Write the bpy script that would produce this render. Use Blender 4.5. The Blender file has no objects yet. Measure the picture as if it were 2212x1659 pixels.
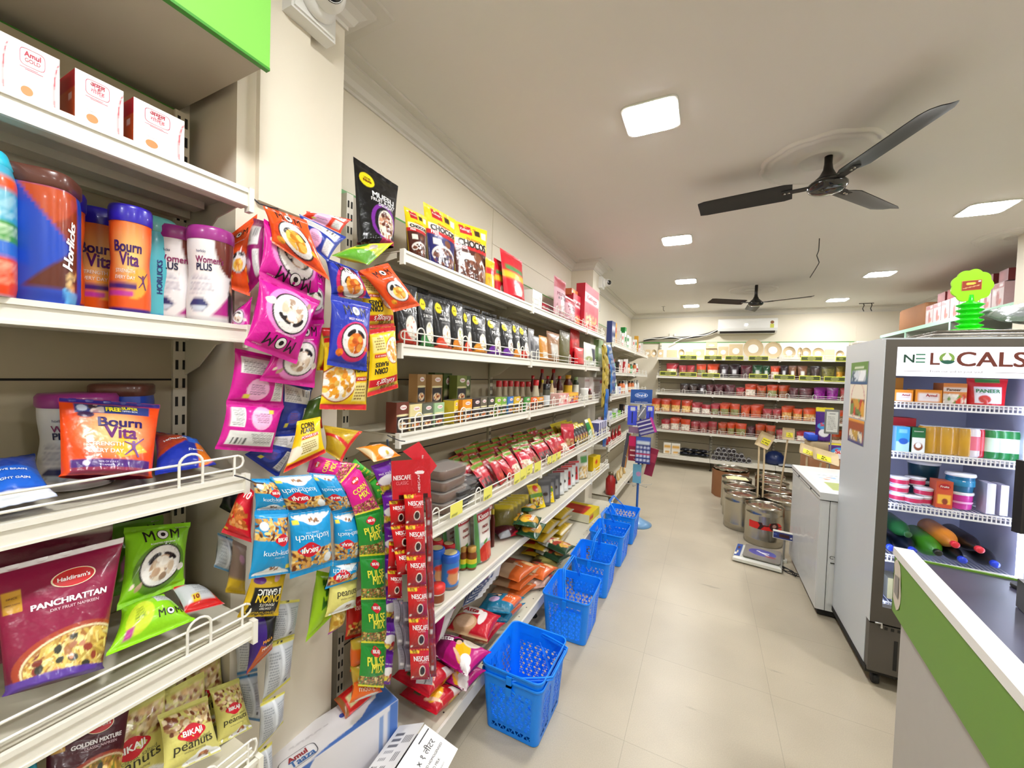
import bpy, math, random
import numpy as np
from mathutils import Vector, Matrix

# ------------------------------------------------------------------ camera
W, H = 2212, 1659
F, YAW, PITCH, ROLL, CZ = 850.0, 0.45775631, 0.02766052, 0.0327187, 1.55
_f = np.array([-math.sin(YAW)*math.cos(PITCH), math.cos(YAW)*math.cos(PITCH), -math.sin(PITCH)])
_r = np.array([math.cos(YAW), math.sin(YAW), 0.0]); _u = np.cross(_r, _f)
_c, _s = math.cos(ROLL), math.sin(ROLL)
R_, U_ = _c*_r + _s*_u, -_s*_r + _c*_u
SC = bpy.context.scene
COL = SC.collection
cam = bpy.data.cameras.new('camera'); cam.sensor_width = 36; cam.lens = 36*F/W; cam.clip_start = .02
cam_o = bpy.data.objects.new('camera', cam); COL.objects.link(cam_o)
cam_o.matrix_world = Matrix(((R_[0], U_[0], -_f[0], 0), (R_[1], U_[1], -_f[1], 0), (R_[2], U_[2], -_f[2], CZ), (0, 0, 0, 1)))
SC.camera = cam_o
def at(px, py, x=None, y=None, z=None):
    """point of the plane x=, y= or z= seen at a pixel of the photograph"""
    d = R_*(px-W/2)/F - U_*(py-H/2)/F + _f
    t = x/d[0] if x is not None else y/d[1] if y is not None else (z-CZ)/d[2]
    return np.array([0, 0, CZ]) + t*d
# ------------------------------------------------------------------ light and exposure
w = bpy.data.worlds.new('world'); SC.world = w; w.use_nodes = True
w.node_tree.nodes['Background'].inputs[0].default_value = (.9, .95, 1, 1)
w.node_tree.nodes['Background'].inputs[1].default_value = .5
SC.view_settings.view_transform = 'Standard'; SC.view_settings.look = 'None'
SC.view_settings.exposure = 1.6; SC.view_settings.gamma = 1
SC.cycles.use_denoising = True
SC.cycles.max_bounces = 7; SC.cycles.diffuse_bounces = 4; SC.cycles.glossy_bounces = 3
SC.cycles.transparent_max_bounces = 12; SC.cycles.caustics_reflective = False; SC.cycles.caustics_refractive = False
SC.cycles.sample_clamp_indirect = 6
PANEL = 44.0            # emission of the ceiling panels

# ------------------------------------------------------------------ colours and materials
def lin(c):
    if isinstance(c, str):
        c = c.lstrip('#'); c = c if len(c) == 6 else ''.join(q*2 for q in c); c = [int(c[i:i+2], 16)/255 for i in (0, 2, 4)]
    return np.array([x/12.92 if x <= .04045 else ((x+.055)/1.055)**2.4 for x in c])
MATS = {}
def mat(name, col=None, rough=.5, metal=0, bump=None, coat=0, var=None, trans=0, alpha=1, emit=0, spec=.5):
    m = bpy.data.materials.new(name); m.use_nodes = True; MATS[name] = m
    nt = m.node_tree; b = nt.nodes['Principled BSDF']; N = nt.nodes.new; L = nt.links.new
    b.inputs['Roughness'].default_value = rough; b.inputs['Metallic'].default_value = metal
    b.inputs['Coat Weight'].default_value = coat; b.inputs['Coat Roughness'].default_value = .08
    b.inputs['Specular IOR Level'].default_value = spec
    b.inputs['Transmission Weight'].default_value = trans; b.inputs['Alpha'].default_value = alpha
    tc = N('ShaderNodeTexCoord')
    if col is None:
        a = N('ShaderNodeAttribute'); a.attribute_name = 'Col'; src = a.outputs['Color']
    else:
        rgb = N('ShaderNodeRGB'); rgb.outputs[0].default_value = (*lin(col), 1); src = rgb.outputs[0]
    if var:   # (scale, amount): cloudy brightness variation
        n = N('ShaderNodeTexNoise'); n.inputs['Scale'].default_value = var[0]; n.inputs['Detail'].default_value = 4
        L(tc.outputs['Object'], n.inputs['Vector'])
        mr = N('ShaderNodeMapRange'); mr.inputs[3].default_value = 1-var[1]; mr.inputs[4].default_value = 1+var[1]
        L(n.outputs['Fac'], mr.inputs[0])
        mx = N('ShaderNodeVectorMath'); mx.operation = 'SCALE'; L(src, mx.inputs[0]); L(mr.outputs[0], mx.inputs['Scale']); src = mx.outputs[0]
    L(src, b.inputs['Base Color'])
    if emit:
        L(src, b.inputs['Emission Color']); b.inputs['Emission Strength'].default_value = emit
    if bump:  # (scale, strength, distance)
        n = N('ShaderNodeTexNoise'); n.inputs['Scale'].default_value = bump[0]; n.inputs['Detail'].default_value = 3
        L(tc.outputs['Object'], n.inputs['Vector'])
        bp = N('ShaderNodeBump'); bp.inputs['Strength'].default_value = bump[1]; bp.inputs['Distance'].default_value = bump[2]
        L(n.outputs['Fac'], bp.inputs['Height']); L(bp.outputs[0], b.inputs['Normal'])
    return m
mat('film', None, .28, bump=(38, .55, .004), coat=.12, spec=.4)
mat('film_soft', None, .42, bump=(30, .4, .003))
mat('foil', None, .18, metal=.35, bump=(45, .7, .004))
mat('card', None, .45, var=(9, .03))
mat('print', None, .35)
mat('plastic', None, .3, coat=.2)
mat('rubber', None, .6)
mat('clear', None, .08, trans=0, alpha=.2, spec=.8)
mat('steel', '#a9a6a0', .16, metal=1, bump=(3, .08, .02), var=(5, .1))
mat('tin_steel', '#b4afa3', .2, metal=1, bump=(6, .12, .02))
mat('shelf_metal', '#d3cdba', .42, var=(6, .025))
mat('shelf_lip', '#e9e6dc', .3)
mat('panel_metal', '#aca188', .45, bump=(4, .05, .01), var=(3, .03))
mat('slot_dark', '#1c1a17', .8)
mat('wire', '#eceae2', .3)
mat('wall_paint', '#e2dac8', .6, bump=(60, .04, .002), var=(2, .025))
mat('ceiling_paint', '#e0dcd6', .75, bump=(90, .05, .002), var=(1.4, .03))
mat('crown_paint', '#dbd7cf', .6)
mat('green_paint', '#7cc253', .35)
mat('green_dark', '#3f8a2d', .45)
mat('loft_under', '#b3aa98', .6, var=(5, .05))
mat('led', '#ffffff', .5, emit=PANEL)
mat('white_plastic', '#e8e8e4', .35)
mat('black_gloss', '#0a0a0b', .12, coat=.5)
mat('black', '#16161a', .5)
mat('fan_metal', '#110e0c', .4, var=(12, .15))
mat('fridge_side', '#cdd4da', .3, metal=.1, bump=(7, .05, .01))
mat('fridge_dark', '#57524c', .45, metal=.2)
mat('fridge_in', '#b4b8d0', .4)
mat('freezer_white', '#d9dbda', .3)
mat('glass', '#000000', .02, alpha=.04, spec=.5)
mat('counter_white', '#b9b5ae', .45, var=(20, .03))
mat('counter_top', '#f4f3ef', .3)
mat('counter_green', '#6f9c33', .5)
mat('mint', '#a9d8c0', .4)
mat('mint_in', '#b6b9ae', .5)
mat('basket_blue', '#058aff', .4)
mat('kraft', '#9c6b46', .8, var=(14, .06))
mat('steel_wire', '#c9c9c9', .3, metal=.8)

def floor_material():
    m = bpy.data.materials.new('floor_tile'); m.use_nodes = True; nt = m.node_tree; N = nt.nodes.new; L = nt.links.new
    b = nt.nodes['Principled BSDF']; b.inputs['Roughness'].default_value = .33
    tc = N('ShaderNodeTexCoord')
    br = N('ShaderNodeTexBrick'); br.offset = 0; br.inputs['Scale'].default_value = 1
    br.inputs['Brick Width'].default_value = .6; br.inputs['Row Height'].default_value = .6
    br.inputs['Mortar Size'].default_value = .0018; br.inputs['Mortar Smooth'].default_value = .3
    c = lin('#c0b59f'); br.inputs['Color1'].default_value = (*c, 1); br.inputs['Color2'].default_value = (*(c*.97), 1)
    br.inputs['Mortar'].default_value = (*(c*.78), 1)
    mp = N('ShaderNodeMapping'); mp.inputs['Location'].default_value = (.25, .1, 0)
    L(tc.outputs['Object'], mp.inputs[0]); L(mp.outputs[0], br.inputs['Vector'])
    n1 = N('ShaderNodeTexNoise'); n1.inputs['Scale'].default_value = 220; n1.inputs['Detail'].default_value = 2
    n2 = N('ShaderNodeTexNoise'); n2.inputs['Scale'].default_value = 2.2; n2.inputs['Detail'].default_value = 6
    mr1 = N('ShaderNodeMapRange'); mr1.inputs[1].default_value = .3; mr1.inputs[2].default_value = .7; mr1.inputs[3].default_value = .93; mr1.inputs[4].default_value = 1.05
    mr2 = N('ShaderNodeMapRange'); mr2.inputs[1].default_value = .3; mr2.inputs[2].default_value = .7; mr2.inputs[3].default_value = .9; mr2.inputs[4].default_value = 1.05
    for n in (n1, n2): L(tc.outputs['Object'], n.inputs['Vector'])
    L(n1.outputs['Fac'], mr1.inputs[0]); L(n2.outputs['Fac'], mr2.inputs[0])
    ml = N('ShaderNodeMath'); ml.operation = 'MULTIPLY'; L(mr1.outputs[0], ml.inputs[0]); L(mr2.outputs[0], ml.inputs[1])
    # thin wandering scuffs
    mp2 = N('ShaderNodeMapping'); mp2.inputs['Rotation'].default_value = (0, 0, .5); mp2.inputs['Scale'].default_value = (2.5, 14, 1)
    n3 = N('ShaderNodeTexNoise'); n3.inputs['Scale'].default_value = 1.3; n3.inputs['Detail'].default_value = 5
    L(tc.outputs['Object'], mp2.inputs[0]); L(mp2.outputs[0], n3.inputs['Vector'])
    mr3 = N('ShaderNodeMapRange'); mr3.inputs[1].default_value = .68; mr3.inputs[2].default_value = .74; mr3.inputs[3].default_value = 1; mr3.inputs[4].default_value = .72
    L(n3.outputs['Fac'], mr3.inputs[0])
    ml2 = N('ShaderNodeMath'); ml2.operation = 'MULTIPLY'; L(ml.outputs[0], ml2.inputs[0]); L(mr3.outputs[0], ml2.inputs[1])
    sc = N('ShaderNodeVectorMath'); sc.operation = 'SCALE'; L(br.outputs['Color'], sc.inputs[0]); L(ml2.outputs[0], sc.inputs['Scale'])
    L(sc.outputs[0], b.inputs['Base Color'])
    MATS['floor_tile'] = m
floor_material()

# ------------------------------------------------------------------ mesh building
class MB:
    """collects coloured surfaces and links them as ONE mesh object"""
    def __init__(s): s.V = []; s.C = []; s.F = []; s.M = []; s.S = []; s.n = 0; s.mats = []
    def mi(s, m):
        if m not in s.mats: s.mats.append(m)
        return s.mats.index(m)
    def add(s, v, f, col='#808080', m='plastic', smooth=False):
        v = np.asarray(v, float).reshape(-1, 3)
        c = np.asarray(lin(col) if isinstance(col, str) else col, float)
        if c.ndim == 1: c = np.tile(c, (len(v), 1))
        s.V.append(v); s.C.append(c); k = s.mi(m)
        f = np.asarray(f, int) + s.n
        s.F.append(f); s.M.append(np.full(len(f), k)); s.S.append(np.full(len(f), smooth)); s.n += len(v)
    def grid(s, P, C='#808080', m='plastic', smooth=True, flip=False, wrap=False):
        nu, nv = P.shape[:2]
        I = np.arange(nu*nv).reshape(nu, nv)
        if wrap: I = np.vstack([I, I[:1]])
        a, b, c, d = I[:-1, :-1], I[1:, :-1], I[1:, 1:], I[:-1, 1:]
        f = np.stack([a, b, c, d], -1).reshape(-1, 4)
        if flip: f = f[:, ::-1]
        C = np.asarray(C, float) if not isinstance(C, str) else C
        if not isinstance(C, str) and C.ndim == 3: C = C.reshape(-1, 3)
        s.add(P.reshape(-1, 3), f, C, m, smooth)
    def box(s, x0, x1, y0, y1, z0, z1, col='#808080', m='plastic', bev=0):
        if bev:
            return s.rbox((x0+x1)/2, (y0+y1)/2, z0, x1-x0, y1-y0, z1-z0, bev, col, m)
        v = [(x, y, z) for x in (x0, x1) for y in (y0, y1) for z in (z0, z1)]
        f = [(0, 1, 3, 2), (4, 6, 7, 5), (0, 4, 5, 1), (2, 3, 7, 6), (0, 2, 6, 4), (1, 5, 7, 3)]
        s.add(v, f, col, m)
    def rbox(s, cx, cy, z0, w, d, h, r, col, m, taper=1.0, n=4):
        """box with rounded vertical edges and softened rims"""
        r = min(r, w/2*.99, d/2*.99); pts = []
        for k, (sx, sy) in enumerate(((1, 1), (-1, 1), (-1, -1), (1, -1))):
            for i in range(n+1):
                a = math.pi/2*(k + i/n)
                pts.append((sx*(w/2-r)+r*math.cos(a), sy*(d/2-r)+r*math.sin(a)))
        pts = np.array(pts); b = min(r, h/4)*.6; rings = []
        for z, q in ((0, 1-b/max(w, d)*2), (b, 1), (h-b, 1), (h, 1-b/max(w, d)*2)):
            t = (1 + (taper-1)*z/h)*q
            rings.append(np.c_[cx+pts[:, 0]*t, cy+pts[:, 1]*t, np.full(len(pts), z0+z)])
        P = np.stack(rings, 1)
        s.grid(P, col, m, True, wrap=True)
        for z, fl in ((0, True), (3, False)):
            ring = P[:, z]; k = len(ring)
            v = np.vstack([ring, ring.mean(0)])
            s.tri(v, [((i+1) % k, i, k) if fl else (i, (i+1) % k, k) for i in range(k)], col, m)
    def tri(s, v, f, col, m, smooth=False):
        f = np.asarray(f, int); s.add(v, np.c_[f, np.full(len(f), -10**9)], col, m, smooth)
    def tube(s, pts, r, col='#808080', m='wire', n=6, closed=False, cap=True):
        pts = np.asarray(pts, float); k = len(pts)
        if closed: T = np.roll(pts, -1, 0)-np.roll(pts, 1, 0)
        else: T = np.gradient(pts, axis=0)
        T /= np.linalg.norm(T, axis=1)[:, None]+1e-12
        up = np.array([0, 0, 1.]) if abs(T[0][2]) < .9 else np.array([1., 0, 0])
        P = []
        for i in range(k):
            a = np.cross(T[i], up)
            if np.linalg.norm(a) < 1e-3: a = np.cross(T[i], [1, 0.3, 0])
            a /= np.linalg.norm(a); b = np.cross(T[i], a); up = -b if False else np.cross(a, T[i])
            rr = r if np.isscalar(r) else r[i]
            th = np.arange(n)*2*math.pi/n
            P.append(pts[i]+rr*(np.cos(th)[:, None]*a+np.sin(th)[:, None]*b))
        P = np.stack(P, 1)
        if closed: P = np.concatenate([P, P[:, :1]], 1)
        s.grid(P, col, m, True, wrap=True)
        if cap and not closed:
            for q in (0, -1):
                v = np.vstack([P[:, q], P[:, q].mean(0)])
                s.tri(v, [(i, (i+1) % n, n) for i in range(n)], col, m)
    def lathe(s, prof, cx=0, cy=0, z0=0, n=20, col='#808080', m='plastic', sx=1, sy=1, sq=0, art=None, cap=True):
        """prof = [(r, z), ...]; sq>0 squares the section; art(u, v) gives colours"""
        prof = np.array(prof, float); th = np.arange(n)*2*math.pi/n
        c, sn = np.cos(th), np.sin(th)
        if sq:
            k = (np.abs(c)**(2+sq*6)+np.abs(sn)**(2+sq*6))**(-1/(2+sq*6)); c, sn = c*k, sn*k
        P = np.stack([cx+sx*np.outer(c, prof[:, 0]), cy+sy*np.outer(sn, prof[:, 0]), z0+np.tile(prof[:, 1], (n, 1))], -1)
        C = col
        if art is not None:
            v = (prof[:, 1]-prof[0, 1])/(prof[-1, 1]-prof[0, 1]); u = (th/(2*math.pi)+.25) % 1   # front (-y) at u=0 -> .5 below
            uu = (th/(2*math.pi)+.25+.5) % 1
            C = soft(art, *np.meshgrid(uu, v, indexing='ij'))
        s.grid(P, C, m, True, wrap=True)
        if cap:
            for q in (0, -1):
                if prof[q, 0] > 1e-4:
                    v = np.vstack([P[:, q], P[:, q].mean(0)])
                    cc = C if isinstance(C, str) else C[:, q].mean(0)
                    s.tri(v, [((i+1) % n, i, n) if q == 0 else (i, (i+1) % n, n) for i in range(n)], cc, m)
    def xform(s, fn):
        for i, v in enumerate(s.V): s.V[i] = fn(v)
        return s
    def build(s, name, parent=None, loc=(0, 0, 0), rz=0, rot=None):
        me = bpy.data.meshes.new(name)
        V = np.vstack(s.V); C = np.vstack(s.C); M = np.concatenate(s.M); S = np.concatenate(s.S)
        L = []; tot = []
        for f in s.F:
            if len(f) == 0: continue
            if f[0, -1] < -10**8:
                L.append(f[:, :3].ravel()); tot.append(np.full(len(f), 3))
            else:
                L.append(f.ravel()); tot.append(np.full(len(f), f.shape[1]))
        L = np.concatenate(L); tot = np.concatenate(tot); st = np.concatenate([[0], np.cumsum(tot)[:-1]])
        me.vertices.add(len(V)); me.vertices.foreach_set('co', V.ravel().astype(np.float32))
        me.loops.add(len(L)); me.loops.foreach_set('vertex_index', L.astype(np.int32))
        me.polygons.add(len(tot)); me.polygons.foreach_set('loop_start', st.astype(np.int32)); me.polygons.foreach_set('loop_total', tot.astype(np.int32))
        me.polygons.foreach_set('material_index', M.astype(np.int32)); me.polygons.foreach_set('use_smooth', S.astype(bool))
        if any(not MATS[m].node_tree.nodes.get('RGB') for m in s.mats):
            ca = me.color_attributes.new('Col', 'FLOAT_COLOR', 'POINT')
            ca.data.foreach_set('color', np.c_[np.clip(C, 0, 1), np.ones(len(C))].ravel().astype(np.float32))
        for m in s.mats: me.materials.append(MATS[m])
        me.update(calc_edges=True); me.validate()
        o = bpy.data.objects.new(name, me); COL.objects.link(o); o.parent = parent
        o.location = loc; o.rotation_euler = rot if rot is not None else (0, 0, rz)
        return o
def empty(name, loc=(0, 0, 0), rz=0, rot=None):
    o = bpy.data.objects.new(name, None); COL.objects.link(o); o.location = loc
    o.rotation_euler = rot if rot is not None else (0, 0, rz); o.empty_display_size = .05
    return o
def tag(o, label=None, cat=None, group=None, kind=None):
    if label: o['label'] = label
    if cat: o['category'] = cat
    if group: o['group'] = group
    if kind: o['kind'] = kind
    return o
KIDS = {}
def copy_tree(o, loc=None, rz=None, rot=None, parent=None):
    c = o.copy(); COL.objects.link(c); c.parent = parent
    if loc is not None: c.location = loc
    if rz is not None: c.rotation_euler = (0, 0, rz)
    if rot is not None: c.rotation_euler = rot
    for ch in list(o.children): copy_tree(ch, parent=c)
    return c
ORD = ['first', 'second', 'third', 'fourth', 'fifth', 'sixth', 'seventh', 'eighth', 'ninth', 'tenth', 'eleventh', 'twelfth', 'thirteenth', 'fourteenth', 'fifteenth', 'sixteenth', 'seventeenth', 'eighteenth', 'nineteenth', 'twentieth', 'twenty-first', 'twenty-second', 'twenty-third', 'twenty-fourth', 'twenty-fifth', 'twenty-sixth', 'twenty-seventh', 'twenty-eighth', 'twenty-ninth', 'thirtieth']

# ------------------------------------------------------------------ lettering
_TX = {}
def text_mesh(body, bold=.0, shear=0., space=1.):
    key = (body, bold, shear, space)
    if key in _TX: return _TX[key]
    cu = bpy.data.curves.new('t', 'FONT'); cu.body = body; cu.align_x = 'CENTER'; cu.align_y = 'CENTER'
    cu.size = 1; cu.shear = shear; cu.resolution_u = 4; cu.space_line = .85; cu.space_character = space
    o = bpy.data.objects.new('t', cu)
    me = bpy.data.meshes.new_from_object(o)
    n = len(me.vertices); co = np.zeros(n*3, np.float32); me.vertices.foreach_get('co', co); co = co.reshape(-1, 3)[:, :2].astype(float)
    me.calc_loop_triangles(); t = np.zeros(len(me.loop_triangles)*3, np.int32); me.loop_triangles.foreach_get('vertices', t); t = t.reshape(-1, 3)
    bpy.data.objects.remove(o); bpy.data.curves.remove(cu); bpy.data.meshes.remove(me)
    if n == 0: r = []
    else:
        lo, hi = co.min(0), co.max(0); co = (co-(lo+hi)/2)/max(hi[0]-lo[0], 1e-6)   # width 1
        if bold > 0:   # thicken by overlaying slightly shifted copies
            b = bold*(.9 if len(body) > 1 else .5)/max(hi[0]-lo[0], 1e-6); sh = [(-b, -b*.6), (b, -b*.6), (-b, b*.6), (b, b*.6)] if bold > .012 else [(-b, 0), (b, 0)]
            r = [(co+np.array(q), t) for q in sh]
        else: r = [(co, t)]
    _TX[key] = r
    return r
def split_tris(v, t, lim):
    """split long triangle edges so that the lettering can follow a curved face"""
    for _ in range(3):
        e = np.array([[np.linalg.norm(v[t[:, i]]-v[t[:, (i+1) % 3]], axis=1)] for i in range(3)]).reshape(3, -1)
        k = e.argmax(0); big = e.max(0) > lim
        if not big.any(): break
        T = t[big]; K = k[big]; idx = np.arange(len(T))
        a, b, c = T[idx, K], T[idx, (K+1) % 3], T[idx, (K+2) % 3]
        mid = (v[a]+v[b])/2; mi = len(v)+np.arange(len(a)); v = np.vstack([v, mid])
        t = np.vstack([t[~big], np.c_[a, mi, c], np.c_[mi, b, c]])
    return v, t
def put_text(mb, S, wm, hm, body, u, v, wf, col, bold=.02, rot=0, shear=0, stretch=1, m='print', off=.0012, lim=.2, space=1.):
    """letter a surface S(u, v, off); wm, hm its size in metres; wf the width of the words as a fraction of wm"""
    for i, (p, t) in enumerate(text_mesh(body, bold, shear, space)):
        p = p*wf*wm; p = p*[1, stretch]
        p, t = split_tris(p, t, lim*wf*wm)
        c, s = math.cos(rot), math.sin(rot); p = np.c_[p[:, 0]*c-p[:, 1]*s, p[:, 0]*s+p[:, 1]*c]
        uu, vv = u+p[:, 0]/wm, v+p[:, 1]/hm
        mb.tri(S(np.clip(uu, .01, .99), np.clip(vv, .01, .99), off+i*1.2e-4), t, col, m)

# ------------------------------------------------------------------ printed artwork, evaluated point by point
def art(base, layers, asp=1.0, seed=0):
    """asp = height/width; returns f(u, v) -> colours.  Layers are painted in order."""
    base = lin(base)
    def f(u, v):
        C = np.zeros(u.shape+(3,)); C[:] = base
        rs = np.random.RandomState(seed)
        for L in layers:
            k = L[0]
            if k == 'r': M = (u >= L[1]) & (u <= L[3]) & (v >= L[2]) & (v <= L[4]); C[M] = lin(L[5])
            elif k == 'c': M = (u-L[1])**2+((v-L[2])*asp)**2 <= L[3]**2; C[M] = lin(L[4])
            elif k == 'e':
                a = L[6] if len(L) > 6 else 0; x = u-L[1]; y = (v-L[2])*asp
                X = x*math.cos(a)+y*math.sin(a); Y = -x*math.sin(a)+y*math.cos(a)
                M = (X/L[3])**2+(Y/(L[4]))**2 <= 1; C[M] = lin(L[5])
            elif k == 'g':   # vertical blend between two heights
                t = np.clip((v-L[1])/(L[2]-L[1]), 0, 1)[..., None]; A = (v >= L[1]) & (v <= L[2])
                C[A] = ((1-t)*lin(L[3])+t*lin(L[4]))[A]
            elif k == 'glow':
                d = np.clip(1-np.sqrt((u-L[1])**2+((v-L[2])*asp)**2)/L[3], 0, 1)[..., None]**1.3; C = C*(1-d)+lin(L[4])*d
            elif k in ('food', 'foodr'):   # pieces inside a circle or a rectangle
                if k == 'food': cx, cy, r, pal, n, sz = L[1:7]; el = L[7] if len(L) > 7 else 1.6
                else: x0, y0, x1, y1, pal, n, sz = L[1:8]; el = L[8] if len(L) > 8 else 1.6
                for _ in range(n):
                    if k == 'food':
                        a = rs.rand()*6.283; q = r*math.sqrt(rs.rand()); x, y = cx+q*math.cos(a), cy+q*math.sin(a)/asp
                    else: x, y = x0+rs.rand()*(x1-x0), y0+rs.rand()*(y1-y0)
                    b = rs.rand()*3.14; s1 = sz*(.7+.6*rs.rand()); c = lin(pal[rs.randint(len(pal))])*(.75+.5*rs.rand())
                    dx, dy = u-x, (v-y)*asp; X = dx*math.cos(b)+dy*math.sin(b); Y = -dx*math.sin(b)+dy*math.cos(b)
                    M = (X/s1)**2+(Y*el/s1)**2 <= 1
                    if k == 'food': M &= (u-cx)**2+((v-cy)*asp)**2 <= (r*1.03)**2
                    else: M &= (u >= x0) & (u <= x1) & (v >= y0) & (v <= y1)
                    if len(L) > 9:
                        ex, ey, rx, ry, ea = L[9]; qx = u-ex; qy = (v-ey)*asp
                        M &= ((qx*math.cos(ea)+qy*math.sin(ea))/rx)**2+((-qx*math.sin(ea)+qy*math.cos(ea))/ry)**2 <= 1
                    C[M] = np.clip(c, 0, 1)
            elif k == 'lines':   # fine print: rows of broken lines
                x0, y0, x1, y1, n, col = L[1:7]
                t = (v-y0)/(y1-y0)*n; row = np.floor(t).astype(int)
                e = x0+(x1-x0)*(.65+.35*((row*7919) % 10)/10)
                M = (u >= x0) & (u <= e) & (v >= y0) & (v <= y1) & (t-row < .5) & (np.floor(u*73+row*3).astype(int) % 5 != 0); C[M] = lin(col)
            elif k == 'bars':
                x0, y0, x1, y1, n, col = L[1:7]; t = np.floor((u-x0)/(x1-x0)*n).astype(int)
                M = (u >= x0) & (u <= x1) & (v >= y0) & (v <= y1) & (((t*37) % 7) < 3); C[M] = lin(col)
            elif k == 'p':   # polygon
                M = np.zeros(u.shape, bool); P = L[1]
                for i in range(len(P)):
                    (x1, y1), (x2, y2) = P[i], P[(i+1) % len(P)]
                    with np.errstate(all='ignore'):
                        M ^= ((y1 > v) != (y2 > v)) & (u < (x2-x1)*(v-y1)/(y2-y1+1e-12)+x1)
                C[M] = lin(L[2])
            elif k == 'wave':   # area below a wavy line
                M = v < L[1]+L[2]*np.sin(u*L[3]+L[4]); C[M] = lin(L[5])
        return C
    return f

def soft(A, U, V_):
    du, dv = .33/U.shape[0], .33/U.shape[1]
    return sum(A(U+a*du, V_+b*dv) for a, b in ((-1, -.5), (.5, -1), (1, .5), (-.5, 1)))/4
# ------------------------------------------------------------------ packets
def crinkle(u, v, amp, seed, W_, H_):
    rs = np.random.RandomState(seed); d = 0
    for i in range(7):
        a = rs.rand()*6.283; k = 6+rs.rand()*22; ph = rs.rand()*6.283
        d = d+(1-np.abs(np.sin((u*math.cos(a)*W_+v*math.sin(a)*H_)/max(W_, H_)*k+ph)))**2*(rs.rand()-.35)
    edge = np.clip(np.minimum(v, 1-v)*6, 0, 1)
    rad = np.sin(u*math.pi*(9+rs.randint(5)))*(np.exp(-v*9)+np.exp(-(1-v)*9))
    return amp*(d*.35+.35*rad)
def packet(mb, q, t, A, nu=40, nv=60, seed=0, amp=None, seal=.07, m='film', standup=False, back=None, sag=0, curl=0, edge_pinch=.05, backart=None, fl=.55):
    """film packet through the four corners q = tl, tr, br, bl (metres), t thick; returns (S, w, h)"""
    tl, tr, br, bl = [np.asarray(p, float) for p in q]
    wm = (np.linalg.norm(tr-tl)+np.linalg.norm(br-bl))/2; hm = (np.linalg.norm(tl-bl)+np.linalg.norm(tr-br))/2
    nrm = np.cross((tr+br-tl-bl), (tl+tr-bl-br)); nrm /= np.linalg.norm(nrm)
    if amp is None: amp = .03*wm
    across = (tr+br-tl-bl)/2; 
    def S(u, v, off=0, side=1):
        u = np.asarray(u, float)[..., None]; v = np.asarray(v, float)[..., None]
        B = bl*(1-u)*(1-v)+br*u*(1-v)+tr*u*v+tl*(1-u)*v
        vb = np.clip((v-(0 if standup else seal))/(1-seal-(0 if standup else seal)), 0, 1)
        if standup: pv = np.clip((1-vb)**.6*1.0, 0, 1)*np.clip(vb*14+.55, 0, 1)
        else: pv = np.clip(np.sin(vb*math.pi), 0, 1)**fl
        pu = np.clip(np.sin(np.clip(u, 0, 1)*math.pi), 0, 1)**(fl*.9)
        d = t/2*pu*pv
        B = B-across*(u-.5)*edge_pinch*2*pv*(t/max(wm, .01))*2.2
        cr = crinkle(u[..., 0], v[..., 0], amp, seed+(0 if side > 0 else 99), wm, hm)[..., None]*(pu*.9+.1)*(.25+.75*pv)
        B = B+nrm*(side*(d+off)+cr*side)
        B = B+nrm*curl*((u-.5)**2*4-.0)*wm
        B[..., 2:3] -= sag*np.sin(v*math.pi)*wm
        return B
    U, V_ = np.meshgrid(np.linspace(0, 1, nu), np.linspace(0, 1, nv), indexing='ij')
    mb.grid(S(U, V_), soft(A, U, V_), m, True)
    bu, bv = max(6, nu//3), max(6, nv//3)
    U2, V2 = np.meshgrid(np.linspace(0, 1, bu), np.linspace(0, 1, bv), indexing='ij')
    mb.grid(S(U2, V2, 0, -1), (backart or A)(1-U2, V2) if back is None else back, m, True, flip=True)
    return S, wm, hm
def flat_box(mb, w_, d, h, arts, n=24, m='card', mat_edge=None):
    """printed carton, base centre at origin, front to -y; arts = dict front/back/left/right/top -> art or colour"""
    faces = {'front': ((-w_/2, -d/2, 0), (w_, 0, 0), (0, 0, h)), 'back': ((w_/2, d/2, 0), (-w_, 0, 0), (0, 0, h)),
             'left': ((-w_/2, d/2, 0), (0, -d, 0), (0, 0, h)), 'right': ((w_/2, -d/2, 0), (0, d, 0), (0, 0, h)),
             'top': ((-w_/2, -d/2, h), (w_, 0, 0), (0, d, 0)), 'bottom': ((-w_/2, d/2, 0), (w_, 0, 0), (0, -d, 0))}
    out = {}
    for k, (o, a, b) in faces.items():
        A = arts.get(k, arts.get('side', '#cccccc')); o, a, b = map(np.array, (o, a, b))
        k_n = n if callable(A) else 2
        asp = np.linalg.norm(b)/max(np.linalg.norm(a), 1e-6)
        U, V_ = np.meshgrid(np.linspace(0, 1, k_n), np.linspace(0, 1, max(2, int(k_n*min(max(asp, .3), 3))) if callable(A) else 2), indexing='ij')
        P = o+U[..., None]*a+V_[..., None]*b
        mb.grid(P, soft(A, U, V_) if callable(A) else A, m, False)
        nn = np.cross(a, b); nn = nn/np.linalg.norm(nn)
        def S(u, v, off=0, o=o, a=a, b=b, nn=nn): return o+np.asarray(u)[..., None]*a+np.asarray(v)[..., None]*b+nn*(off*.6)
        out[k] = (S, np.linalg.norm(a), np.linalg.norm(b))
    return out
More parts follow.
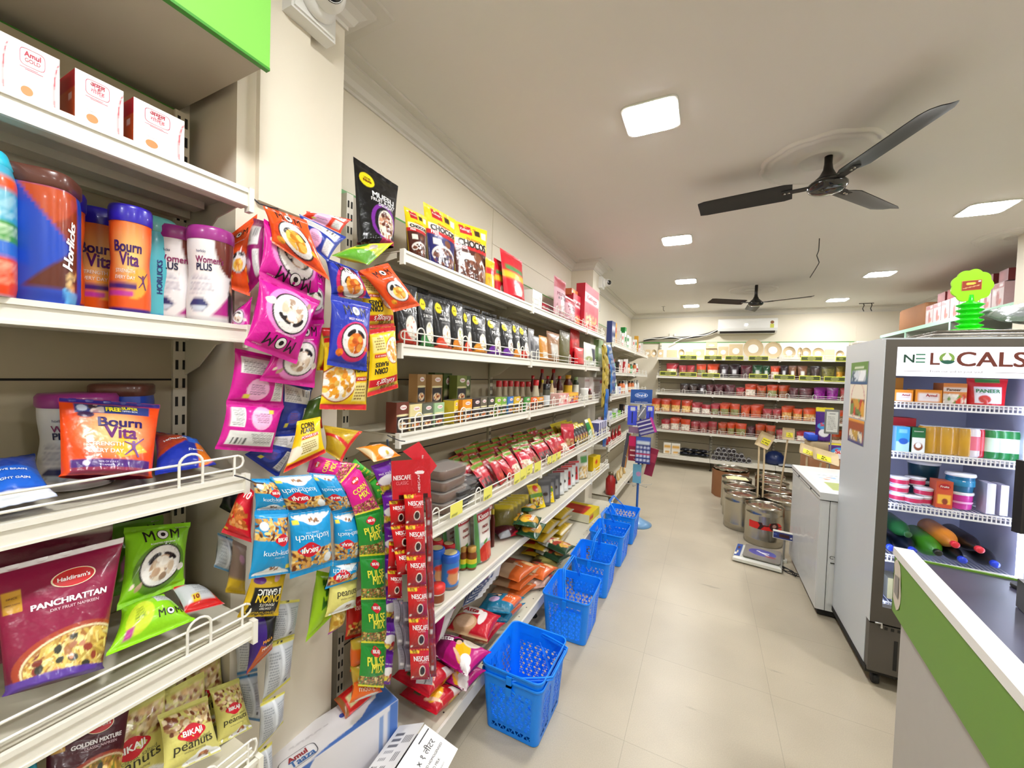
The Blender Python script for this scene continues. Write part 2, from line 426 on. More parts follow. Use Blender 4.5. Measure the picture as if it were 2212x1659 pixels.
def lathe_surface(prof, sx=1, sy=1, sq=0):
    """S(u, v, off) over the front half of a turned body (u .25 to .75 round the back is cut off)"""
    prof = np.array(prof, float); z0, z1 = prof[0, 1], prof[-1, 1]
    def S(u, v, off=0):
        th = -math.pi/2+(np.asarray(u)-.5)*math.pi; z = z0+np.asarray(v)*(z1-z0); r = np.interp(z, prof[:, 1], prof[:, 0])
        c, s = np.cos(th), np.sin(th)
        if sq: k = (np.abs(c)**(2+sq*6)+np.abs(s)**(2+sq*6))**(-1/(2+sq*6)); c, s = c*k, s*k
        return np.stack([sx*c*(r+off), sy*s*(r+off), z], -1)
    R = prof[:, 0].max()
    return S, math.pi*R, z1-z0

# ================================================================== THE ROOM
XL, XR, YB, YF, ZC = -1.35, 2.78, 7.85, -2.3, 2.75
def slab(name, x0, x1, y0, y1, z0, z1, m):
    b = MB(); b.box(x0, x1, y0, y1, z0, z1, '#808080', m); return tag(b.build(name), kind='structure')
slab('floor', XL-.1, XR+.1, YF-.1, YB+.1, -.08, 0, 'floor_tile')
slab('ceiling', XL-.1, XR+.1, YF-.1, YB+.1, ZC, ZC+.08, 'ceiling_paint')
slab('wall_left', XL-.1, XL, YF-.1, YB+.1, 0, ZC, 'wall_paint')
slab('wall_right', XR, XR+.1, YF-.1, YB+.1, 0, ZC, 'wall_paint')
slab('wall_back', XL, XR, YB, YB+.1, 0, ZC, 'wall_paint')
slab('wall_front', XL, XR, YF-.1, YF, 0, ZC, 'wall_paint')
slab('pillar', XL, -1.12, .607, .935, 0, ZC, 'wall_paint')
slab('pillar', XL, -1.11, 4.1, 4.4, 0, ZC, 'wall_paint')
b = MB()      # raised casing on the near pillar
b.box(-1.12, -1.103, .655, .80, 1.995, ZC-.07, m='wall_paint')
tag(b.build('trim_7'), kind='structure')
b = MB()      # wall seam beads on the plaster
for y in (2.36,): b.box(XL, XL+.004, y, y+.006, 2.25, 2.68, m='wall_paint')
b.box(XL, XL+.004, 2.36, 4.1, 2.43, 2.436, m='wall_paint'); b.box(-.9, -.894, YB-.004, YB, 2.2, 2.68, m='wall_paint')
b.box(2.05, 2.056, YB-.004, YB, 2.2, 2.68, m='wall_paint')
tag(b.build('trim_8'), kind='structure')
CROWN = [(0, -.085), (.008, -.085), (.008, -.072), (.02, -.066), (.03, -.045), (.05, -.03), (.07, -.022), (.07, -.012), (.11, -.010), (.112, 0)]
def crown(name, p0, p1, o0, o1):
    b = MB(); P = np.stack([[np.array([p[0]+o[0]*a, p[1]+o[1]*a, ZC+c]) for a, c in CROWN] for p, o in ((p0, o0), (p1, o1))])
    b.grid(P, '#808080', 'crown_paint', False); return tag(b.build(name), kind='structure')
_cp = [(-1.12, .585), (-1.12, .935), (XL, .935), (XL, 4.1), (-1.11, 4.1), (-1.11, 4.4), (XL, 4.4), (XL, YB), (XR, YB), (XR, YF)]
_cn = [(1, 0), (0, 1), (1, 0), (0, -1), (1, 0), (0, 1), (1, 0), (0, -1), (-1, 0)]
for i, n in enumerate(_cn):   # mitred at every corner
    o0 = n if i == 0 else (n[0]+_cn[i-1][0], n[1]+_cn[i-1][1]); o1 = n if i == 8 else (n[0]+_cn[i+1][0], n[1]+_cn[i+1][1]); crown('trim_%d' % (i+22), _cp[i], _cp[i+1], o0, o1)
# boarded loft over the first shelf unit: pale underside, green fascia
b = MB(); b.box(XL, -.955, YF, .58, 2.25, ZC, m='loft_under'); tag(b.build('trim_11'), kind='structure')
b = MB(); b.box(-.955, -.943, YF, .581, 2.242, ZC, m='green_paint'); b.box(-.956, -.9425, YF, .5815, 2.236, 2.242, m='green_dark'); tag(b.build('trim_12'), kind='structure')
b = MB()
b.box(XL, XL+.03, YF, .58, 2.21, 2.235, m='green_dark')
tag(b.build('trim_13'), kind='structure')
for k, (y0, y1) in enumerate(((.94, 4.09), (4.41, YB))):
    b = MB(); b.box(XL, XL+.035, y0, y1, 2.235, 2.252, m='green_dark'); tag(b.build('trim_%d' % (14+k)), kind='structure')
b = MB(); b.box(XL+.04, 2.3, YB-.03, YB, 2.2, 2.215, m='green_dark'); tag(b.build('trim_16'), kind='structure')
b = MB()   # white cladding above the left shelves
b.box(XL, XL+.02, .94, 4.09, 1.98, 2.235, m='shelf_lip'); tag(b.build('trim_17'), kind='structure')

slab('trim_21', -.78, 2.69, YB-.05, YB-.046, 1.93, 2.2, 'shelf_lip')  # white panel added to brighten the wall behind the top back shelf
# ceiling light panels
def light_panel(x, y, lab):
    o = empty('ceiling_light', (x, y, ZC)); tag(o, lab, 'ceiling light', 'square ceiling light panels')
    b = MB(); b.rbox(0, 0, -.008, .24, .24, .008, .03, '#808080', 'white_plastic'); b.build('frame', o)
    b = MB(); b.rbox(0, 0, -.0095, .225, .225, .0015, .04, '#ffffff', 'led'); b.build('diffuser', o)
    return o
_lp = {1: 'large square ceiling light nearest the big fan, above the left aisle side', 2: 'second square ceiling light along the left row, behind the nearest one',
       3: 'third square ceiling light along the left row, left of the far fan', 4: 'last square ceiling light of the left row, beside the back wall',
       8: 'square ceiling light at the right edge above the carton shelf', 9: 'square ceiling light between the dangling wire and the right shelf', 10: 'ceiling light right of the far fan near the air conditioner',
       0: 'ceiling light over the near pillar', 5: 'ceiling light near the shop entrance', 6: 'ceiling light over the counter', 7: 'ceiling light by the fridge corner', 11: 'ceiling light beside the entrance wall'}
_order = [(-.277, 1.92), (-.277, 3.70), (-.275, 5.29), (-.27, 7.1), (1.62, 3.75), (1.63, 5.57), (1.63, 7.1)]
_lab = [_lp[1], _lp[2], _lp[3], _lp[4], _lp[8], _lp[9], _lp[10]]
for (x, y), l in zip(_order, _lab): light_panel(x, y, l)
for (x, y), l in zip([(-.277, .25), (-.277, -1.4), (1.62, .25), (1.62, -1.4), (1.62, 2.0)], ['ceiling light over the near shelf unit', _lp[5], _lp[6], _lp[11], _lp[7]]): light_panel(x, y, l)

# plaster roses and fans
def rose(name, x, y, r):
    b = MB(); n = 72; th = np.arange(n)*2*math.pi/n; rings = []
    for q, h in ((1, 0), (.98, .010), (.93, .014), (.9, .006), (.86, .012), (.8, .016), (.72, .006), (.55, .008), (.42, .004), (.40, .012), (.34, .012), (.32, .004), (.12, .006), (.02, .006)):
        rr = r*q*(1+(.05*np.abs(np.sin(th*5)) if q > .7 else 0)+(.015*np.sin(th*24) if .7 < q < .99 else 0))
        rings.append(np.c_[x+rr*np.cos(th), y+rr*np.sin(th), np.full(n, ZC-h)])
    b.grid(np.stack(rings, 1), '#808080', 'ceiling_paint', True, wrap=True); return tag(b.build(name), kind='structure')
rose('trim_18', .50, 2.64, .27); rose('trim_19', .50, 6.05, .27); rose('trim_20', 2.15, 4.5, .25)
def fan(x, y, zb, ang, lab, R=.62, hubr=.088):
    o = empty('ceiling_fan', (x, y, ZC)); tag(o, lab, 'ceiling fan'); h = zb-ZC; M_ = 'fan_metal'
    b = MB(); b.lathe([(.0, -.0), (.018, -.001), (.018, h+.03), (.0, h+.03)], n=14, m=M_, cap=False); b.build('rod', o)
    b = MB(); b.lathe([(.012, h+.115), (.018, h+.105), (.022, h+.075), (.036, h+.045), (.055, h+.026), (.066, h+.016), (.066, h+.010), (.0, h+.010)], n=28, m=M_, cap=False); b.build('canopy', o)
    b = MB(); b.lathe([(0, h+.016), (.05, h+.016), (.078, h+.008), (hubr, h-.004), (hubr, h-.016), (.08, h-.026), (.079, h-.030), (.066, h-.038), (.04, h-.044), (0, h-.046)], n=36, m='black_gloss', cap=False)
    b.build('motor_housing', o)
    for k in range(3):
        a = ang+k*2*math.pi/3; c, s = math.cos(a), math.sin(a)
        bl = MB(); n = 14; ts = np.linspace(0, 1, n); rows = []
        for t in ts:
            r = .15+t*(R-.15); wv = .070-.006*t
            if t > .93: wv *= 1-(t-.93)*3.5
            if t < .05: wv *= .8+t*4
            sk = .02*(t > .94)*(t-.94)*10
            yy = np.array([-wv-sk*.6, -wv*.3, wv*.4, wv]); zz = np.array([-.016, -.001, .006, .016])-.004+.006
            rows.append(np.c_[np.full(4, r), yy, zz+h-.008])
        P = np.stack(rows); P2 = P.copy(); P2[..., 2] += .0035
        for Q, fl in ((P, True), (P2, False)):
            R3 = np.stack([Q[..., 0]*c-Q[..., 1]*s, Q[..., 0]*s+Q[..., 1]*c, Q[..., 2]], -1); bl.grid(R3, '#808080', M_, True, flip=fl)
        pb = bl.build('blade', o)
        br = MB(); br.box(.07, .20, -.02, .02, h-.008, h-.001, m=M_)
        for q in (.165, .185): br.lathe([(.0, h-.013), (.006, h-.012), (.006, h-.006)], cx=q, n=8, m='steel')
        br.xform(lambda v: np.c_[v[:, 0]*c-v[:, 1]*s, v[:, 0]*s+v[:, 1]*c, v[:, 2]]); br.build('blade_bracket', o)
    return o
_h = at(1787, 398, z=2.60); _t = [at(2003, 232, z=2.60), at(1521, 450, z=2.60), at(1905, 433, z=2.60)]
_ang = math.atan2(_t[1][1]-_h[1], _t[1][0]-_h[0])
fan(_h[0], _h[1], 2.60, _ang, 'large dark brown three-bladed ceiling fan nearest the camera')
_h2 = at(1633, 653, z=2.53); _t2 = [at(1535, 648, z=2.53), at(1748, 637, z=2.53)]
fan(_h2[0], _h2[1]+.03, 2.53, math.atan2(_t2[0][1]-_h2[1], _t2[0][0]-_h2[0]), 'small dark ceiling fan far off in front of the air conditioner', R=.6)


# dangling wires, hooks, switch conduit
def wire_thing(name, lab, pts, r=.003, col='#20201e', cat='wire'):
    pts = np.array(pts, float); t = np.linspace(0, 1, len(pts)); T = np.linspace(0, 1, len(pts)*5)
    P = np.stack([np.interp(T, t, pts[:, i]) for i in range(3)], 1)
    b = MB(); b.tube(P, r, col, 'rubber', 6); return tag(b.build(name), lab, cat)
p = at(1770, 515, z=ZC); wire_thing('dangling_wire', 'thin twisted wire dangling from the ceiling beyond the big fan', [p, p+[0, 0, -.10], p+[-.012, 0, -.14], p+[.008, 0, -.2], p+[-.02, 0, -.26], p+[-.05, 0, -.32]], .0035)
p = at(1865, 655, z=ZC); b = MB()
for dx in (0, .09): b.tube([p+[dx, 0, 0], p+[dx+.01, 0, -.03], p+[dx-.005, 0, -.08], p+[dx+.01, 0, -.12]], .006, '#2a2826', 'rubber')
b.tube([p+[-.05, 0, -.005], p+[.12, 0, -.005]], .005, '#3a3632', 'rubber')
tag(b.build('ceiling_wires'), 'pair of cut black wires hanging from the ceiling near the back right', 'wire')
p = at(1433, 662, z=ZC); b = MB(); b.tube([p+[-.03, 0, 0], p+[.03, 0, 0]], .004, '#6a655c', 'rubber'); b.tube([p, p+[0, 0, -.06], p+[.02, 0, -.08]], .005, '#6a655c', 'rubber')
tag(b.build('ceiling_hook'), 'small metal hook on the ceiling in the back left corner', 'hook')
b = MB(); b.box(XL, XL+.03, 5.2, 5.3, 2.42, 2.52, '#d6d2c4', 'plastic'); b.box(XL, XL+.012, 5.243, 5.257, 2.25, 2.42, '#d6d2c4', 'plastic')
tag(b.build('junction_box'), 'beige junction box with conduit high on the far left wall', 'junction box')

# security cameras
def cctv(p, lab, nrm, look, sc=1.0):
    """box on a wall with normal nrm (radians in plan) and a ball looking along look"""
    o = empty('security_camera', p); tag(o, lab, 'security camera')
    Rz = Matrix.Rotation(nrm, 4, 'Z')
    def tf(v): return np.array([(Rz @ Vector(q))[:] for q in v*sc])
    b = MB(); b.box(0, .035, -.062, .062, -.062, .062, m='white_plastic'); b.box(.035, .04, -.056, .056, -.056, .056, m='white_plastic'); b.xform(tf); b.build('mount_box', o)
    b = MB(); b.lathe([(.0, 0), (.048, 0), (.05, .008), (.044, .02), (.03, .03)], n=28, m='white_plastic'); b.xform(lambda v: tf(np.c_[v[:, 2]+.04, v[:, 1], v[:, 0]])); b.build('mount_ring', o)
    d = Vector(look).normalized(); q = Vector((0, 0, 1)).rotation_difference(d).to_matrix()
    def tb(v): return np.array([(q @ Vector(w_))[:] for w_ in v])*sc+c0
    c0 = np.array((Rz @ Vector((.085*sc, 0, 0)))[:])
    b = MB(); a = np.linspace(-math.pi/2, .95, 12); b.lathe([(.04*math.cos(x), .04*math.sin(x)) for x in a]+[(.026, .034)], n=28, m='white_plastic', cap=False); b.xform(tb); b.build('camera_ball', o)
    b = MB(); b.lathe([(.0, .030), (.027, .031), (.024, .0335), (.0, .036)], n=24, m='black_gloss', cap=False); b.xform(tb); b.build('lens', o)
    return o
cctv(at(662, 12, x=-1.10)+[-.003, 0, 0], 'white security camera on the near pillar at the top edge', 0, (.85, -.35, -.35), 1.15)
cctv(at(1296, 612, x=-1.11), 'white security camera on the far left pillar', 0, (.75, -.65, -.1), 1.0)
cctv((2.17, 4.28, 2.50), 'white security camera at the right edge above the carton shelf', -math.pi/2, (-.2, -.9, -.1), 1.0)
b = MB(); b.box(2.13, 2.78, 4.28, 4.5, 0, ZC, m='wall_paint'); tag(b.build('pillar'), kind='structure')

# ================================================================== SHELF UNITS
def slots(b, x, y, z0, z1, s=1):
    for z in np.arange(z0+.03, z1-.03, .05):
        for dx in (-.008, .008): b.box(x+dx-.003, x+dx+.003, y-.0012, y+.001, z, z+.026, m='slot_dark')
def guard(b, x0, x1, y, z, n=3, top=.075, loops=True):
    hs = [(.022, .052), (.018, .036, .056)][n == 3]
    r = .0028
    for i, h in enumerate(hs):
        b.tube([(x0+.012, y, z+h), (x1-.012, y, z+h)], r, m='wire', cap=False)
    for xe, s in ((x0, 1), (x1, -1)):
        zz = [z+hs[0], z+(hs[0]+hs[-1])/2, z+hs[-1]]
        b.tube([(xe+s*.012, y, zz[0]), (xe+s*.003, y, zz[0]+.005), (xe, y, zz[1]), (xe+s*.003, y, zz[2]-.005), (xe+s*.012, y, zz[2])], r, m='wire', cap=False)
        b.tube([(xe+s*.02, y, z-.012), (xe+s*.02, y, z+hs[-1])], r, m='wire')
    if loops:
        k = max(1, round((x1-x0)/.42)); 
        for i in range(k+1):
            c = x0+.11+(x1-x0-.22)*i/max(k, 1); a = np.linspace(0, math.pi, 9)
            b.tube([(c-.022, y-.003, z-.01)]+[(c-.022*math.cos(t), y-.003, z+top-.024+.022*math.sin(t)) for t in a]+[(c+.022, y-.003, z-.01)], r, m='wire')
def shelf_unit(lab, loc, rz, Wd, levels, base, h, right_upright=True, group=None, seams=(.38, .76, 1.14, 1.5, 1.86), left_upright=True, side_guard=()):
    """levels = [(z, depth, guard rails or 0, guard from, guard to)]; base = (z, depth)"""
    o = empty('shelf_unit', loc, rz); tag(o, lab, 'shelf unit', group)
    b = MB(); b.box(0.012, Wd-.012, -.012, .005, .06, h, m='panel_metal')
    for z in seams: b.box(.012, Wd-.012, -.0135, -.011, z, z+.005, m='slot_dark')
    b.build('back_panel', o)
    ups = ([.017] if left_upright else [])+([Wd-.017] if right_upright else [])
    for x in ups:
        b = MB(); b.box(x-.016, x+.016, -.022, .01, 0, h, m='shelf_metal'); slots(b, x, -.0225, .2, h); b.build('upright', o)
    for z, d, g, *ge in levels:
        b = MB(); b.box(.003, Wd-.003, -d+.004, -.02, z-.004, z, m='shelf_metal')
        b.box(.003, Wd-.003, -d, -d+.006, z-.038, z+.004, m='shelf_lip'); b.box(.003, Wd-.003, -d-.004, -d, z-.006, z+.004, m='shelf_lip'); b.box(.003, Wd-.003, -d-.003, -d, z-.038, z-.032, m='shelf_lip')
        b.box(.01, Wd-.01, -d+.006, -d+.03, z-.038, z-.034, m='shelf_metal')
        b.box(.02, Wd-.02, -d*.45, -d*.45+.05, z-.022, z-.004, m='shelf_metal'); b.box(.01, Wd-.01, -.05, -.02, z-.03, z-.004, m='shelf_metal')
        sh = b.build('shelf', o)
        if g:
            gb = MB(); x0, x1 = ge if ge else (0, Wd); k = max(1, round((x1-x0)/1.25))
            for i in range(k): guard(gb, x0+.01+(x1-x0)*i/k, x0-.01+(x1-x0)*(i+1)/k, -d+.006, z, g)
            gb.build('guard_rail', sh)
        for x, s in [(u, 1 if u == 0 else -1) for u in (0.0, Wd)]:
            bb = MB(); P = [(-.02, z-.005), (-d+.03, z-.005), (-d+.03, z-.025), (-d*.55, z-.042), (-.09, z-.10), (-.02, z-.125)]
            n = len(P); xa, xb = x+s*.004, x+s*.007
            v = [(xa, y, zz) for y, zz in P]+[(xb, y, zz) for y, zz in P]
            bb.tri(v, [(0, i, i+1) for i in range(1, n-1)]+[(n, n+i+1, n+i) for i in range(1, n-1)]+[q for i in range(n) for q in ((i, n+i, (i+1) % n), ((i+1) % n, n+i, n+(i+1) % n))], '#808080', 'shelf_metal')
            bb.box(x+s*.001, x+s*.012, -d-.008, -d+.012, z-.05, z+.006, m='shelf_lip'); bb.build('bracket', o)
    z, d = base
    b = MB(); b.box(.003, Wd-.003, -d+.004, -.02, z-.004, z, m='shelf_metal'); b.box(.003, Wd-.003, -d, -d+.006, z-.06, z+.004, m='shelf_lip'); b.box(.003, Wd-.003, -d-.004, -d, z-.004, z+.004, m='shelf_lip')
    for x in np.arange(.06, Wd, .1):
        for yy in (-d+.03, -.12): b.box(x, x+.006, yy, yy+.006, z-.001, z+.0006, m='slot_dark')
    b.build('base_shelf', o)
    for x in ups:
        b = MB(); b.box(x-.014, x+.014, -d+.05, -.02, z-.07, z-.02, m='shelf_metal'); b.build('base_leg', o)
        b = MB(); b.lathe([(.02, 0), (.022, .006), (.014, .02), (.006, .03), (.006, z-.06)], cx=x, cy=-d+.08, n=10, m='slot_dark'); b.build('levelling_foot', o)
    return o
XW = -1.31
Z1 = [(1.965, .31, 0), (1.64, .31, 0), (1.277, .31, 2), (.925, .35, 2), (.60, .38, 3)]
PI = math.pi
# unit 1: nearest the camera
shelf_unit('cream metal shelf unit nearest the camera stocked with malt drink jars', (XW, -.62, 0), PI/2, 1.2, [(z, d, g) for z, d, g in Z1], (.17, .46), 2.22)
ZS = [1.98, 1.64, 1.31, .95, .605, .20]; DS = [.31, .31, .31, .403, .403]
_b = [(1.10, 2.285), (2.285, 3.55), (3.55, 4.26)]
_g = ['cream metal shelf unit right of the near pillar with muesli pouches', 'cream metal shelf unit in the middle of the left wall with sauce bottles', 'short cream metal shelf unit before the far left pillar']
for i, (y0, y1) in enumerate(_b):
    lv = [(z, d, 2 if (k > 0 or i > 0) and k != 4 else 0) for k, (z, d) in enumerate(zip(ZS, DS))]
    if i == 0: lv[2] = (ZS[2], DS[2], 3)
    if i == 2: lv[4] = (ZS[4], DS[4], 2)
    shelf_unit(_g[i], (XW, y0, 0), PI/2, y1-y0, lv, (ZS[5], .467), 2.235, right_upright=(i == 2), seams=(.40, .78, 1.15, 1.5, 1.85))
# unit beyond the far pillar
Z3 = [1.93, 1.60, 1.32, 1.04, .75, .2]
shelf_unit('cream metal shelf unit beyond the far left pillar with toiletries', (XW, 4.45, 0), PI/2, 1.5, [(z, .36, 2) for z in Z3[:5]], (.2, .42), 2.235)
shelf_unit('cream metal shelf unit filling the back left corner of the wall', (XW, 5.95, 0), PI/2, 1.4, [(z, .36, 2) for z in Z3[:5]], (.2, .42), 2.235, left_upright=False)
# back wall units
ZB = [1.915, 1.59, 1.295, .953, .635, .21]
_bl = ['cream metal shelf unit at the back wall, leftmost bay behind the toothbrush stand', 'cream metal shelf unit at the back wall below the air conditioner pipe', 'cream metal shelf unit at the back wall below the air conditioner', 'cream metal shelf unit at the back wall beside the tall fridge']
for i, (x0, x1) in enumerate([(-.80, .11), (.11, 1.035), (1.035, 1.96), (1.96, 2.7)]):
    shelf_unit(_bl[i], (x0, YB-.03, 0), 0, x1-x0, [(z, .36, 2 if k > 0 or i > 1 else 0) for k, z in enumerate(ZB[:5])], (ZB[5], .45), 2.2, right_upright=(i == 3), seams=(.40, .78, 1.13, 1.46, 1.8))

# ================================================================== FRIDGE, FREEZER, COUNTER
def plane_S(o, a, b):
    o, a, b = [np.array(q, float) for q in (o, a, b)]; n = np.cross(a, b); n /= np.linalg.norm(n)
    def S(u, v, off=0): return o+np.asarray(u)[..., None]*a+np.asarray(v)[..., None]*b+n*off
    return S, np.linalg.norm(a), np.linalg.norm(b)
def panel(mb, o, a, b, A, n=24, m='print', thick=0):
    S, wm, hm = plane_S(o, a, b)
    if isinstance(A, str): U, V_ = np.meshgrid([0, 1.], [0, 1.], indexing='ij'); mb.grid(S(U, V_, thick), A, m, False)
    else:
        U, V_ = np.meshgrid(np.linspace(0, 1, n), np.linspace(0, 1, max(3, int(n*hm/wm))), indexing='ij'); mb.grid(S(U, V_, thick), A(U, V_), m, False)
    if thick:
        U, V_ = np.meshgrid([0, 1.], [0, 1.], indexing='ij'); e = S(U, V_, 0); t = S(U, V_, thick)
        for i, j in (((0, 0), (1, 0)), ((1, 0), (1, 1)), ((1, 1), (0, 1)), ((0, 1), (0, 0))):
            mb.add([e[i], e[j], t[j], t[i]], [(0, 1, 2, 3)], A if isinstance(A, str) else '#cccccc', m)
    return (lambda u, v, off=0: S(u, v, off+thick)), wm, hm

FX0, FX1, FY0, FY1, FZ = .80, 1.385, 2.60, 3.22, 1.78
fr = tag(empty('display_fridge', ((FX0+FX1)/2, (FY0+FY1)/2, 0)), 'tall upright glass-door drinks fridge with grey sides and a lit header sign', 'fridge')
def fpart(b, name, par=None):
    par = par or fr; return b.xform(lambda v: v-[(FX0+FX1)/2, (FY0+FY1)/2, 0]).build(name, par)
b = MB()
b.box(FX0, FX0+.03, FY0+.05, FY1, .10, FZ, m='fridge_side'); b.box(FX1-.03, FX1, FY0+.05, FY1, .10, FZ, m='fridge_side')
b.box(FX0+.03, FX1-.03, FY1-.03, FY1, .10, FZ, m='fridge_side'); b.box(FX0, FX1, FY0+.05, FY1, FZ, FZ+.012, m='fridge_side')
b.box(FX0+.03, FX1-.03, FY0+.05, FY1-.03, .10, .36, m='fridge_side'); b.box(FX0+.03, FX1-.03, FY0+.06, FY1-.03, 1.62, FZ, m='fridge_side'); fpart(b, 'cabinet')
b = MB(); b.box(FX0+.031, FX1-.031, FY1-.034, FY1-.031, .36, 1.62, m='fridge_in'); b.box(FX0+.031, FX0+.034, FY0+.06, FY1-.034, .36, 1.62, m='fridge_in')
b.box(FX1-.034, FX1-.031, FY0+.06, FY1-.034, .36, 1.62, m='fridge_in'); b.box(FX0+.031, FX1-.031, FY0+.06, FY1-.034, .361, .364, m='fridge_in'); b.box(FX0+.031, FX1-.031, FY0+.06, FY1-.034, 1.616, 1.619, m='fridge_in'); fpart(b, 'lining')
mat('cool_led', '#dfe8ff', .5, emit=6.5)
for x in (FX0+.04, FX1-.055):
    b = MB(); b.box(x, x+.012, FY0+.065, FY0+.078, .40, 1.58, m='cool_led'); fpart(b, 'light_strip')
b = MB(); y0, y1 = FY0, FY0+.045      # door frame
b.box(FX0, FX0+.045, y0, y1, .345, FZ, m='fridge_dark'); b.box(FX1-.045, FX1, y0, y1, .345, FZ, m='fridge_dark')
b.box(FX0+.045, FX1-.045, y0, y1, 1.742, FZ, m='fridge_dark'); b.box(FX0+.045, FX1-.045, y0, y1, .345, .43, m='fridge_dark')
b.box(FX0-.002, FX0+.001, y0, y1+.004, .345, FZ, m='fridge_side'); dr = fpart(b, 'door')
b = MB(); b.box(FX0+.045, FX1-.045, y0+.012, y0+.016, .43, 1.60, m='glass'); fpart(b, 'door_glass', dr)
mat('sign_lit', '#eceaf4', .4, emit=.35)
b = MB(); b.box(FX0+.045, FX1-.045, y0-.002, y1, 1.60, 1.742, m='sign_lit')
S, wm, hm = plane_S((FX0+.045, y0-.002, 1.60), (FX1-FX0-.09, 0, 0), (0, 0, .142))
K = .61/wm
put_text(b, S, wm, hm, 'N', .072*K, .60, .062*K, '#1d4a3a', .035, off=.001, stretch=.95)
for v in (.46, .58, .72): b.add(S(K*np.array([.112, .168, .168, .112]), np.array([v, v, v+.045, v+.045]), .001), [(0, 1, 2, 3)], '#2d7a5a', 'print')
put_text(b, S, wm, hm, 'L', .225*K, .60, .052*K, '#6b3128', .035, off=.001, stretch=1.05)
put_text(b, S, wm, hm, 'CALS', .532*K, .60, .365*K, '#6b3128', .022, off=.001, stretch=.95)
def disc(mb, S, u, v, r, wm, hm, col, off, n=28, a0=0, a1=6.2832, m='print', sy=1):
    t = np.linspace(a0, a1, n); uu = np.r_[u, u+r*np.cos(t)]; vv = np.r_[v, v+r*np.sin(t)*wm/hm*sy]
    mb.tri(S(uu, vv, off), [(0, i, i+1) for i in range(1, n)], col, m)
disc(b, S, .292*K, .62, .044*K, wm, hm, '#7da34c', .001); disc(b, S, .292*K, .62, .026*K, wm, hm, '#f4f4f0', .0014, sy=.9)
b.tri(S(K*np.array([.272, .312, .292]), np.array([.66, .66, .86]), .0015), [(0, 1, 2)], '#f4f4f0', 'print')
disc(b, S, .296*K, .56, .042*K, wm, hm, '#1f5f50', .0018, a0=3.3, a1=6.1, sy=.75)
put_text(b, S, wm, hm, 'From our soil to your soul', .345*K, .17, .29*K, '#55504c', .004, off=.001)
for u0, u1 in ((.04, .19), (.62, .9)): b.add(S(np.array([u0, u1, u1, u0])*(K if u1 < .5 else 1.1), np.array([.165, .165, .18, .18]), .001), [(0, 1, 2, 3)], '#777070', 'print')
fpart(b, 'header_sign', dr)
b = MB(); b.box(FX0+.002, FX1-.002, y0+.005, FY0+.05, .09, .335, m='fridge_dark')
for i in range(9):
    x = FX0+.10+i*.06; b.box(x, x+.014, y0+.003, y0+.006, .12, .27, m='slot_dark')
for i in range(24): b.box(FX0+.06+i*.025, FX0+.072+i*.025, y0+.003, y0+.0052, .315, .328, m='slot_dark')
b.box(FX0-.002, FX1, y0+.02, FY1, .07, .10, m='slot_dark'); fpart(b, 'kick_panel')
b = MB(); b.tube([(FX0+.02, y0-.004, .345), (FX0+.045, y0-.006, .348), (FX0+.045, y0-.006, .325)], .005, m='steel_wire'); fpart(b, 'hinge', dr)
for x in (FX0+.05, FX1-.05):
    for y in (FY0+.06, FY1-.06):
        b = MB(); b.lathe([(.0, -.012), (.028, -.012), (.03, -.006), (.03, .006), (.028, .012), (0, .012)], n=16, m='rubber', col='#151515')
        b.xform(lambda v: np.c_[v[:, 2]+x, v[:, 1]+y, v[:, 0]+.03]); b.box(x-.016, x+.016, y-.012, y+.012, .04, .075, col='#222222', m='rubber'); fpart(b, 'caster')
SHZ = [1.462, 1.206, .938, .668, .42]
for z in SHZ:
    b = MB(); x0, x1 = FX0+.05, FX1-.05
    ya, yb = FY0+.085, FY1-.05
    for i in range(26): x = x0+(x1-x0)*i/25; b.tube([(x, ya, z-.004), (x, yb, z-.004)], .0018, '#eef0f4', 'plastic', 4)
    for y in (ya, (ya+yb)/2, yb): b.tube([(x0, y, z-.007), (x1, y, z-.007)], .003, '#eef0f4', 'plastic', 5)
    b.box(x0, x1, ya-.006, ya-.002, z+.004, z+.010, '#f2f4fa', 'plastic'); b.box(x0, x1, ya-.006, ya-.002, z-.030, z-.022, '#f2f4fa', 'plastic')
    for i in range(33): x = x0+(x1-x0)*i/32; b.box(x-.0022, x+.0022, ya-.006, ya-.002, z-.022, z+.004, '#f2f4fa', 'plastic')
    fpart(b, 'wire_shelf')
# posters on the fridge side
def poster(name, lab, corners, A, extra=None, m='print'):
    o = empty(name, corners[3]) ; tag(o, lab, 'poster'); b = MB(); c = [np.array(q)-corners[3] for q in corners]
    S, wm, hm = panel(b, c[3], c[2]-c[3], c[0]-c[3], A, 30, m, .0012)
    if extra: extra(b, S, wm, hm)
    b.build('sheet', o); return o
PC = ['#e8e0c8', '#c9a24a', '#8c5a33', '#ffffff', '#5d7f8f']
def pp(y0, y1, z0, z1): X = FX0-.0015; return [(X, y1, z1), (X, y0, z1), (X, y0, z0), (X, y1, z0)]
def fliplr(c): return [c[0], c[1], c[2], c[3]]
poster('poster', 'green and blue poster of spray bottles at the top of the fridge side', pp(2.815, 3.095, 1.553, 1.68), art('#5f8f3d', [('g', 0, .55, '#2f5a94', '#5f8f3d'), ('r', .3, .84, .7, .87, '#dfe8cf'), ('r', .22, .74, .78, .77, '#dfe8cf'), ('foodr', .08, .15, .92, .6, ['#c8d0d8', '#8fa3b5', '#4c6a80', '#e8eef2'], 26, .09, .4)], .45, 3))
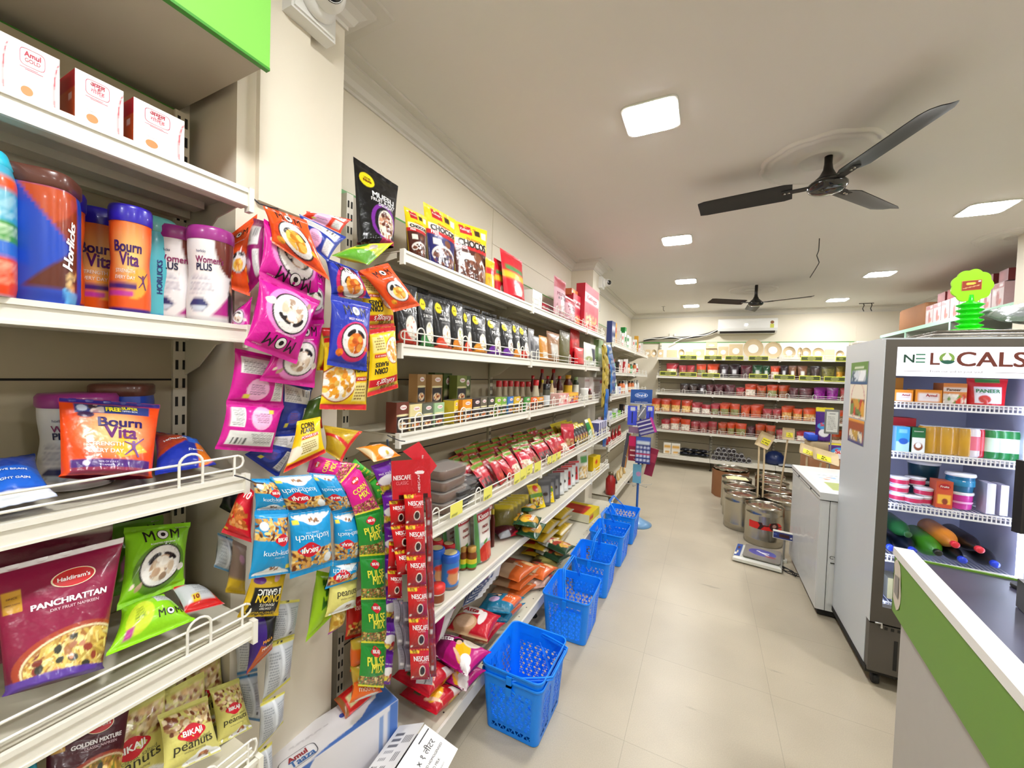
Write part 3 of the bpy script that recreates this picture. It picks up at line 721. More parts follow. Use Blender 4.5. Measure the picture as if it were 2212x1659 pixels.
poster('poster', 'cream poster with an arch and jars in the middle of the fridge side', pp(2.815, 3.095, 1.352, 1.549), art('#f1e8d2', [('c', .5, .52, .42, '#d8a9a0'), ('c', .5, .52, .38, '#f1e8d2'), ('foodr', .1, .08, .92, .6, ['#8c3a2a', '#d9a441', '#6b4a2f', '#7d9a55', '#c9492f'], 20, .11, .6)], .7, 5))
poster('poster', 'rust and blue poster of bottles at the bottom of the fridge side', pp(2.825, 3.09, 1.205, 1.345), art('#a8532f', [('g', 0, .4, '#33508f', '#a8532f'), ('r', 0, .86, 1, 1, '#e9a13b'), ('r', .25, .72, .75, .75, '#f0d8c8'), ('foodr', .1, .12, .9, .55, ['#e8e0c8', '#c9a24a', '#d9c9b0', '#7d7f8f'], 26, .08, .4)], .5, 8))

# chest freezer
fz = tag(empty('chest_freezer', (1.03, 3.69, 0)), 'white chest freezer wrapped in clear plastic beside the tall fridge', 'freezer')
def zp(b, name, par=None): return b.xform(lambda v: v-[1.03, 3.69, 0]).build(name, par or fz)
b = MB(); b.box(.712, 1.35, 3.235, 4.15, .05, .775, m='freezer_white', col='#ddd'); zp(b, 'body')
b = MB()   # rippled plastic wrap on the aisle side
U, V_ = np.meshgrid(np.linspace(0, 1, 60), np.linspace(0, 1, 50), indexing='ij')
P = np.stack([.708+.0025*np.sin(U*9+3*np.sin(V_*7))*np.sin(V_*11+4*np.sin(U*5)), 3.24+U*.90, .06+V_*.71], -1); b.grid(P, '#dfe3e3', 'clear', True); zp(b, 'plastic_wrap')
b = MB(); b.box(.704, 1.356, 3.217, 4.16, .785, .832, m='freezer_white'); b.box(.7035, .7045, 3.22, 4.155, .80, .806, m='slot_dark')
for y in (3.45, 3.85): b.box(.700, .704, y, y+.012, .79, .805, m='slot_dark')
S, wm, hm = plane_S((.74, 3.26, .832), (.58, 0, 0), (0, .86, 0))
U, V_ = np.meshgrid(np.linspace(.04, .92, 40), np.linspace(.04, .75, 50), indexing='ij')
b.grid(S(U, V_, .001), art('#f4f6f4', [('r', .1, .08, .42, .36, '#9aa83f'), ('r', .5, .08, .86, .36, '#8f9f3c'), ('foodr', .1, .45, .9, .62, ['#e79aa0', '#8fb8d8', '#f3d9b0', '#ffffff', '#e58a6a'], 60, .05), ('lines', .12, .64, .9, .72, 4, '#9aa')], 1.5, 2)(U, V_), 'print', False); zp(b, 'lid')
b = MB(); b.box(.72, 1.34, 3.233, 3.236, .05, .775, m='freezer_white'); b.box(.762, .764, 3.230, 3.234, .05, .78, m='slot_dark'); b.box(.775, .85, 3.228, 3.233, .10, .36, m='freezer_white')
S, wm, hm = plane_S((.762, 3.2325, .36), (.2, 0, 0), (0, 0, .08)); put_text(b, S, wm, hm, 'CYCL', .25, .6, .36, '#5b5d60', .02)
b.box(.78, .83, 3.227, 3.229, .37, .376, m='slot_dark'); zp(b, 'end_panel')
b = MB(); b.box(.73, 1.34, 3.25, 4.14, 0.012, .05, m='slot_dark'); zp(b, 'base_plinth')

# counter: rotated a few degrees, far corner nearest the fridge
cz = .95; ca = math.atan2(.048, .571)
co = tag(empty('checkout_counter', (.655, 1.925, 0), PI-ca+0), 'white checkout counter with a green band and a white top edge', 'counter')
# local +y runs toward the camera, local -x runs away from the aisle
L_ = 2.6
mat('desk', '#3f3d52', .3)
b = MB(); b.box(-.62, -.02, .02, L_, .0, cz-.062, m='counter_white'); b.build('cabinet', co)
b = MB(); b.box(-.008, 0, -.012, L_, cz-.235, cz-.028, m='counter_green'); b.box(-.02, -.008, 0, L_, cz-.235, cz-.028, m='counter_white'); b.box(-.62, -.0, -.012, -.004, cz-.235, cz-.028, m='counter_green'); b.build('green_band', co)
b = MB(); b.box(-.05, .004, -.016, L_, cz-.028, cz, m='counter_top'); b.build('ledge', co)
b = MB(); b.box(-.66, -.05, -.012, L_, cz-.06, cz-.034, m='desk'); b.build('desk_top', co)
b = MB()
P = [(.03, -.04), (.05, -.03), (.075, -.045), (.088, -.07), (.096, -.10), (.10, -.14), (.098, -.17), (.09, -.195), (.062, -.212), (.04, -.2), (.024, -.18), (.018, -.13), (.02, -.09), (.018, -.055)]
v = [(.0015+.001*math.sin(i*2.), y-.02, cz+z) for i, (y, z) in enumerate(P)]; v.append((.003, .035, cz-.12)); n = len(P)
b.tri(v, [(i, (i+1) % n, n) for i in range(n)], '#d9cfbd', 'print')
b.add([(.0042, .02, cz-.155), (.0042, .062, cz-.165), (.0042, .062, cz-.085), (.0042, .02, cz-.09)], [(0, 1, 2, 3)], '#8d8982', 'print')
b.build('torn_sticker', co)
b = MB(); S, wm, hm = plane_S((0, 0, cz-.20), (0, .2, 0), (0, 0, .17)); put_text(b, S, wm, hm, 'NE\nLOC', .07, .88, .10, '#2c4a1c', .02, off=.001); b.build('lettering', co)
# things on the counter
def dark_device(name, lab, cat, pts, z0, z1, top='#77757c', side='#0f0f12'):
    o = empty(name, (*np.mean(pts, 0)[:2], z0)); tag(o, lab, cat); c = np.mean(pts, 0)[:2]
    b = MB(); P = [(p[0]-c[0], p[1]-c[1]) for p in pts]; n = len(P); h = z1-z0
    b.tri([(x, y, 0) for x, y in P]+[(x, y, h) for x, y in P], [q for i in range(n) for q in ((i, (i+1) % n, n+i), ((i+1) % n, n+(i+1) % n, n+i))], side, 'plastic'); b.build('body', o)
    b = MB(); b.tri([(x, y, h) for x, y in P], [(0, i, i+1) for i in range(1, n-1)], top, 'rubber'); b.build('top_cover', o); return o
dark_device('cash_drawer', 'black low box with a grey top on the white counter', 'cash drawer', [(.84, 1.68), (.77, 1.2), (1.11, 1.15), (1.16, 1.62)], cz-.032, cz+.05)
b = MB(); b.box(-.17, .17, -.012, .012, .20, .42, m='black'); b.box(-.16, .16, -.014, -.012, .21, .41, m='black_gloss'); b.box(-.02, .02, .0, .03, 0, .3, m='black'); b.rbox(0, .02, 0, .2, .14, .012, .03, '#111', 'black')
p = (1.02, 1.80, cz-.033); o = empty('monitor', p, .35); tag(o, 'black monitor cut off by the right edge above the counter', 'monitor'); b.build('screen', o)
U, V_ = np.meshgrid(np.linspace(0, 1, 12), np.linspace(0, 1, 8), indexing='ij'); rs = np.random.RandomState(2)
b = MB(); o = empty('cloth_rag', (1.12, 1.72, cz+.052)); tag(o, 'crumpled beige cloth on the counter below the fridge bottles', 'cloth')
P = np.stack([U*.26-.13, V_*.12-.06, .02+.022*np.abs(np.sin(U*9+V_*5))*np.sin(V_*3.1)+.004*rs.rand(12, 8)], -1); b.grid(P, '#a2937f', 'rubber'); b.grid(P*[1, 1, 0], '#a2937f', 'rubber', flip=True); b.build('folds', o)

# ================================================================== BASKETS
def petals(s, t, cell=.046):
    """True where the plastic is cut away: flowers of six wedge holes in ribbed columns"""
    i = np.round(s/cell); o = (i % 2)*cell/2; j = np.round((t-o)/cell); dx = s-i*cell; dy = t-j*cell-o; r = np.hypot(dx, dy); a = np.arctan2(dy, dx)
    k = np.abs(((a/(math.pi/3)) % 1)-.5)   # 0 mid wedge .. .5 spoke
    return (r > cell*.13) & (r < cell*.47) & (k < .5-.0017/np.maximum(r, 1e-4)/1.047*1.1)
def basket_body():
    b = MB(); wx, wy, h, tp = .28, .325, .26, .87; r = .03
    # outline, counter-clockwise, sampled at 2 mm
    pts = []
    seg = [((wx/2, -wy/2+r), (wx/2, wy/2-r)), ((wx/2-r, wy/2), (-wx/2+r, wy/2)), ((-wx/2, wy/2-r), (-wx/2, -wy/2+r)), ((-wx/2+r, -wy/2), (wx/2-r, -wy/2))]
    cs = [(wx/2-r, wy/2-r, 0), (-wx/2+r, wy/2-r, 90), (-wx/2+r, -wy/2+r, 180), (wx/2-r, -wy/2+r, 270)]
    side = []
    for k, ((x0, y0), (x1, y1)) in enumerate(seg):
        L = math.hypot(x1-x0, y1-y0); n = int(L/.0023)
        for i in range(n): pts.append((x0+(x1-x0)*i/n, y0+(y1-y0)*i/n)); side.append((k, L*(i/n-.5), L))
        cx, cy, a0 = cs[k]
        for i in range(10): a = math.radians(a0+90*i/10); pts.append((cx+r*math.cos(a), cy+r*math.sin(a))); side.append((-1, 0, 0))
    pts = np.array(pts); n = len(pts); nz = 112; zz = np.linspace(.004, h, nz)
    T = tp+(1-tp)*zz/h
    P = np.stack([pts[:, None, 0]*T, pts[:, None, 1]*T, np.tile(zz, (n, 1))], -1)
    I = np.arange(n*nz).reshape(n, nz); I = np.vstack([I, I[:1]])
    f = np.stack([I[:-1, :-1], I[1:, :-1], I[1:, 1:], I[:-1, 1:]], -1)
    keep = np.ones((n, nz-1), bool); k = np.array([q[0] for q in side]); s = np.array([q[1] for q in side]); L = np.array([q[2] for q in side])
    Z = (zz[1:]+zz[:-1])/2
    hole = petals(s[:, None]+0*Z, Z[None, :]-.02) & (Z[None] > .022) & (Z[None] < h-.045) & (k[:, None] >= 0) & (np.abs(s[:, None]) < L[:, None]/2-.008)
    hole &= ~((np.abs(s[:, None]) < .016) & np.isin(k, (0, 2))[:, None])
    f = f[~hole]
    b.add(P.reshape(-1, 3), f, '#1183dd', 'basket_blue', True)
    # rim, floor
    def ring(t, z, o=0): return np.c_[pts[::3, 0]*t*(1+o), pts[::3, 1]*t*(1+o), np.full(len(pts[::3]), z)]
    R = np.stack([ring(1, h-.012, .0), ring(1, h-.010, .03), ring(1, h, .035), ring(1, h+.003, .02), ring(1, h, -.003)], 1)
    b.grid(R, '#1183dd', 'basket_blue', True, wrap=True)
    q = ring(tp, .004); v = np.vstack([q, [[0, 0, .004]]]); m_ = len(q); b.tri(v, [((i+1) % m_, i, m_) for i in range(m_)]+[(i, (i+1) % m_, m_) for i in range(m_)], '#1183dd', 'basket_blue')
    return b
_bm = None
def basket(x, y, z, rz, ang, lab, group='blue shopping baskets in a row on the floor'):
    global _bm
    o = empty('shopping_basket', (x, y, z), rz); tag(o, lab, 'basket', group)
    if _bm is None: bo = basket_body().build('basket_body', o); _bm = bo.data
    else: bo = bpy.data.objects.new('basket_body', _bm); COL.objects.link(bo); bo.parent = o
    hd = MB(); t = np.linspace(0, 1, 25); yy = -.168+.336*t; up = .165*np.clip(np.sin(t*math.pi)*1.7, 0, 1)
    for dx in (-.006, .006): hd.tube(np.c_[up*math.cos(ang)+dx*math.sin(ang), yy, .235+up*math.sin(ang)+dx*math.cos(ang)], .0042, '#1183dd', 'basket_blue', 6)
    for s in (-1, 1): hd.box(-.012, .012, s*.172-.004, s*.172+.004, .205, .25, m='basket_blue')
    hd.build('handle', o); return o
basket(-.685, 1.625, 0, .0, -.9, 'lower blue basket of the nested pair nearest the camera, handle hanging outside')
basket(-.685, 1.625, .034, .0, .12, 'upper blue basket of the nested pair nearest the camera, handle folded on its rim')
basket(-.682, 2.32, 0, .02, 1.75, 'second blue basket in the floor row, handle leaning up, behind the nested pair')
basket(-.686, 2.86, 0, .03, 1.45, 'third blue basket in the floor row with its handle standing')
basket(-.682, 3.38, 0, -.02, 1.9, 'fourth blue basket in the floor row, next to last')
basket(-.670, 3.87, 0, .0, 2.3, 'last blue basket in the floor row, beside the toothbrush stand')

# ================================================================== DRUMS, SCALE
mat('drum_lid', '#c8c2b4', .12, metal=1, bump=(5, .25, .02))
def drum(x, y, lab, r=.162, h=.36, wrap=None):
    o = empty('steel_drum', (x, y, 0)); tag(o, lab, 'drum', 'steel grain drums beside the freezer')
    b = MB(); b.lathe([(r*.96, 0), (r, .006), (r, .05), (r*1.012, .055), (r, .062), (r, h-.075), (r*1.015, h-.068), (r, h-.06), (r, h-.01), (r*1.02, h-.006), (r*1.02, h), (r*.985, h), (r*.98, h-.02)], n=44, m='tin_steel', cap=False)
    b.lathe([(r*.96, 0), (0, .001)], n=44, m='tin_steel', cap=False); bo = b.build('drum_body', o)
    b = MB(); b.lathe([(r*.98, h-.018), (r*.9, h-.022), (r*.87, h-.012), (r*.5, h-.008), (0, h-.006)], n=44, m='drum_lid', cap=False); b.build('lid', o)
    if wrap:
        b = MB(); b.lathe([(r*1.09, .0), (r*1.09, h-.03)], n=10, col='#8e5f3f', m='kraft', cap=False); b.build('cardboard_wrap', o)
    return o
_dr = [(.555, 4.47, 'steel drum right behind the weighing scale, with a red arrow sticker'), (.39, 4.80, 'steel drum at the aisle corner, left of the stickered one'), (.39, 5.17, 'second steel drum along the aisle side'),
       (.385, 5.54, 'steel drum of the aisle row with a paper on its lid'), (.745, 4.82, 'steel drum against the freezer corner behind the stickered one'), (.76, 5.19, 'second steel drum of the freezer row'), (.76, 5.56, 'third steel drum of the freezer row'), (.78, 5.95, 'last steel drum of the freezer row')]
for x, y, l in _dr: drum(x, y, l)
drum(.345, 6.03, 'steel drum wrapped in brown cardboard at the far end of the aisle row', .2, .38, wrap=1)
b = MB(); r_ = .1625*1.0    # sticker bent round the front drum
def cyl_S(cx, cy, r):
    def S(u, v, off=0):
        th = -PI/2+(np.asarray(u)-.5)*1.9; return np.stack([cx+(r+off)*np.cos(th), cy+(r+off)*np.sin(th), .165+np.asarray(v)*.075], -1)
    return S
S = cyl_S(.555, 4.47, .1625); o = empty('red_sticker', (.555, 4.3, .16)); tag(o, 'red and black arrow-shaped sticker on the front steel drum', 'sticker')
A = art('#e3221c', [('p', [(.28, 0), (.36, 0), (.45, .45), (.36, 1), (.26, 1), (.34, .5)], '#2a1210'), ('p', [(.36, .45), (.6, .48), (.6, .62), (.36, .60)], '#2a1210'), ('c', .72, .55, .13, '#3a1512'), ('c', .72, .6, .055, '#b98d80'), ('r', .82, .4, 1, .52, '#2a1210')], .25)
U, V_ = np.meshgrid(np.linspace(.02, .98, 70), np.linspace(0, 1, 22), indexing='ij')
top = np.where(U < .4, .85, np.where(U < .58, .62, .62+.38*np.sqrt(np.clip(1-((U-.75)/.2)**2, 0, 1)))); b.grid(S(U, V_*top, .001)-np.array([.555, 4.3, .16]), A(U, V_*top), 'print', False); b.build('vinyl', o)
o = empty('paper_sheet', (.385, 5.5, .362)); tag(o, 'cream paper lying on the lid of a steel drum', 'paper'); b = MB(); b.tri([(-.11, -.1, 0), (.12, -.09, .004), (.1, .06, .004), (-.04, .1, 0), (-.12, .02, .002)], [(0, 1, 2), (0, 2, 3), (0, 3, 4)], '#efe3b0', 'print'); b.build('sheet', o)

sx = tag(empty('weighing_scale', (.475, 3.98, 0), -.17), 'white platform weighing scale with a blue keypad on the floor', 'weighing scale')
b = MB(); v = []
for z, g in ((.012, 0), (.035, 0), (.05, .018)): v += [(-.185+g, -.165+g, z), (.165-g, -.165+g, z), (.165-g, .165-g, z), (-.185+g, .165-g, z)]
f = []
for k in (0, 1): f += [(4*k+i, 4*k+(i+1) % 4, 4*k+4+(i+1) % 4, 4*k+4+i) for i in range(4)]
b.add(v, f+[(8, 9, 10, 11), (3, 2, 1, 0)], '#e6e6dc', 'plastic'); b.build('base', sx)
b = MB(); b.rbox(.02, .0, .058, .27, .29, .012, .02, '#8b8780', 'plastic', n=5); b.box(-.05, .07, -.05, .05, .045, .06, '#444', 'plastic')
S, wm, hm = plane_S((-.1, -.13, .0705), (.24, 0, 0), (0, .26, 0)); U, V_ = np.meshgrid(np.linspace(.05, .95, 40), np.linspace(.05, .95, 40), indexing='ij')
b.grid(S(U, V_, .0004), art('#8b8780', [('e', .5, .52, .42, .3, '#5457a8'), ('e', .75, .3, .16, .08, '#9c5560'), ('p', [(.3, .62), (.36, .66), (.72, .38), (.66, .35)], '#f2f2f2'), ('r', .42, .5, .7, .56, '#e8e8f4')], 1)(U, V_), 'print', False); b.build('platform', sx)
b = MB(); S, wm, hm = plane_S((-.183, .15, .046), (0, -.30, 0), (.052, 0, .006)); U, V_ = np.meshgrid(np.linspace(0.02, .98, 50), np.linspace(.1, .95, 16), indexing='ij')
b.grid(S(U, V_, .004), art('#2e4f9e', [('r', .2, .3, .42, .7, '#1d2c55'), ('r', .24, .4, .38, .6, '#7a2020'), ('r', .55, .35, .75, .6, '#d9c9a0'), ('r', .72, .1, .9, .4, '#e6e6dc')], .2)(U, V_), 'print', False); b.build('keypad', sx)
b = MB(); b.tube([(.17, .12, .01), (.17, .12, .2)], .009, '#9b988d', 'plastic'); b.box(.15, .195, .095, .15, 0, .02, '#d8d8cc', 'plastic'); b.build('display_pole', sx)
b = MB(); b.box(.085, .235, .085, .125, .20, .262, '#e6e6dc', 'plastic')
S, wm, hm = plane_S((.09, .0845, .205), (.14, 0, 0), (0, 0, .052)); U, V_ = np.meshgrid(np.linspace(0, 1, 30), np.linspace(0, 1, 12), indexing='ij'); b.grid(S(U, V_, .001), art('#26357c', [('r', .3, .25, .8, .75, '#3a1018'), ('c', .9, .35, .04, '#ffffff'), ('r', .03, .5, .2, .7, '#4a66b8')], .37)(U, V_), 'print', False); b.build('display_head', sx)
b = MB(); rs = np.random.RandomState(8)
for i in range(5):
    t = np.linspace(0, 1, 16); x = .60+.12*t; y = 3.95-.16*t+.03*np.sin(t*7+i*2)*(1-t*.4); b.tube(np.c_[x+.02*np.sin(t*9+i), y, .006+.004*i+.0*t], .003, '#141414', 'rubber', 5)
tag(b.build('power_cord'), 'tangled black cord on the floor between the scale and the freezer', 'cord')

# scoops standing in the drums
mat('areca', '#cdb791', .6, var=(30, .08))
def scoop(base, headc, ax, ay, w_, h_, lab, txt, st=(.5, .45), sticks=((0, 0),)):
    o = empty('grain_scoop', base); tag(o, lab, 'scoop', 'wooden tray scoops with yellow price stickers'); base = np.array(base, float); hc = np.array(headc, float)-base
    ax, ay = np.array(ax, float), np.array(ay, float); ax /= np.linalg.norm(ax); ay -= ax*(ax@ay); ay /= np.linalg.norm(ay); nn = np.cross(ax, ay)
    b = MB(); U, V_ = np.meshgrid(np.linspace(-1, 1, 13), np.linspace(-1, 1, 13), indexing='ij')
    for off, fl in ((0, False), (-.005, True)):
        q = np.maximum(np.abs(U), np.abs(V_)); d = .018*np.clip((q-.7)/.3, 0, 1)
        X = U*(1-.12*np.clip(np.abs(V_)-.6, 0, 1)); P = hc+X[..., None]*ax*w_/2+V_[..., None]*ay*h_/2+(d+off)[..., None]*nn; b.grid(P, '#cdb791', 'areca', True, flip=fl)
    b.build('scoop_tray', o)
    b = MB()
    for dx, dz in sticks: b.tube([np.array([dx, 0, 0]), hc+np.array([dz, 0, 0])-ay*h_*.42-nn*.006], .0085, '#cdb791', 'areca', 8)
    b.build('handle', o)
    b = MB(); c = hc+ax*w_*(st[0]-.5)+ay*h_*(st[1]-.5)+nn*.004; sw, sh = w_*.55, h_*.4
    S, wm, hm = panel(b, c-ax*sw/2-ay*sh/2, ax*sw, ay*sh, '#f2e53c', 2, 'print', .001); put_text(b, S, wm, hm, txt[0], .5, .7, min(.8, .09*len(txt[0])), '#2c2a1c', .03); put_text(b, S, wm, hm, txt[1], .5, .28, min(.8, .09*len(txt[1])), '#2c2a1c', .03); b.build('price_sticker', o)
scoop((.53, 4.80+.0, .345), (.575, 4.86, .935), (1, 0, -.42), (.12, .0, 1), .135, .16, 'light wooden scoop with a yellow price sticker, left of the standing pair', ('Golden DP', 'Rs. 49/kg'), (.62, .45), ((.0, -.02), (.045, .03)))
scoop((.80, 5.30, .345), (.85, 5.33, .97), (1, 0, -.03), (0, .15, 1), .115, .13, 'small wooden scoop with a yellow price sticker, upright right of the tilted one', ('Rs.', '160/kg'), (.62, .42))
scoop((.90, 4.62, .345), (.90, 4.62, .89), (1, 0, -.35), (-.5, .5, .55), .15, .15, 'wooden scoop with its price sticker turned down beside the freezer lid', ('Rs.', '60 /k'))
scoop((.99, 4.60, .345), (1.02, 4.56, .86), (1, 0, -.25), (-.35, .6, .5), .2, .17, 'widest wooden scoop tipped over the freezer lid edge', ('Rs.', '48 /k'), (.45, .4), ((-.03, -.03), (.02, .02)))
o = empty('price_board', (1.10, 4.75, 0)); tag(o, 'grey framed price board on a thin pole behind the freezer', 'price board'); b = MB(); b.tube([(0, 0, 0), (0, 0, 1.09)], .006, '#8b8a88', 'plastic'); b.build('pole', o)
b = MB(); b.rbox(0, 0, 1.065, .115, .014, .235, .01, '#6f6f6d', 'plastic'); S, wm, hm = panel(b, (-.044, -.0075, 1.085), (.088, 0, 0), (0, 0, .195), art('#c3c4bf', [('lines', .12, .1, .9, .8, 9, '#8e8f8c'), ('r', .25, .88, .75, .92, '#77787a')], 2.2), 24); b.build('board', o)
def support(name, lab, x0, x1, y0, y1, z0, z1, col='#b59668', m='kraft'):
    o = empty(name, ((x0+x1)/2, (y0+y1)/2, z0)); tag(o, lab, name.replace('_', ' ')); b = MB(); b.box(-(x1-x0)/2, (x1-x0)/2, -(y1-y0)/2, (y1-y0)/2, 0, z1-z0, col, m, .03); b.build('body', o); return o
support('carton', 'tall brown carton behind the steel drums by the freezer', 1.0, 1.6, 4.95, 5.5, 0, .78)

# ================================================================== RIGHT SHELF UNIT with mint edges
rs_ = tag(empty('cubby_shelf', (2.2, 5.95, 0)), 'tall wooden cubby shelf with mint green edges on the right wall', 'shelf unit')
def rp(b, n): return b.xform(lambda v: v-[2.2, 5.95, 0]).build(n, rs_)
b = MB(); b.box(2.2, 2.77, 4.53, 7.35, 2.225, 2.25, m='mint_in'); b.box(2.193, 2.2, 4.53, 7.35, 2.215, 2.255, m='mint'); rp(b, 'top_board')
for y in (4.55, 5.55, 6.55, 7.32):
    b = MB(); b.box(2.2, 2.77, y, y+.02, 0, 2.225, m='mint_in'); b.box(2.193, 2.2, y-.006, y+.026, 0, 2.22, m='mint'); rp(b, 'divider')
for z in (1.85, 1.45, 1.05, .65, .25):
    for y in (4.57, 5.57, 6.57):
        b = MB(); y1 = min(y+.98, 7.32); b.box(2.21, 2.75, y, y1, z, z+.02, m='mint_in'); b.box(2.2, 2.21, y, y1, z-.005, z+.025, m='mint'); rp(b, 'shelf_board')
b = MB(); b.box(2.75, 2.77, 4.55, 7.35, 0, 2.225, m='mint_in'); rp(b, 'back_board')

# air conditioner
ac = tag(empty('air_conditioner', (.575, YB, 2.35)), 'white split air conditioner on the back wall under the far ceiling', 'air conditioner')
b = MB(); prof = [(0, .0), (-.15, .0), (-.19, .035), (-.205, .08), (-.205, .20), (-.19, .235), (-.12, .25), (0, .25)]
def extr(b, prof, x0, x1, m, col='#eee'):
    n = len(prof); v = [(x0, y, z) for y, z in prof]+[(x1, y, z) for y, z in prof]
    b.add(v, [(i, (i+1) % n, n+(i+1) % n, n+i) for i in range(n)], col, m); b.tri(v, [(0, i+1, i) for i in range(1, n-1)]+[(n, n+i, n+i+1) for i in range(1, n-1)], col, m)
extr(b, prof, -.43, .43, 'white_plastic'); b.build('case', ac)
b = MB(); b.add([(-.40, -.152, -.002), (.40, -.152, -.002), (.40, -.193, .034), (-.40, -.193, .034)], [(0, 1, 2, 3)], '#2c2624', 'plastic'); b.add([(-.40, -.16, -.004), (.40, -.16, -.004), (.40, -.175, -.002), (-.40, -.175, -.002)], [(0, 1, 2, 3)], '#cfcfcf', 'plastic'); b.build('air_outlet', ac)
b = MB(); S, wm, hm = plane_S((-.43, -.2055, .05), (.86, 0, 0), (0, 0, .15))
disc(b, S, .91, .80, .03, wm, hm, '#8a5a35', .001); b.add(S(np.array([.88, .94, .94, .88]), np.array([.2, .2, .62, .62]), .001), [(0, 1, 2, 3)], '#c9cc55', 'print'); b.add(S(np.array([.46, .5, .51, .47]), np.array([.5, .48, .66, .68]), .001), [(0, 1, 2, 3)], '#ffffff', 'led')  # skewed white patch glows with the ceiling panels' material
b.add(S(np.array([.45, .51, .51, .45]), np.array([.05, .05, .07, .07]), .001), [(0, 1, 2, 3)], '#6b6b6b', 'print'); b.build('labels', ac)
p0, p1 = at(1390, 735, y=YB-.06), (.145, YB-.08, 2.42)
b = MB(); t = np.linspace(0, 1, 30)[:, None]; P = p0*(1-t)+np.array(p1)*t; P[:, 2] += -.05*np.sin(t[:, 0]*PI)+.03*np.sin(t[:, 0]*6)
b.tube(P, .022, '#3b3936', 'rubber', 8); tag(b.build('refrigerant_pipe'), 'dark insulated pipe sagging left of the air conditioner', 'pipe')
b = MB(); Q = P.copy(); Q[:, 1] -= .03; Q[:, 2] += .012*np.sin(t[:, 0]*20); b.tube(Q, .008, '#e9e7e0', 'rubber', 6); b.tube([Q[16], Q[13]+[0, 0, -.09], Q[11]+[0, 0, -.14]], .007, '#e9e7e0', 'rubber'); tag(b.build('white_cable'), 'white cable wound along the dark air conditioner pipe', 'cable')
b = MB(); q = at(1450, 724, y=YB-.01); b.box(q[0]-.03, q[0]+.03, YB-.035, YB, q[2]-.03, q[2]+.03, '#d8d4c8', 'plastic'); b.lathe([(.02, 0), (.02, .04)], q[0]+.06, YB-.03, q[2]-.02, 12, '#e0e0da', 'plastic'); tag(b.build('wall_socket'), 'small grey socket on the back wall above the shelves', 'socket')

# things on top of the fridge
o = empty('tray_stack', (1.29, 2.86, FZ+.012)); tag(o, 'stack of shiny flat trays on top of the fridge', 'trays')
for i in range(3):
    b = MB(); b.rbox(0, 0, i*.014, .58-.02*i, .34, .011, .02, ['#7f7a70', '#a7a199', '#6a645b'][i], 'foil'); b.build('tray', o)
fl = tag(empty('flower_sign', (1.175, 2.80, FZ+.054)), 'bright green flower-shaped plastic sign with a stacked ribbed stem on the fridge', 'sign')
b = MB(); pr = [(0, 0), (.085, 0), (.09, .004), (.05, .014), (.035, .014)]
b.lathe(pr, n=30, col='#4df23a', m='plastic', cap=False); b.build('foot', fl)
b = MB(); z = .014; pr = [(.03, z)]
for i in range(5): pr += [(.032, z+.002), (.048, z+.013), (.050, z+.017), (.036, z+.022), (.03, z+.026)]; z += .026
pr += [(.018, z+.004), (.012, z+.012), (.010, z+.04)]
b.lathe(pr, n=28, col='#22e51c', m='plastic', cap=False); b.build('stem', fl); zc = z+.085
b = MB(); th = np.linspace(0, 2*PI, 97)[:-1]; R = .078*(1+.10*np.abs(np.cos(th*4.5)))*1.0
for y, fl2 in ((-.006, False), (.006, True)):
    v = np.c_[.9*R*np.cos(th), np.full(96, y), zc+R*np.sin(th)*.98]; v = np.vstack([v, [0, y, zc]]); b.tri(v, [((i, (i+1) % 96, 96) if not fl2 else ((i+1) % 96, i, 96)) for i in range(96)], '#9dfb12', 'plastic')
P = np.stack([np.c_[.9*R*np.cos(th), np.full(96, y), zc+R*np.sin(th)*.98] for y in (-.006, .006)], 1); b.grid(P, '#b8ff3a', 'plastic', False, wrap=True); b.build('flower_head', fl)
b = MB(); S, wm, hm = panel(b, (-.038, -.0075, zc-.025), (.072, 0, .004), (0, 0, .05), art('#9c3116', [('r', 0, 0, 1, .04, '#d9a04a'), ('r', 0, .96, 1, 1, '#d9a04a'), ('r', 0, 0, .03, 1, '#d9a04a'), ('r', .97, 0, 1, 1, '#d9a04a'), ('e', .45, .68, .24, .1, '#e8d24a'), ('p', [(.08, .18), (.9, .42), (.9, .5), (.08, .26)], '#d9b07a'), ('r', .82, .82, .94, .94, '#ffffff')], .7), 26); b.build('label', fl)

# ================================================================== PRODUCTS: printed designs
def oval_logo(mb, S, wm, hm, u, v, r, txt, col='#c4161c', ring='#f2e3c0', tc='#ffffff', sy=.55, rot=0):
    disc(mb, S, u, v, r, wm, hm, ring, .0010, sy=sy); disc(mb, S, u, v, r*.92, wm, hm, col, .0014, sy=sy)
    put_text(mb, S, wm, hm, txt, u, v, r*1.45, tc, .02, off=.0019, rot=rot)
def badge(mb, S, wm, hm, u, v, w_, txt='BIKAJI', col='#d2152c'):
    t = np.linspace(0, 2*PI, 33); rr = .5*(1+.10*np.cos(4*t)); uu = np.r_[u, u+w_*rr*np.cos(t)]; vv = np.r_[v, v+w_*.62*rr*np.sin(t)*wm/hm]
    mb.tri(S(uu, vv, .0012), [(0, i, i+1) for i in range(1, 33)], col, 'print'); put_text(mb, S, wm, hm, txt, u, v, w_*.74, '#ffffff', .03, off=.0017)
def mom_logo(mb, S, wm, hm, u, v, w_, col='#1c0f18'):
    for q in (-1, 1): put_text(mb, S, wm, hm, 'M', u+q*w_*.33, v, w_*.24, col, .012, off=.0012, stretch=1.2, rot=-.05*q)
    disc(mb, S, u, v, w_*.155, wm, hm, col, .0012); disc(mb, S, u, v, w_*.135, wm, hm, '#f6f2f4', .0015); disc(mb, S, u, v, w_*.065, wm, hm, col, .0018, n=12)
MAKH = ['#efe6da', '#e0d2c0', '#f6f0e8', '#c9b49c', '#b0927a']
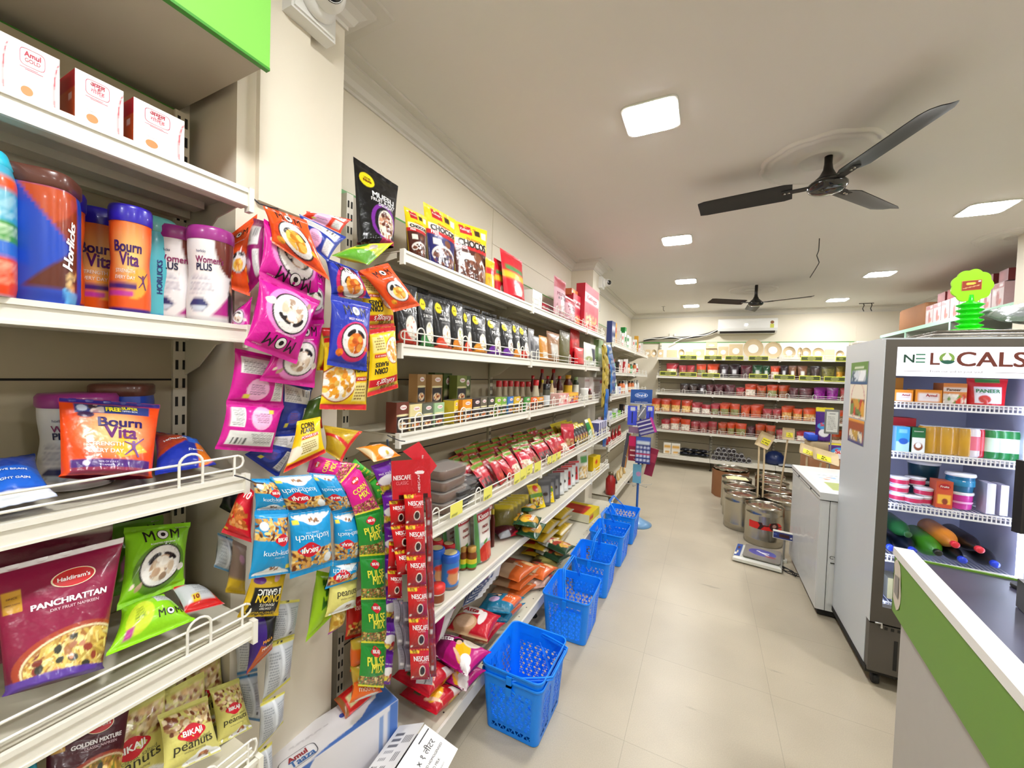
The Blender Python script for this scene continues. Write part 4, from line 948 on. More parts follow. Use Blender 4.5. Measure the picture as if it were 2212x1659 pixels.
def d_mom(base, pal=MAKH, ring='#1a0d14', sub='#e58ad0', flav='ROASTED MAKHANA'):
    A = lambda asp: art(base, [('r', 0, 0, 1, .03, base), ('e', .5, .38, .42, .40, sub, .3), ('c', .5, .40, .345, ring), ('c', .5, .40, .32, '#eeebea'), ('food', .5, .40, .31, ['#d8d4d2', '#c4bfc0'], 60, .012), ('e', .36, .50, .12, .055, '#1d1217', .7), ('e', .62, .50, .13, .05, '#1d1217', -.5),
        ('food', .5, .36, .2, pal, 34, .07, 1.1), ('food', .16, .2, .08, pal, 3, .06, 1.1), ('food', .86, .3, .07, pal, 3, .05, 1.1)], asp, 4)
    def T(mb, S, wm, hm):
        mom_logo(mb, S, wm, hm, .5, .83, .62); put_text(mb, S, wm, hm, flav, .5, .705, .4, '#f7e9f4', .01); put_text(mb, S, wm, hm, '100% Roasted', .82, .93, .16, '#f0c8e4', .01)
    return A, T
def d_back(base, lab='#e9e9e9', lo=None):
    A = lambda asp: art(base, [('r', .08, .58, .92, .88, lab), ('lines', .12, .6, .6, .84, 9, '#77777c'), ('bars', .62, .72, .88, .86, 14, '#2a2a2e'), ('c', .42, .3, .2, lo or '#f0b8e0'), ('lines', .28, .2, .58, .4, 8, '#8a5a80'), ('r', .72, .1, .94, .5, lab), ('lines', .74, .12, .92, .48, 14, '#88888c'), ('r', .2, .12, .3, .2, '#d9d24a')], asp, 3)
    return A, None
def d_corn():
    A = lambda asp: art('#f3cf12', [('r', 0, 0, 1, .075, '#d11f2a'), ('r', 0, .93, 1, 1, '#d8262e'), ('r', 0, .87, 1, .93, '#d9b82c'), ('r', .05, .76, 1, .87, '#c8172b'), ('c', .26, .36, .345, '#a5341c'), ('c', .26, .36, .325, '#efe3cf'), ('food', .26, .36, .30, ['#e8a22c', '#d98a1e', '#f3c25a', '#f6efe6'], 70, .055, 1.3),
        ('r', .60, .38, .93, .44, '#c41f2a'), ('r', .58, .12, .95, .36, '#efe08a'), ('lines', .61, .14, .92, .34, 5, '#8a6a2a')], asp, 6)
    def T(mb, S, wm, hm):
        put_text(mb, S, wm, hm, 'CORN', .73, .64, .36, '#191410', .05, stretch=1.5); put_text(mb, S, wm, hm, 'FLAKES', .73, .54, .36, '#191410', .05, stretch=1.3)
        put_text(mb, S, wm, hm, 'POWER OF 5', .765, .41, .28, '#ffffff', .01); put_text(mb, S, wm, hm, "Kellogg's", .52, .815, .62, '#ffffff', .01, shear=.3); put_text(mb, S, wm, hm, 'SAVE 20%', .42, .90, .5, '#5a4a10', .02)
    return A, T
NUTS = ['#8a4a1e', '#c98a3a', '#e0b45a', '#6a3316', '#d9a24a', '#f0d28a']
def d_kuch(): 
    A = lambda asp: art('#1596d6', [('r', 0, .90, 1, 1, '#1a9be0'), ('r', 0, .91, 1, .917, '#0e6fae'), ('foodr', 0, .56, 1, .89, NUTS, 110, .07, 2.2), ('r', 0, .555, 1, .565, '#1596d6'), ('e', .5, .02, .46, .17, '#eef4f8'), ('e', .5, .02, .30, .24, '#eef4f8'), ('foodr', .38, .08, .62, .17, ['#8a5a34', '#a3764a'], 8, .05, 2), ('r', 0, 0, 1, .035, '#1a9be0'), ('e', .18, .78, .11, .11, '#e9eef0'), ('r', .84, .1, .97, .17, '#f2e04a')], asp, 5)
    def T(mb, S, wm, hm):
        badge(mb, S, wm, hm, .68, .57, .46); put_text(mb, S, wm, hm, 'kuch-kuch', .56, .385, .78, '#f4fbff', .0); put_text(mb, S, wm, hm, 'classic mix', .6, .31, .3, '#cfeaf8', 0)
    return A, T
PEA = ['#e3c79a', '#d3b07c', '#efdcb4', '#b98a5a', '#7a3f22']
def d_peanut():
    A = lambda asp: art('#dcd57a', [('r', 0, .92, 1, 1, '#cfca72'), ('foodr', .02, .52, .98, .91, PEA, 120, .055, 1.5), ('e', .5, .50, .6, .10, '#dcd57a'), ('e', .66, .02, .36, .16, '#f2f4f4'), ('e', .66, .02, .22, .22, '#f2f4f4'), ('foodr', .56, .05, .76, .15, ['#a5562f', '#c98a5a'], 8, .05, 1.4), ('r', 0, 0, 1, .03, '#cfca72')], asp, 8)
    def T(mb, S, wm, hm):
        badge(mb, S, wm, hm, .45, .53, .5); put_text(mb, S, wm, hm, 'classic salted', .55, .41, .5, '#7a7a4a', 0); put_text(mb, S, wm, hm, 'peanuts', .48, .32, .74, '#3a382c', .005); put_text(mb, S, wm, hm, 'endless munching', .48, .24, .4, '#6a684c', 0)
    return A, T
def d_pulse(base='#238a33', seam='#e3dc2e', t1='PULSE', t2='MIX', tc='#eee84a'):
    A = lambda asp: art(base, [('r', 0, 0, 1, .04, seam), ('foodr', 0, .05, 1, .34, ['#8a5a2c', '#c9a04a', '#6a3a1c', '#e0c88a', '#a8742f'], 220, .03, 1.3), ('e', .5, .36, .6, .09, base, .12), ('r', 0, .96, 1, 1, base)], asp, 7)
    def T(mb, S, wm, hm):
        badge(mb, S, wm, hm, .5, .82, .36); put_text(mb, S, wm, hm, t1, .5, .62, .66, tc, .022, rot=.06, stretch=1.15); put_text(mb, S, wm, hm, t2, .56, .47, .46, tc, .022, rot=.06, stretch=1.15)
    return A, T
def d_cup():
    A = lambda asp: art('#c8141c', [('g', 0, .55, '#8e0f14', '#c8141c'), ('p', [(.0, .86), (.42, .86), (.5, .97), (.0, .97)], '#e8c32c'), ('c', .52, .3, .17, '#f0e6da'), ('c', .52, .305, .13, '#2a120c'), ('r', 0, .0, 1, .02, '#8a0c12'), ('r', .05, .05, .14, .12, '#e9e9e9')], asp, 3)
    def T(mb, S, wm, hm):
        put_text(mb, S, wm, hm, 'NESCAFE', .52, .70, .80, '#ffffff', .02); put_text(mb, S, wm, hm, 'CLASSIC', .56, .60, .46, '#f3c9c4', .0); put_text(mb, S, wm, hm, '₹10', .22, .915, .2, '#5a2010', .01)
    return A, T
def d_foilback(base='#8e8a98'):
    A = lambda asp: art(base, [('r', .46, 0, .54, 1, '#4a4650'), ('r', .08, .2, .38, .32, '#cfccd4'), ('lines', .1, .4, .42, .9, 12, '#6a6672'), ('lines', .6, .2, .92, .8, 16, '#6a6672'), ('r', .7, .84, .86, .9, '#d9a0a0')], asp, 3)
    return A, None
def d_generic(base, txts=(), layers=(), seed=1):
    A = lambda asp: art(base, list(layers), asp, seed)
    def T(mb, S, wm, hm):
        for t in txts: put_text(mb, S, wm, hm, t[0], t[1], t[2], t[3], t[4], t[5] if len(t) > 5 else .02, **(t[6] if len(t) > 6 else {}))
    return A, T

def quadpack(name, label, cat, q, t, D, group=None, parent=None, nu=40, nv=56, seed=0, flip=False, extra=None, m='film', **kw):
    """packet through world points tl, tr, br, bl"""
    q = [np.asarray(p, float) for p in q]; c = sum(q)/4
    org = c.copy() if parent is None else np.array(parent.location)
    qq = [p-org for p in q]
    if flip: qq = [qq[2], qq[3], qq[0], qq[1]]
    wm = (np.linalg.norm(qq[1]-qq[0])+np.linalg.norm(qq[2]-qq[3]))/2; hm = (np.linalg.norm(qq[0]-qq[3])+np.linalg.norm(qq[1]-qq[2]))/2
    mb = MB(); A, T = D; S, wm, hm = packet(mb, qq, t, A(hm/wm), nu, nv, seed, m=m, **kw)
    if T: T(mb, S, wm, hm)
    if extra: extra(mb, S, wm, hm)
    o = mb.build(name, parent, loc=org if parent is None else (0, 0, 0))
    if parent is None: tag(o, label, cat, group)
    return o
def pq(*pts): return [at(p[0], p[1], x=p[2]) for p in pts]
def pouch(name, w_, h, t, D, nu=26, nv=36, seed=0, standup=True, m='film', extra=None, **kw):
    q = [(-w_/2, 0, h), (w_/2, 0, h), (w_/2, 0, 0), (-w_/2, 0, 0)]
    mb = MB(); A, T = D; S, wm, hm = packet(mb, q, t, A(h/w_), nu, nv, seed, m=m, standup=standup, **kw)
    if T: T(mb, S, wm, hm)
    if extra: extra(mb, S, wm, hm)
    for i, v in enumerate(mb.V): mb.V[i] = np.c_[v[:, 0], v[:, 1], np.maximum(v[:, 2], 0.0005)]
    return mb.build(name)
def put(o, loc, rz=0, label=None, cat=None, group=None, rot=None):
    o.location = loc; o.rotation_euler = rot if rot is not None else (0, 0, rz)
    return tag(o, label, cat, group)
def span(px0, px1, py, X): return at(px0, py, x=X)[1], at(px1, py, x=X)[1]
def hgt(px, py, X, z): return at(px, py, x=X)[2]-z

# ================================================================== UNIT 1 (nearest)
RX = PI/2
# milk cartons on the top shelf
def milk_carton(hindi):
    o = empty('milk_carton'); b = MB()
    lay = [('r', .90, 0, 1, 1, '#f4f0f2'), ('e', 1.03, .4, .17, .75, '#c8203a'), ('e', 1.07, .4, .17, .78, '#f7f4f5')]
    f = flat_box(b, .125, .085, .175, {'front': art('#f4f2f3', lay, 1.4), 'left': art('#c4582a', [('r', 0, .72, 1, 1, '#b8182e'), ('r', .6, .55, .8, .66, '#e9d8cc')], 1.8), 'right': '#b8182e', 'back': '#b8182e', 'top': '#f4f2f3'}, n=30)
    S, wm, hm = f['front']
    for du in (0, .006):
        R = [(.24, .66), (.62, .66), (.66, .70), (.66, .88), (.62, .92), (.24, .92), (.20, .88), (.20, .70)]
    t = np.linspace(0, 2*PI, 41); c, s = np.cos(t), np.sin(t); k = (np.abs(c)**5+np.abs(s)**5)**(-1/5)
    for i in range(40):
        q = []
        for j, r in ((i, 1), (i+1, 1), (i+1, .95), (i, .95)): q.append((.45+.25*r*c[j]*k[j], .80+.13*r*s[j]*k[j]))
        q = np.array(q); b.add(S(q[:, 0], q[:, 1], .001), [(0, 1, 2, 3)], '#c4566e', 'print')
    if hindi: put_text(b, S, wm, hm, 'अमूल', .45, .85, .30, '#b3203c', .02); put_text(b, S, wm, hm, 'गोल्ड', .45, .76, .28, '#d9566e', .01)
    else: put_text(b, S, wm, hm, 'Amul', .45, .85, .32, '#b3203c', .03); put_text(b, S, wm, hm, 'GOLD', .45, .76, .30, '#b3203c', .01)
    for u0, v0 in ((.2, .635), (.3, .615)): b.add(S(np.array([u0, u0+.36, u0+.36, u0]), np.array([v0, v0, v0+.008, v0+.008]), .001), [(0, 1, 2, 3)], '#d0607a', 'print')
    disc(b, S, .34, .30, .12, wm, hm, '#c98a5a', .001, sy=.8); disc(b, S, .34, .47, .13, wm, hm, '#e3e6f2', .0012, sy=.6)   # plain round pot with a pale lid
    b.build('carton_body', o)
    b = MB(); b.lathe([(.016, 0), (.016, .012), (.0, .013)], cx=.02, z0=.175, n=16, col='#c8203a', m='plastic'); b.build('cap', o); return o
c1 = milk_carton(True); c2 = milk_carton(False)
_mk = [(-.035, c2, 'white milk carton at the top left corner, cut by the photo edge'), (.085, None, 'white milk carton with English red lettering on the top shelf'), (.262, c1, 'white milk carton with Hindi lettering, second from the right on the top shelf'), (.425, None, 'white milk carton with Hindi lettering at the right end of the top shelf')]
for i, (px0, px1, src, lab) in enumerate([(-95, 22, c2, _mk[0][2]), (22, 132, c2, _mk[1][2]), (165, 270, c1, _mk[2][2]), (292, 402, c1, _mk[3][2])]):
    o = src if i in (0, 2) else copy_tree(src)
    y0, y1 = span(px0, px1, 250, -1.045); put(o, (-1.09, (y0+y1)/2, 1.967), RX, lab, 'carton', 'milk cartons on the top shelf'); o.scale = ((y1-y0)/.125, .9, .64)
o = copy_tree(c1); y0, y1 = span(268, 300, 280, -1.14); put(o, (-1.195, y0+.03, 1.967), RX, 'milk carton standing behind the two Hindi-lettered ones', 'carton', 'milk cartons on the top shelf')

# jars
def jar(name, prof, A, lidprof, lidcol, T=None, sx=1, sy=1, sq=0, n=72, nz=40, m='plastic', cov=PI):
    o = empty(name); b = MB(); p = np.array(prof, float); z = np.linspace(p[0, 1], p[-1, 1], nz); pr = np.c_[np.interp(z, p[:, 1], p[:, 0]), z]
    k = np.ones(5)/5; rr = np.convolve(np.r_[[pr[0, 0]]*2, pr[:, 0], [pr[-1, 0]]*2], k, 'valid'); pr[:, 0] = rr
    # artwork u runs over the front half (0..1), the rest repeats its edge
    def AA(u, v): return A(np.clip((u-.25)*2, 0, 1), v)
    b.lathe(np.r_[[[0, pr[0, 1]]], pr, [[0, pr[-1, 1]]]] if False else pr, n=n, m=m, sx=sx, sy=sy, sq=sq, art=AA)
    S, wm, hm = lathe_surface(pr, sx, sy, sq)
    if T: T(b, S, wm, hm)
    b.build('jar_body', o); b = MB(); b.lathe(lidprof, n=40, col=lidcol, m='plastic', sx=sx, sy=sy, sq=sq); b.build('lid', o); return o
def T_(*items):
    def f(mb, S, wm, hm):
        for t in items:
            if t[0] == 'disc': disc(mb, S, t[1], t[2], t[3], wm, hm, t[4], .0012, sy=t[5] if len(t) > 5 else 1)
            else: put_text(mb, S, wm, hm, t[0], t[1], t[2], t[3], t[4], t[5] if len(t) > 5 else .02, **(t[6] if len(t) > 6 else {}))
    return f
def j_bourn():
    A = art('#e85a16', [('glow', .5, .62, .42, '#ffe08a'), ('e', .62, .34, .2, .14, '#f0a63a', .5), ('r', 0, 0, 1, .06, '#3a1a78'), ('r', .1, .27, .6, .33, '#4a2470'), ('r', .1, .19, .55, .25, '#c23a9a')], .9)
    t = T_(('Bourn', .46, .72, .42, '#3b1a66', .03), ('Vita', .48, .59, .30, '#5a1f6e', .03, dict(stretch=1.15)), ('STRENGTH', .42, .46, .30, '#f6e8dc', .015), ('EVERY DAY', .42, .39, .30, '#f6e8dc', .015))
    def T(mb, S, wm, hm):
        t(mb, S, wm, hm); person_mark(mb, S, wm, hm, .70, .36, .12, '#5a2468')
    return jar('malt_jar', [(.040, 0), (.043, .006), (.043, .05), (.039, .085), (.043, .12), (.043, .150)], A, [(.0445, .148), (.0455, .152), (.0455, .170), (.043, .175), (0, .176)], '#2f1fa8', T)
def person_mark(mb, S, wm, hm, u, v, s, col):
    """small leaping figure printed on the malt packs"""
    a = hm/wm
    def P(pts): p = np.array(pts); return S(u+p[:, 0]*s, v+p[:, 1]*s/a, .0014)
    disc(mb, S, u, v+.55*s/a, s*.13, wm, hm, col, .0014, n=12)
    for q in ([(-.16, .42), (.16, .42), (.12, -.05), (-.12, -.05)], [(.1, .42), (.75, 1.0), (.8, .93), (.16, .28)], [(-.1, .42), (-.7, .62), (-.68, .52), (-.12, .28)], [(-.12, 0), (.08, -.02), (-.55, -.62), (-.72, -.66)], [(-.05, 0), (.14, 0), (.45, -.75), (.3, -.8)]):
        mb.tri(P(q), [(0, 1, 2), (0, 2, 3)], col, 'print')
JB = j_bourn()
z2 = 1.644
def jar_at(o, px0, px1, py, lab, X, z, group='malt drink jars on the second shelf', cat='jar', first=False, sc=None, rz=RX, wd=None):
    sh = 14 if px0 > 120 else -12; y0, y1 = span(px0+sh, px1+sh, py, X); c = o if first else copy_tree(o)
    put(c, (X-.03, (y0+y1)/2, z), rz, lab, cat, group)
    s = (y1-y0)/wd*1.0 if wd else 1
    c.scale = (s, s, s if sc is None else sc); return c
jar_at(JB, 236, 326, 600, 'orange malt jar with a bright blue lid, whole label showing', -1.05, z2, first=True, wd=.088, rz=RX-.35, sc=1.25)
jar_at(JB, 108, 164, 600, 'orange malt jar half hidden behind the tall blue jar', -1.09, z2, rz=RX-.25).scale = (1, 1, 1.28)
jar_at(JB, 190, 244, 600, 'orange malt jar in shade, behind the whole-label one', -1.16, z2, rz=RX-.3, sc=1.28)
A = art('#1a46b8', [('p', [(.42, 1), (1, 1), (1, .3), (.86, .48)], '#b8481c'), ('p', [(.45, .12), (1, .12), (1, .62), (.82, .45)], '#5a2414'), ('p', [(.86, .48), (.70, .68), (1, .9), (1, .5)], '#8a3214'), ('r', .0, .0, 1, .10, '#1a3ca8'), ('r', .04, .42, .16, .93, '#b9c4d8'), ('lines', .2, .65, .34, .92, 12, '#8fa8e0'), ('lines', .06, .1, .34, .3, 10, '#7f98d8'), ('foodr', .06, .32, .28, .40, ['#7a3a20', '#a05a34'], 8, .05), ('p', [(.76, .14), (1, .1), (1, 0), (.8, 0)], '#58a8e0'), ('foodr', .8, .12, .98, .3, ['#d9a05a', '#7a3a1c', '#e8c88a'], 10, .04)], 1.0)
JH = jar('malt_jar', [(.060, 0), (.0645, .008), (.0645, .235), (.061, .245)], A, [(.063, .243), (.066, .248), (.066, .272), (.062, .278), (0, .279)], '#5b3228', T_(('Horlicks', .84, .52, .52, '#ffffff', .045, dict(rot=PI/2-.12, shear=.25))), sq=.25)
jar_at(JH, 38, 178, 560, 'tall blue and orange malt drink jar with a brown lid', -1.02, z2, first=True, wd=.104, rz=RX-.55, sc=.80)
A = art('#4fb4c4', [('r', 0, 0, 1, .12, '#e8862a'), ('e', .6, .12, .5, .2, '#2a78c8', .2), ('e', .6, .2, .5, .2, '#4fb4c4', .2)], 1.5)
JT = jar('malt_jar', [(.044, 0), (.046, .006), (.046, .15), (.043, .162)], A, [(.045, .16), (.046, .164), (.045, .182), (.04, .188), (0, .189)], '#5fb0ac', T_(('HORLICKS', .5, .48, .42, '#1c2f7a', .03, dict(rot=PI/2))))
jar_at(JT, 300, 356, 600, 'teal malt drink jar behind the whole-label orange jar', -1.12, z2, first=True, rz=RX-.1).scale = (1, 1, 1.22)
jar_at(JT, 178, 222, 520, 'teal-lidded jar at the back beside the tall blue jar', -1.2, z2, rz=RX, sc=1.25)
A = art('#e9e6e8', [('e', .78, 1.0, .3, .36, '#6e2f22'), ('r', 0, .02, 1, .055, '#b9b6ba'), ('p', [(.45, .08), (.95, .08), (.95, .5), (.78, .4)], '#b02a86'), ('e', .8, .22, .10, .2, '#1c1820'), ('e', .82, .45, .055, .06, '#d9a888'), ('e', .84, .44, .075, .1, '#2a1a18'), ('e', .81, .44, .042, .052, '#d9a888'), ('p', [(.12, .2), (.2, .28), (.34, .28), (.42, .2), (.34, .12), (.2, .12)], '#33376e'), ('p', [(.15, .19), (.39, .19), (.34, .13), (.2, .13)], '#c9d2e2'), ('lines', .12, .33, .5, .58, 6, '#a8a4b4'), ('r', .3, 0, 1, .0, '#b02a86')], .85)
JW = jar('nutrition_jar', [(.050, 0), (.053, .006), (.053, .05), (.048, .09), (.053, .135), (.053, .155)], A, [(.054, .153), (.056, .157), (.056, .172), (.052, .178), (0, .179)], '#9a2f86', T_(('horlicks', .3, .84, .13, '#30336a', .01), ("Women's", .42, .745, .40, '#8a1f5e', .02), ('PLUS', .34, .655, .22, '#23234a', .03)))
jar_at(JW, 408, 500, 610, 'white nutrition jar with a magenta lid and a dark-haired woman, right end of its shelf', -1.03, z2, group=None, first=True, rz=RX-.25, wd=.108, sc=1.22)
jar_at(JW, 340, 420, 610, 'white nutrition jar in shade behind the magenta-lidded front one', -1.11, z2, group=None, rz=RX-.2, sc=1.22)
A = art('#3aa8c8', [('r', 0, 0, 1, .30, '#e8481c'), ('r', 0, .30, 1, .42, '#2f6fd0'), ('r', 0, .42, 1, .58, '#3f9a3a'), ('lines', .5, .44, .95, .56, 4, '#d8f0d0'), ('lines', .5, .1, .95, .28, 6, '#ffb090'), ('r', 0, .82, 1, .92, '#e2541f'), ('lines', .6, .6, .95, .8, 8, '#bfe8f0')], 1.2)
JP = jar('nutrition_jar', [(.060, 0), (.064, .006), (.064, .215), (.058, .235)], A, [(.058, .233), (.060, .238), (.054, .262), (.04, .268), (0, .269)], '#2cc0de', sq=.3)
jar_at(JP, -150, -12, 500, 'striped turquoise and red jar cut by the left photo edge', -1.02, z2, group=None, first=True, rz=RX-.3, sc=.86)
# third shelf
z3 = 1.281
c = copy_tree(JT); put(c, (-1.08, at(0, 900, x=-1.05)[1]-.055, z3), RX-.1, 'teal malt drink jar at the left photo edge on the third shelf', 'jar'); c.scale = (1.1, 1.1, 1.15)
c = copy_tree(JW); y0, y1 = span(125, 235, 850, -1.17); put(c, (-1.2, (y0+y1)/2, z3), RX-.1, 'purple-lidded nutrition jar behind the big orange malt pouch', 'jar'); c.scale = (1.1, 1.1, 1.1)
c = copy_tree(JH); y0, y1 = span(232, 322, 850, -1.2); put(c, (-1.23, (y0+y1)/2, z3), RX-2.2, 'brown-lidded malt jar in shade behind the big orange malt pouch', 'jar'); c.scale = (.8, .8, .77)
A = lambda asp: art('#ea4a10', [('glow', .52, .56, .48, '#ffe9a0'), ('p', [(.55, .2), (.88, .3), (.6, .55), (.45, .3)], '#f4b83a'), ('r', 0, .94, 1, 1, '#2c1f8e'), ('r', .12, .80, .88, .93, '#2f3f84'), ('c', .19, .87, .05, '#c8d2ea'), ('foodr', .25, .81, .40, .92, ['#d8c8c4', '#3a2a3a', '#b08a90'], 8, .05), ('r', .42, .82, .56, .92, '#24306a'), ('r', .06, .0, .92, .18, '#4a2276'), ('r', .06, .0, .92, .08, '#8a2a4a'), ('c', .20, .13, .035, '#d8c8ea'), ('e', .22, .775, .08, .045, '#3a1c4a')], asp, 5)
def T(mb, S, wm, hm):
    put_text(mb, S, wm, hm, 'FREE', .49, .865, .15, '#e6dc2c', .05, stretch=1.2); put_text(mb, S, wm, hm, 'SUPER', .66, .89, .17, '#e6dc2c', .04); put_text(mb, S, wm, hm, 'TIFFIN BOX', .66, .845, .17, '#dfe8f4', .02)
    put_text(mb, S, wm, hm, 'Bourn', .56, .68, .46, '#2f1b66', .03); put_text(mb, S, wm, hm, 'Vita', .56, .54, .34, '#6a1f72', .03, stretch=1.15)
    put_text(mb, S, wm, hm, 'STRENGTH', .40, .375, .36, '#f8ece0', .02, stretch=1.1); put_text(mb, S, wm, hm, 'EVERY DAY', .40, .285, .36, '#f8ece0', .02, stretch=1.1)
    person_mark(mb, S, wm, hm, .70, .33, .16, '#6a2a86'); put_text(mb, S, wm, hm, '50% OF DAILY', .42, .14, .2, '#cfc4e4', .01); put_text(mb, S, wm, hm, 'VITAMIN D', .40, .10, .15, '#cfc4e4', .01)
quadpack('malt_pouch', 'large orange malt drink pouch with a blue top on the third shelf', 'pouch', [at(126, 858, x=-1.12), at(346, 874, x=-1.10), at(336, 1032, x=-1.045), at(118, 1030, x=-1.05)], .07, (A, T), nu=100, nv=84, seed=3, amp=.006, standup=True, seal=.05)
_blue = d_generic('#1c2f9a', [('HORLICKS', .36, .62, .5, '#e8e4e4', .03, dict(rot=.2)), ('STRONG', .7, .3, .3, '#cfd8f0', .02)], [('p', [(0, 1), (.5, 1), (.6, .55), (.0, .3)], '#a83c1c'), ('p', [(.5, 1), (1, 1), (1, .5), (.62, .5)], '#2a6ad8'), ('p', [(.7, .0), (1, .1), (1, .6), (.75, .5)], '#d8741c')], 3)
quadpack('malt_pouch', 'blue and orange malt pouch lying right of the large orange pouch', 'pouch', [(-1.20, at(330, 930, x=-1.2)[1], z3+.10), (-1.16, at(425, 940, x=-1.16)[1], z3+.075), (-1.03, at(468, 985, x=-1.03)[1], z3+.03), (-1.03, at(335, 1010, x=-1.03)[1], z3+.03)], .05, _blue, nu=44, nv=44, seed=6, amp=.007)
_bl2 = d_generic('#1d3f9c', [('ACTIVE BRAIN', .55, .42, .5, '#dfe8f4', .02), ('WEIGHT GAIN', .55, .28, .5, '#dfe8f4', .02)], [('r', 0, .15, 1, .5, '#1f5fc8'), ('p', [(0, .6), (.3, .9), (0, 1)], '#e9eef4'), ('e', .3, .66, .16, .06, '#c8b030', .4), ('r', 0, 0, 1, .14, '#d8dce4')], 2)
quadpack('malt_pouch', 'dark blue nutrition pouch lying at the left photo edge on the third shelf', 'pouch', [(-1.20, at(-90, 985, x=-1.2)[1], z3+.07), (-1.18, at(75, 985, x=-1.18)[1], z3+.08), (-1.02, at(125, 1040, x=-1.02)[1], z3+.025), (-1.02, at(-100, 1060, x=-1.02)[1], z3+.02)], .06, _bl2, nu=44, nv=40, seed=9, amp=.007)
# fourth shelf
z4 = .93
def d_hald(base, t1, t2, pal, band='#5a3a9a'):
    A = lambda asp: art(base, [('r', 0, .955, 1, 1, '#e4dfe2'), ('g', 0, .3, '#5a1230', base), ('e', .60, .16, .56, .34, '#a8422a', .12), ('e', .62, .15, .52, .31, '#e8d8b0', .12), ('e', .62, .145, .50, .295, '#a87038', .12), ('foodr', .04, .0, 1, .44, pal, 320, .075, 4.5, (.62, .145, .49, .285, .12)), ('foodr', .1, .02, .98, .40, ['#3a3a30', '#c98a6a', '#e8c888', '#8a3a2a'], 30, .045, 1.4, (.62, .145, .46, .26, .12)), ('wave', .065, .03, 3.5, .2, band), ('wave', -.01, .03, 3.5, .2, '#4a0f2c'), ('r', .03, .60, .17, .78, '#c9962c')], asp, 9)
    def mask(mb, S, wm, hm):
        oval_logo(mb, S, wm, hm, .58, .77, .19, "Haldiram's", sy=.56, rot=0)
        put_text(mb, S, wm, hm, t1, .56, .60, .66, '#f6f0f2', .045); put_text(mb, S, wm, hm, t2, .60, .545, .44, '#e9c8d4', .01)
        put_text(mb, S, wm, hm, 'SINCE', .10, .72, .08, '#7a4a1c', .02); put_text(mb, S, wm, hm, 'HIGH TASTE', .10, .67, .11, '#7a4a1c', .02)
    return A, mask
BH = ['#e6cf7c', '#d9b95a', '#f0e09a', '#c9a04a']
hp = [at(-20, 1232, x=-1.10), at(268, 1160, x=-1.07), at(234, 1440, x=-1.0), at(-8, 1510, x=-1.0)]
def _hfix(base):
    # crop the food to its oval by repainting outside it
    pass
quadpack('namkeen_pouch', 'large magenta snack pouch at the left photo edge, noodles printed on it', 'pouch', hp, .085, d_hald('#8a1440', 'PANCHRATTAN', 'DRY FRUIT NAMKEEN', BH), nu=110, nv=120, seed=2, amp=.005, standup=True, seal=.05)
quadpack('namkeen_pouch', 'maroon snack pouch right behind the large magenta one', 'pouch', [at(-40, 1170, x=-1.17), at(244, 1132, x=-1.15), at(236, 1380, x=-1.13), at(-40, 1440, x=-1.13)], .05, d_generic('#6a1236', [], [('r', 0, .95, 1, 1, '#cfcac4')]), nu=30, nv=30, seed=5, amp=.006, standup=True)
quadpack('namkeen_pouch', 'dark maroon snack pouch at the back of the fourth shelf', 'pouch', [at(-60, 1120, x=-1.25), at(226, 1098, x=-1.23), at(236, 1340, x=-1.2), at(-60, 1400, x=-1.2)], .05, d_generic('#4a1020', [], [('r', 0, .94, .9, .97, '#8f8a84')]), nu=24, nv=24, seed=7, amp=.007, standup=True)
GR = '#86c81e'
quadpack('makhana_packet', 'green snack packet standing upright with a white bowl print, beside the magenta pouch', 'packet', [at(268, 1140, x=-1.13), at(412, 1128, x=-1.13), at(398, 1262, x=-1.07), at(252, 1320, x=-1.06)], .06, d_mom(GR, sub='#5f8a2a'), nu=80, nv=90, seed=4)
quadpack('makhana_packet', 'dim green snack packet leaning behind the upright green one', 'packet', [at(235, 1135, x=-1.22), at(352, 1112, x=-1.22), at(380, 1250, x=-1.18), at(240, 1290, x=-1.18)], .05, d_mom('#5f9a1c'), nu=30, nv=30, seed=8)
def _gb(mb, S, wm, hm): mom_logo(mb, S, wm, hm, .72, .28, .42)
quadpack('makhana_packet', 'bright green snack packet lying on its side at the front of the fourth shelf', 'packet', [at(262, 1308, x=-1.07), at(352, 1282, x=-1.07), at(424, 1338, x=-.985), at(228, 1418, x=-.975)], .07, (lambda asp: art('#8fd41c', [('e', .28, .42, .2, .30, '#c9de3a'), ('lines', .2, .3, .36, .6, 10, '#6a8a2a'), ('r', .55, .55, .95, .92, '#d4d8dc'), ('lines', .58, .58, .9, .9, 9, '#8a8e92'), ('r', .12, .1, .22, .25, '#b03a8a')], asp, 3), None), nu=60, nv=50, seed=12, extra=_gb)
quadpack('wafer_packet', 'small red and silver packet lying behind the shelf rail', 'packet', [at(366, 1264, x=-1.08), at(430, 1262, x=-1.08), at(486, 1304, x=-1.0), at(400, 1326, x=-1.0)], .04, d_generic('#c8ccd0', [('10', .3, .3, .14, '#8a1a1a', .03)], [('r', 0, 0, 1, .2, '#d01c1c'), ('r', 0, .8, .3, 1, '#d01c1c'), ('lines', .35, .35, .9, .8, 8, '#8f9398'), ('r', .2, .2, .4, .4, '#e8d02c'), ('r', .85, 0, 1, .5, '#d01c1c')], 4), nu=36, nv=30, seed=3)
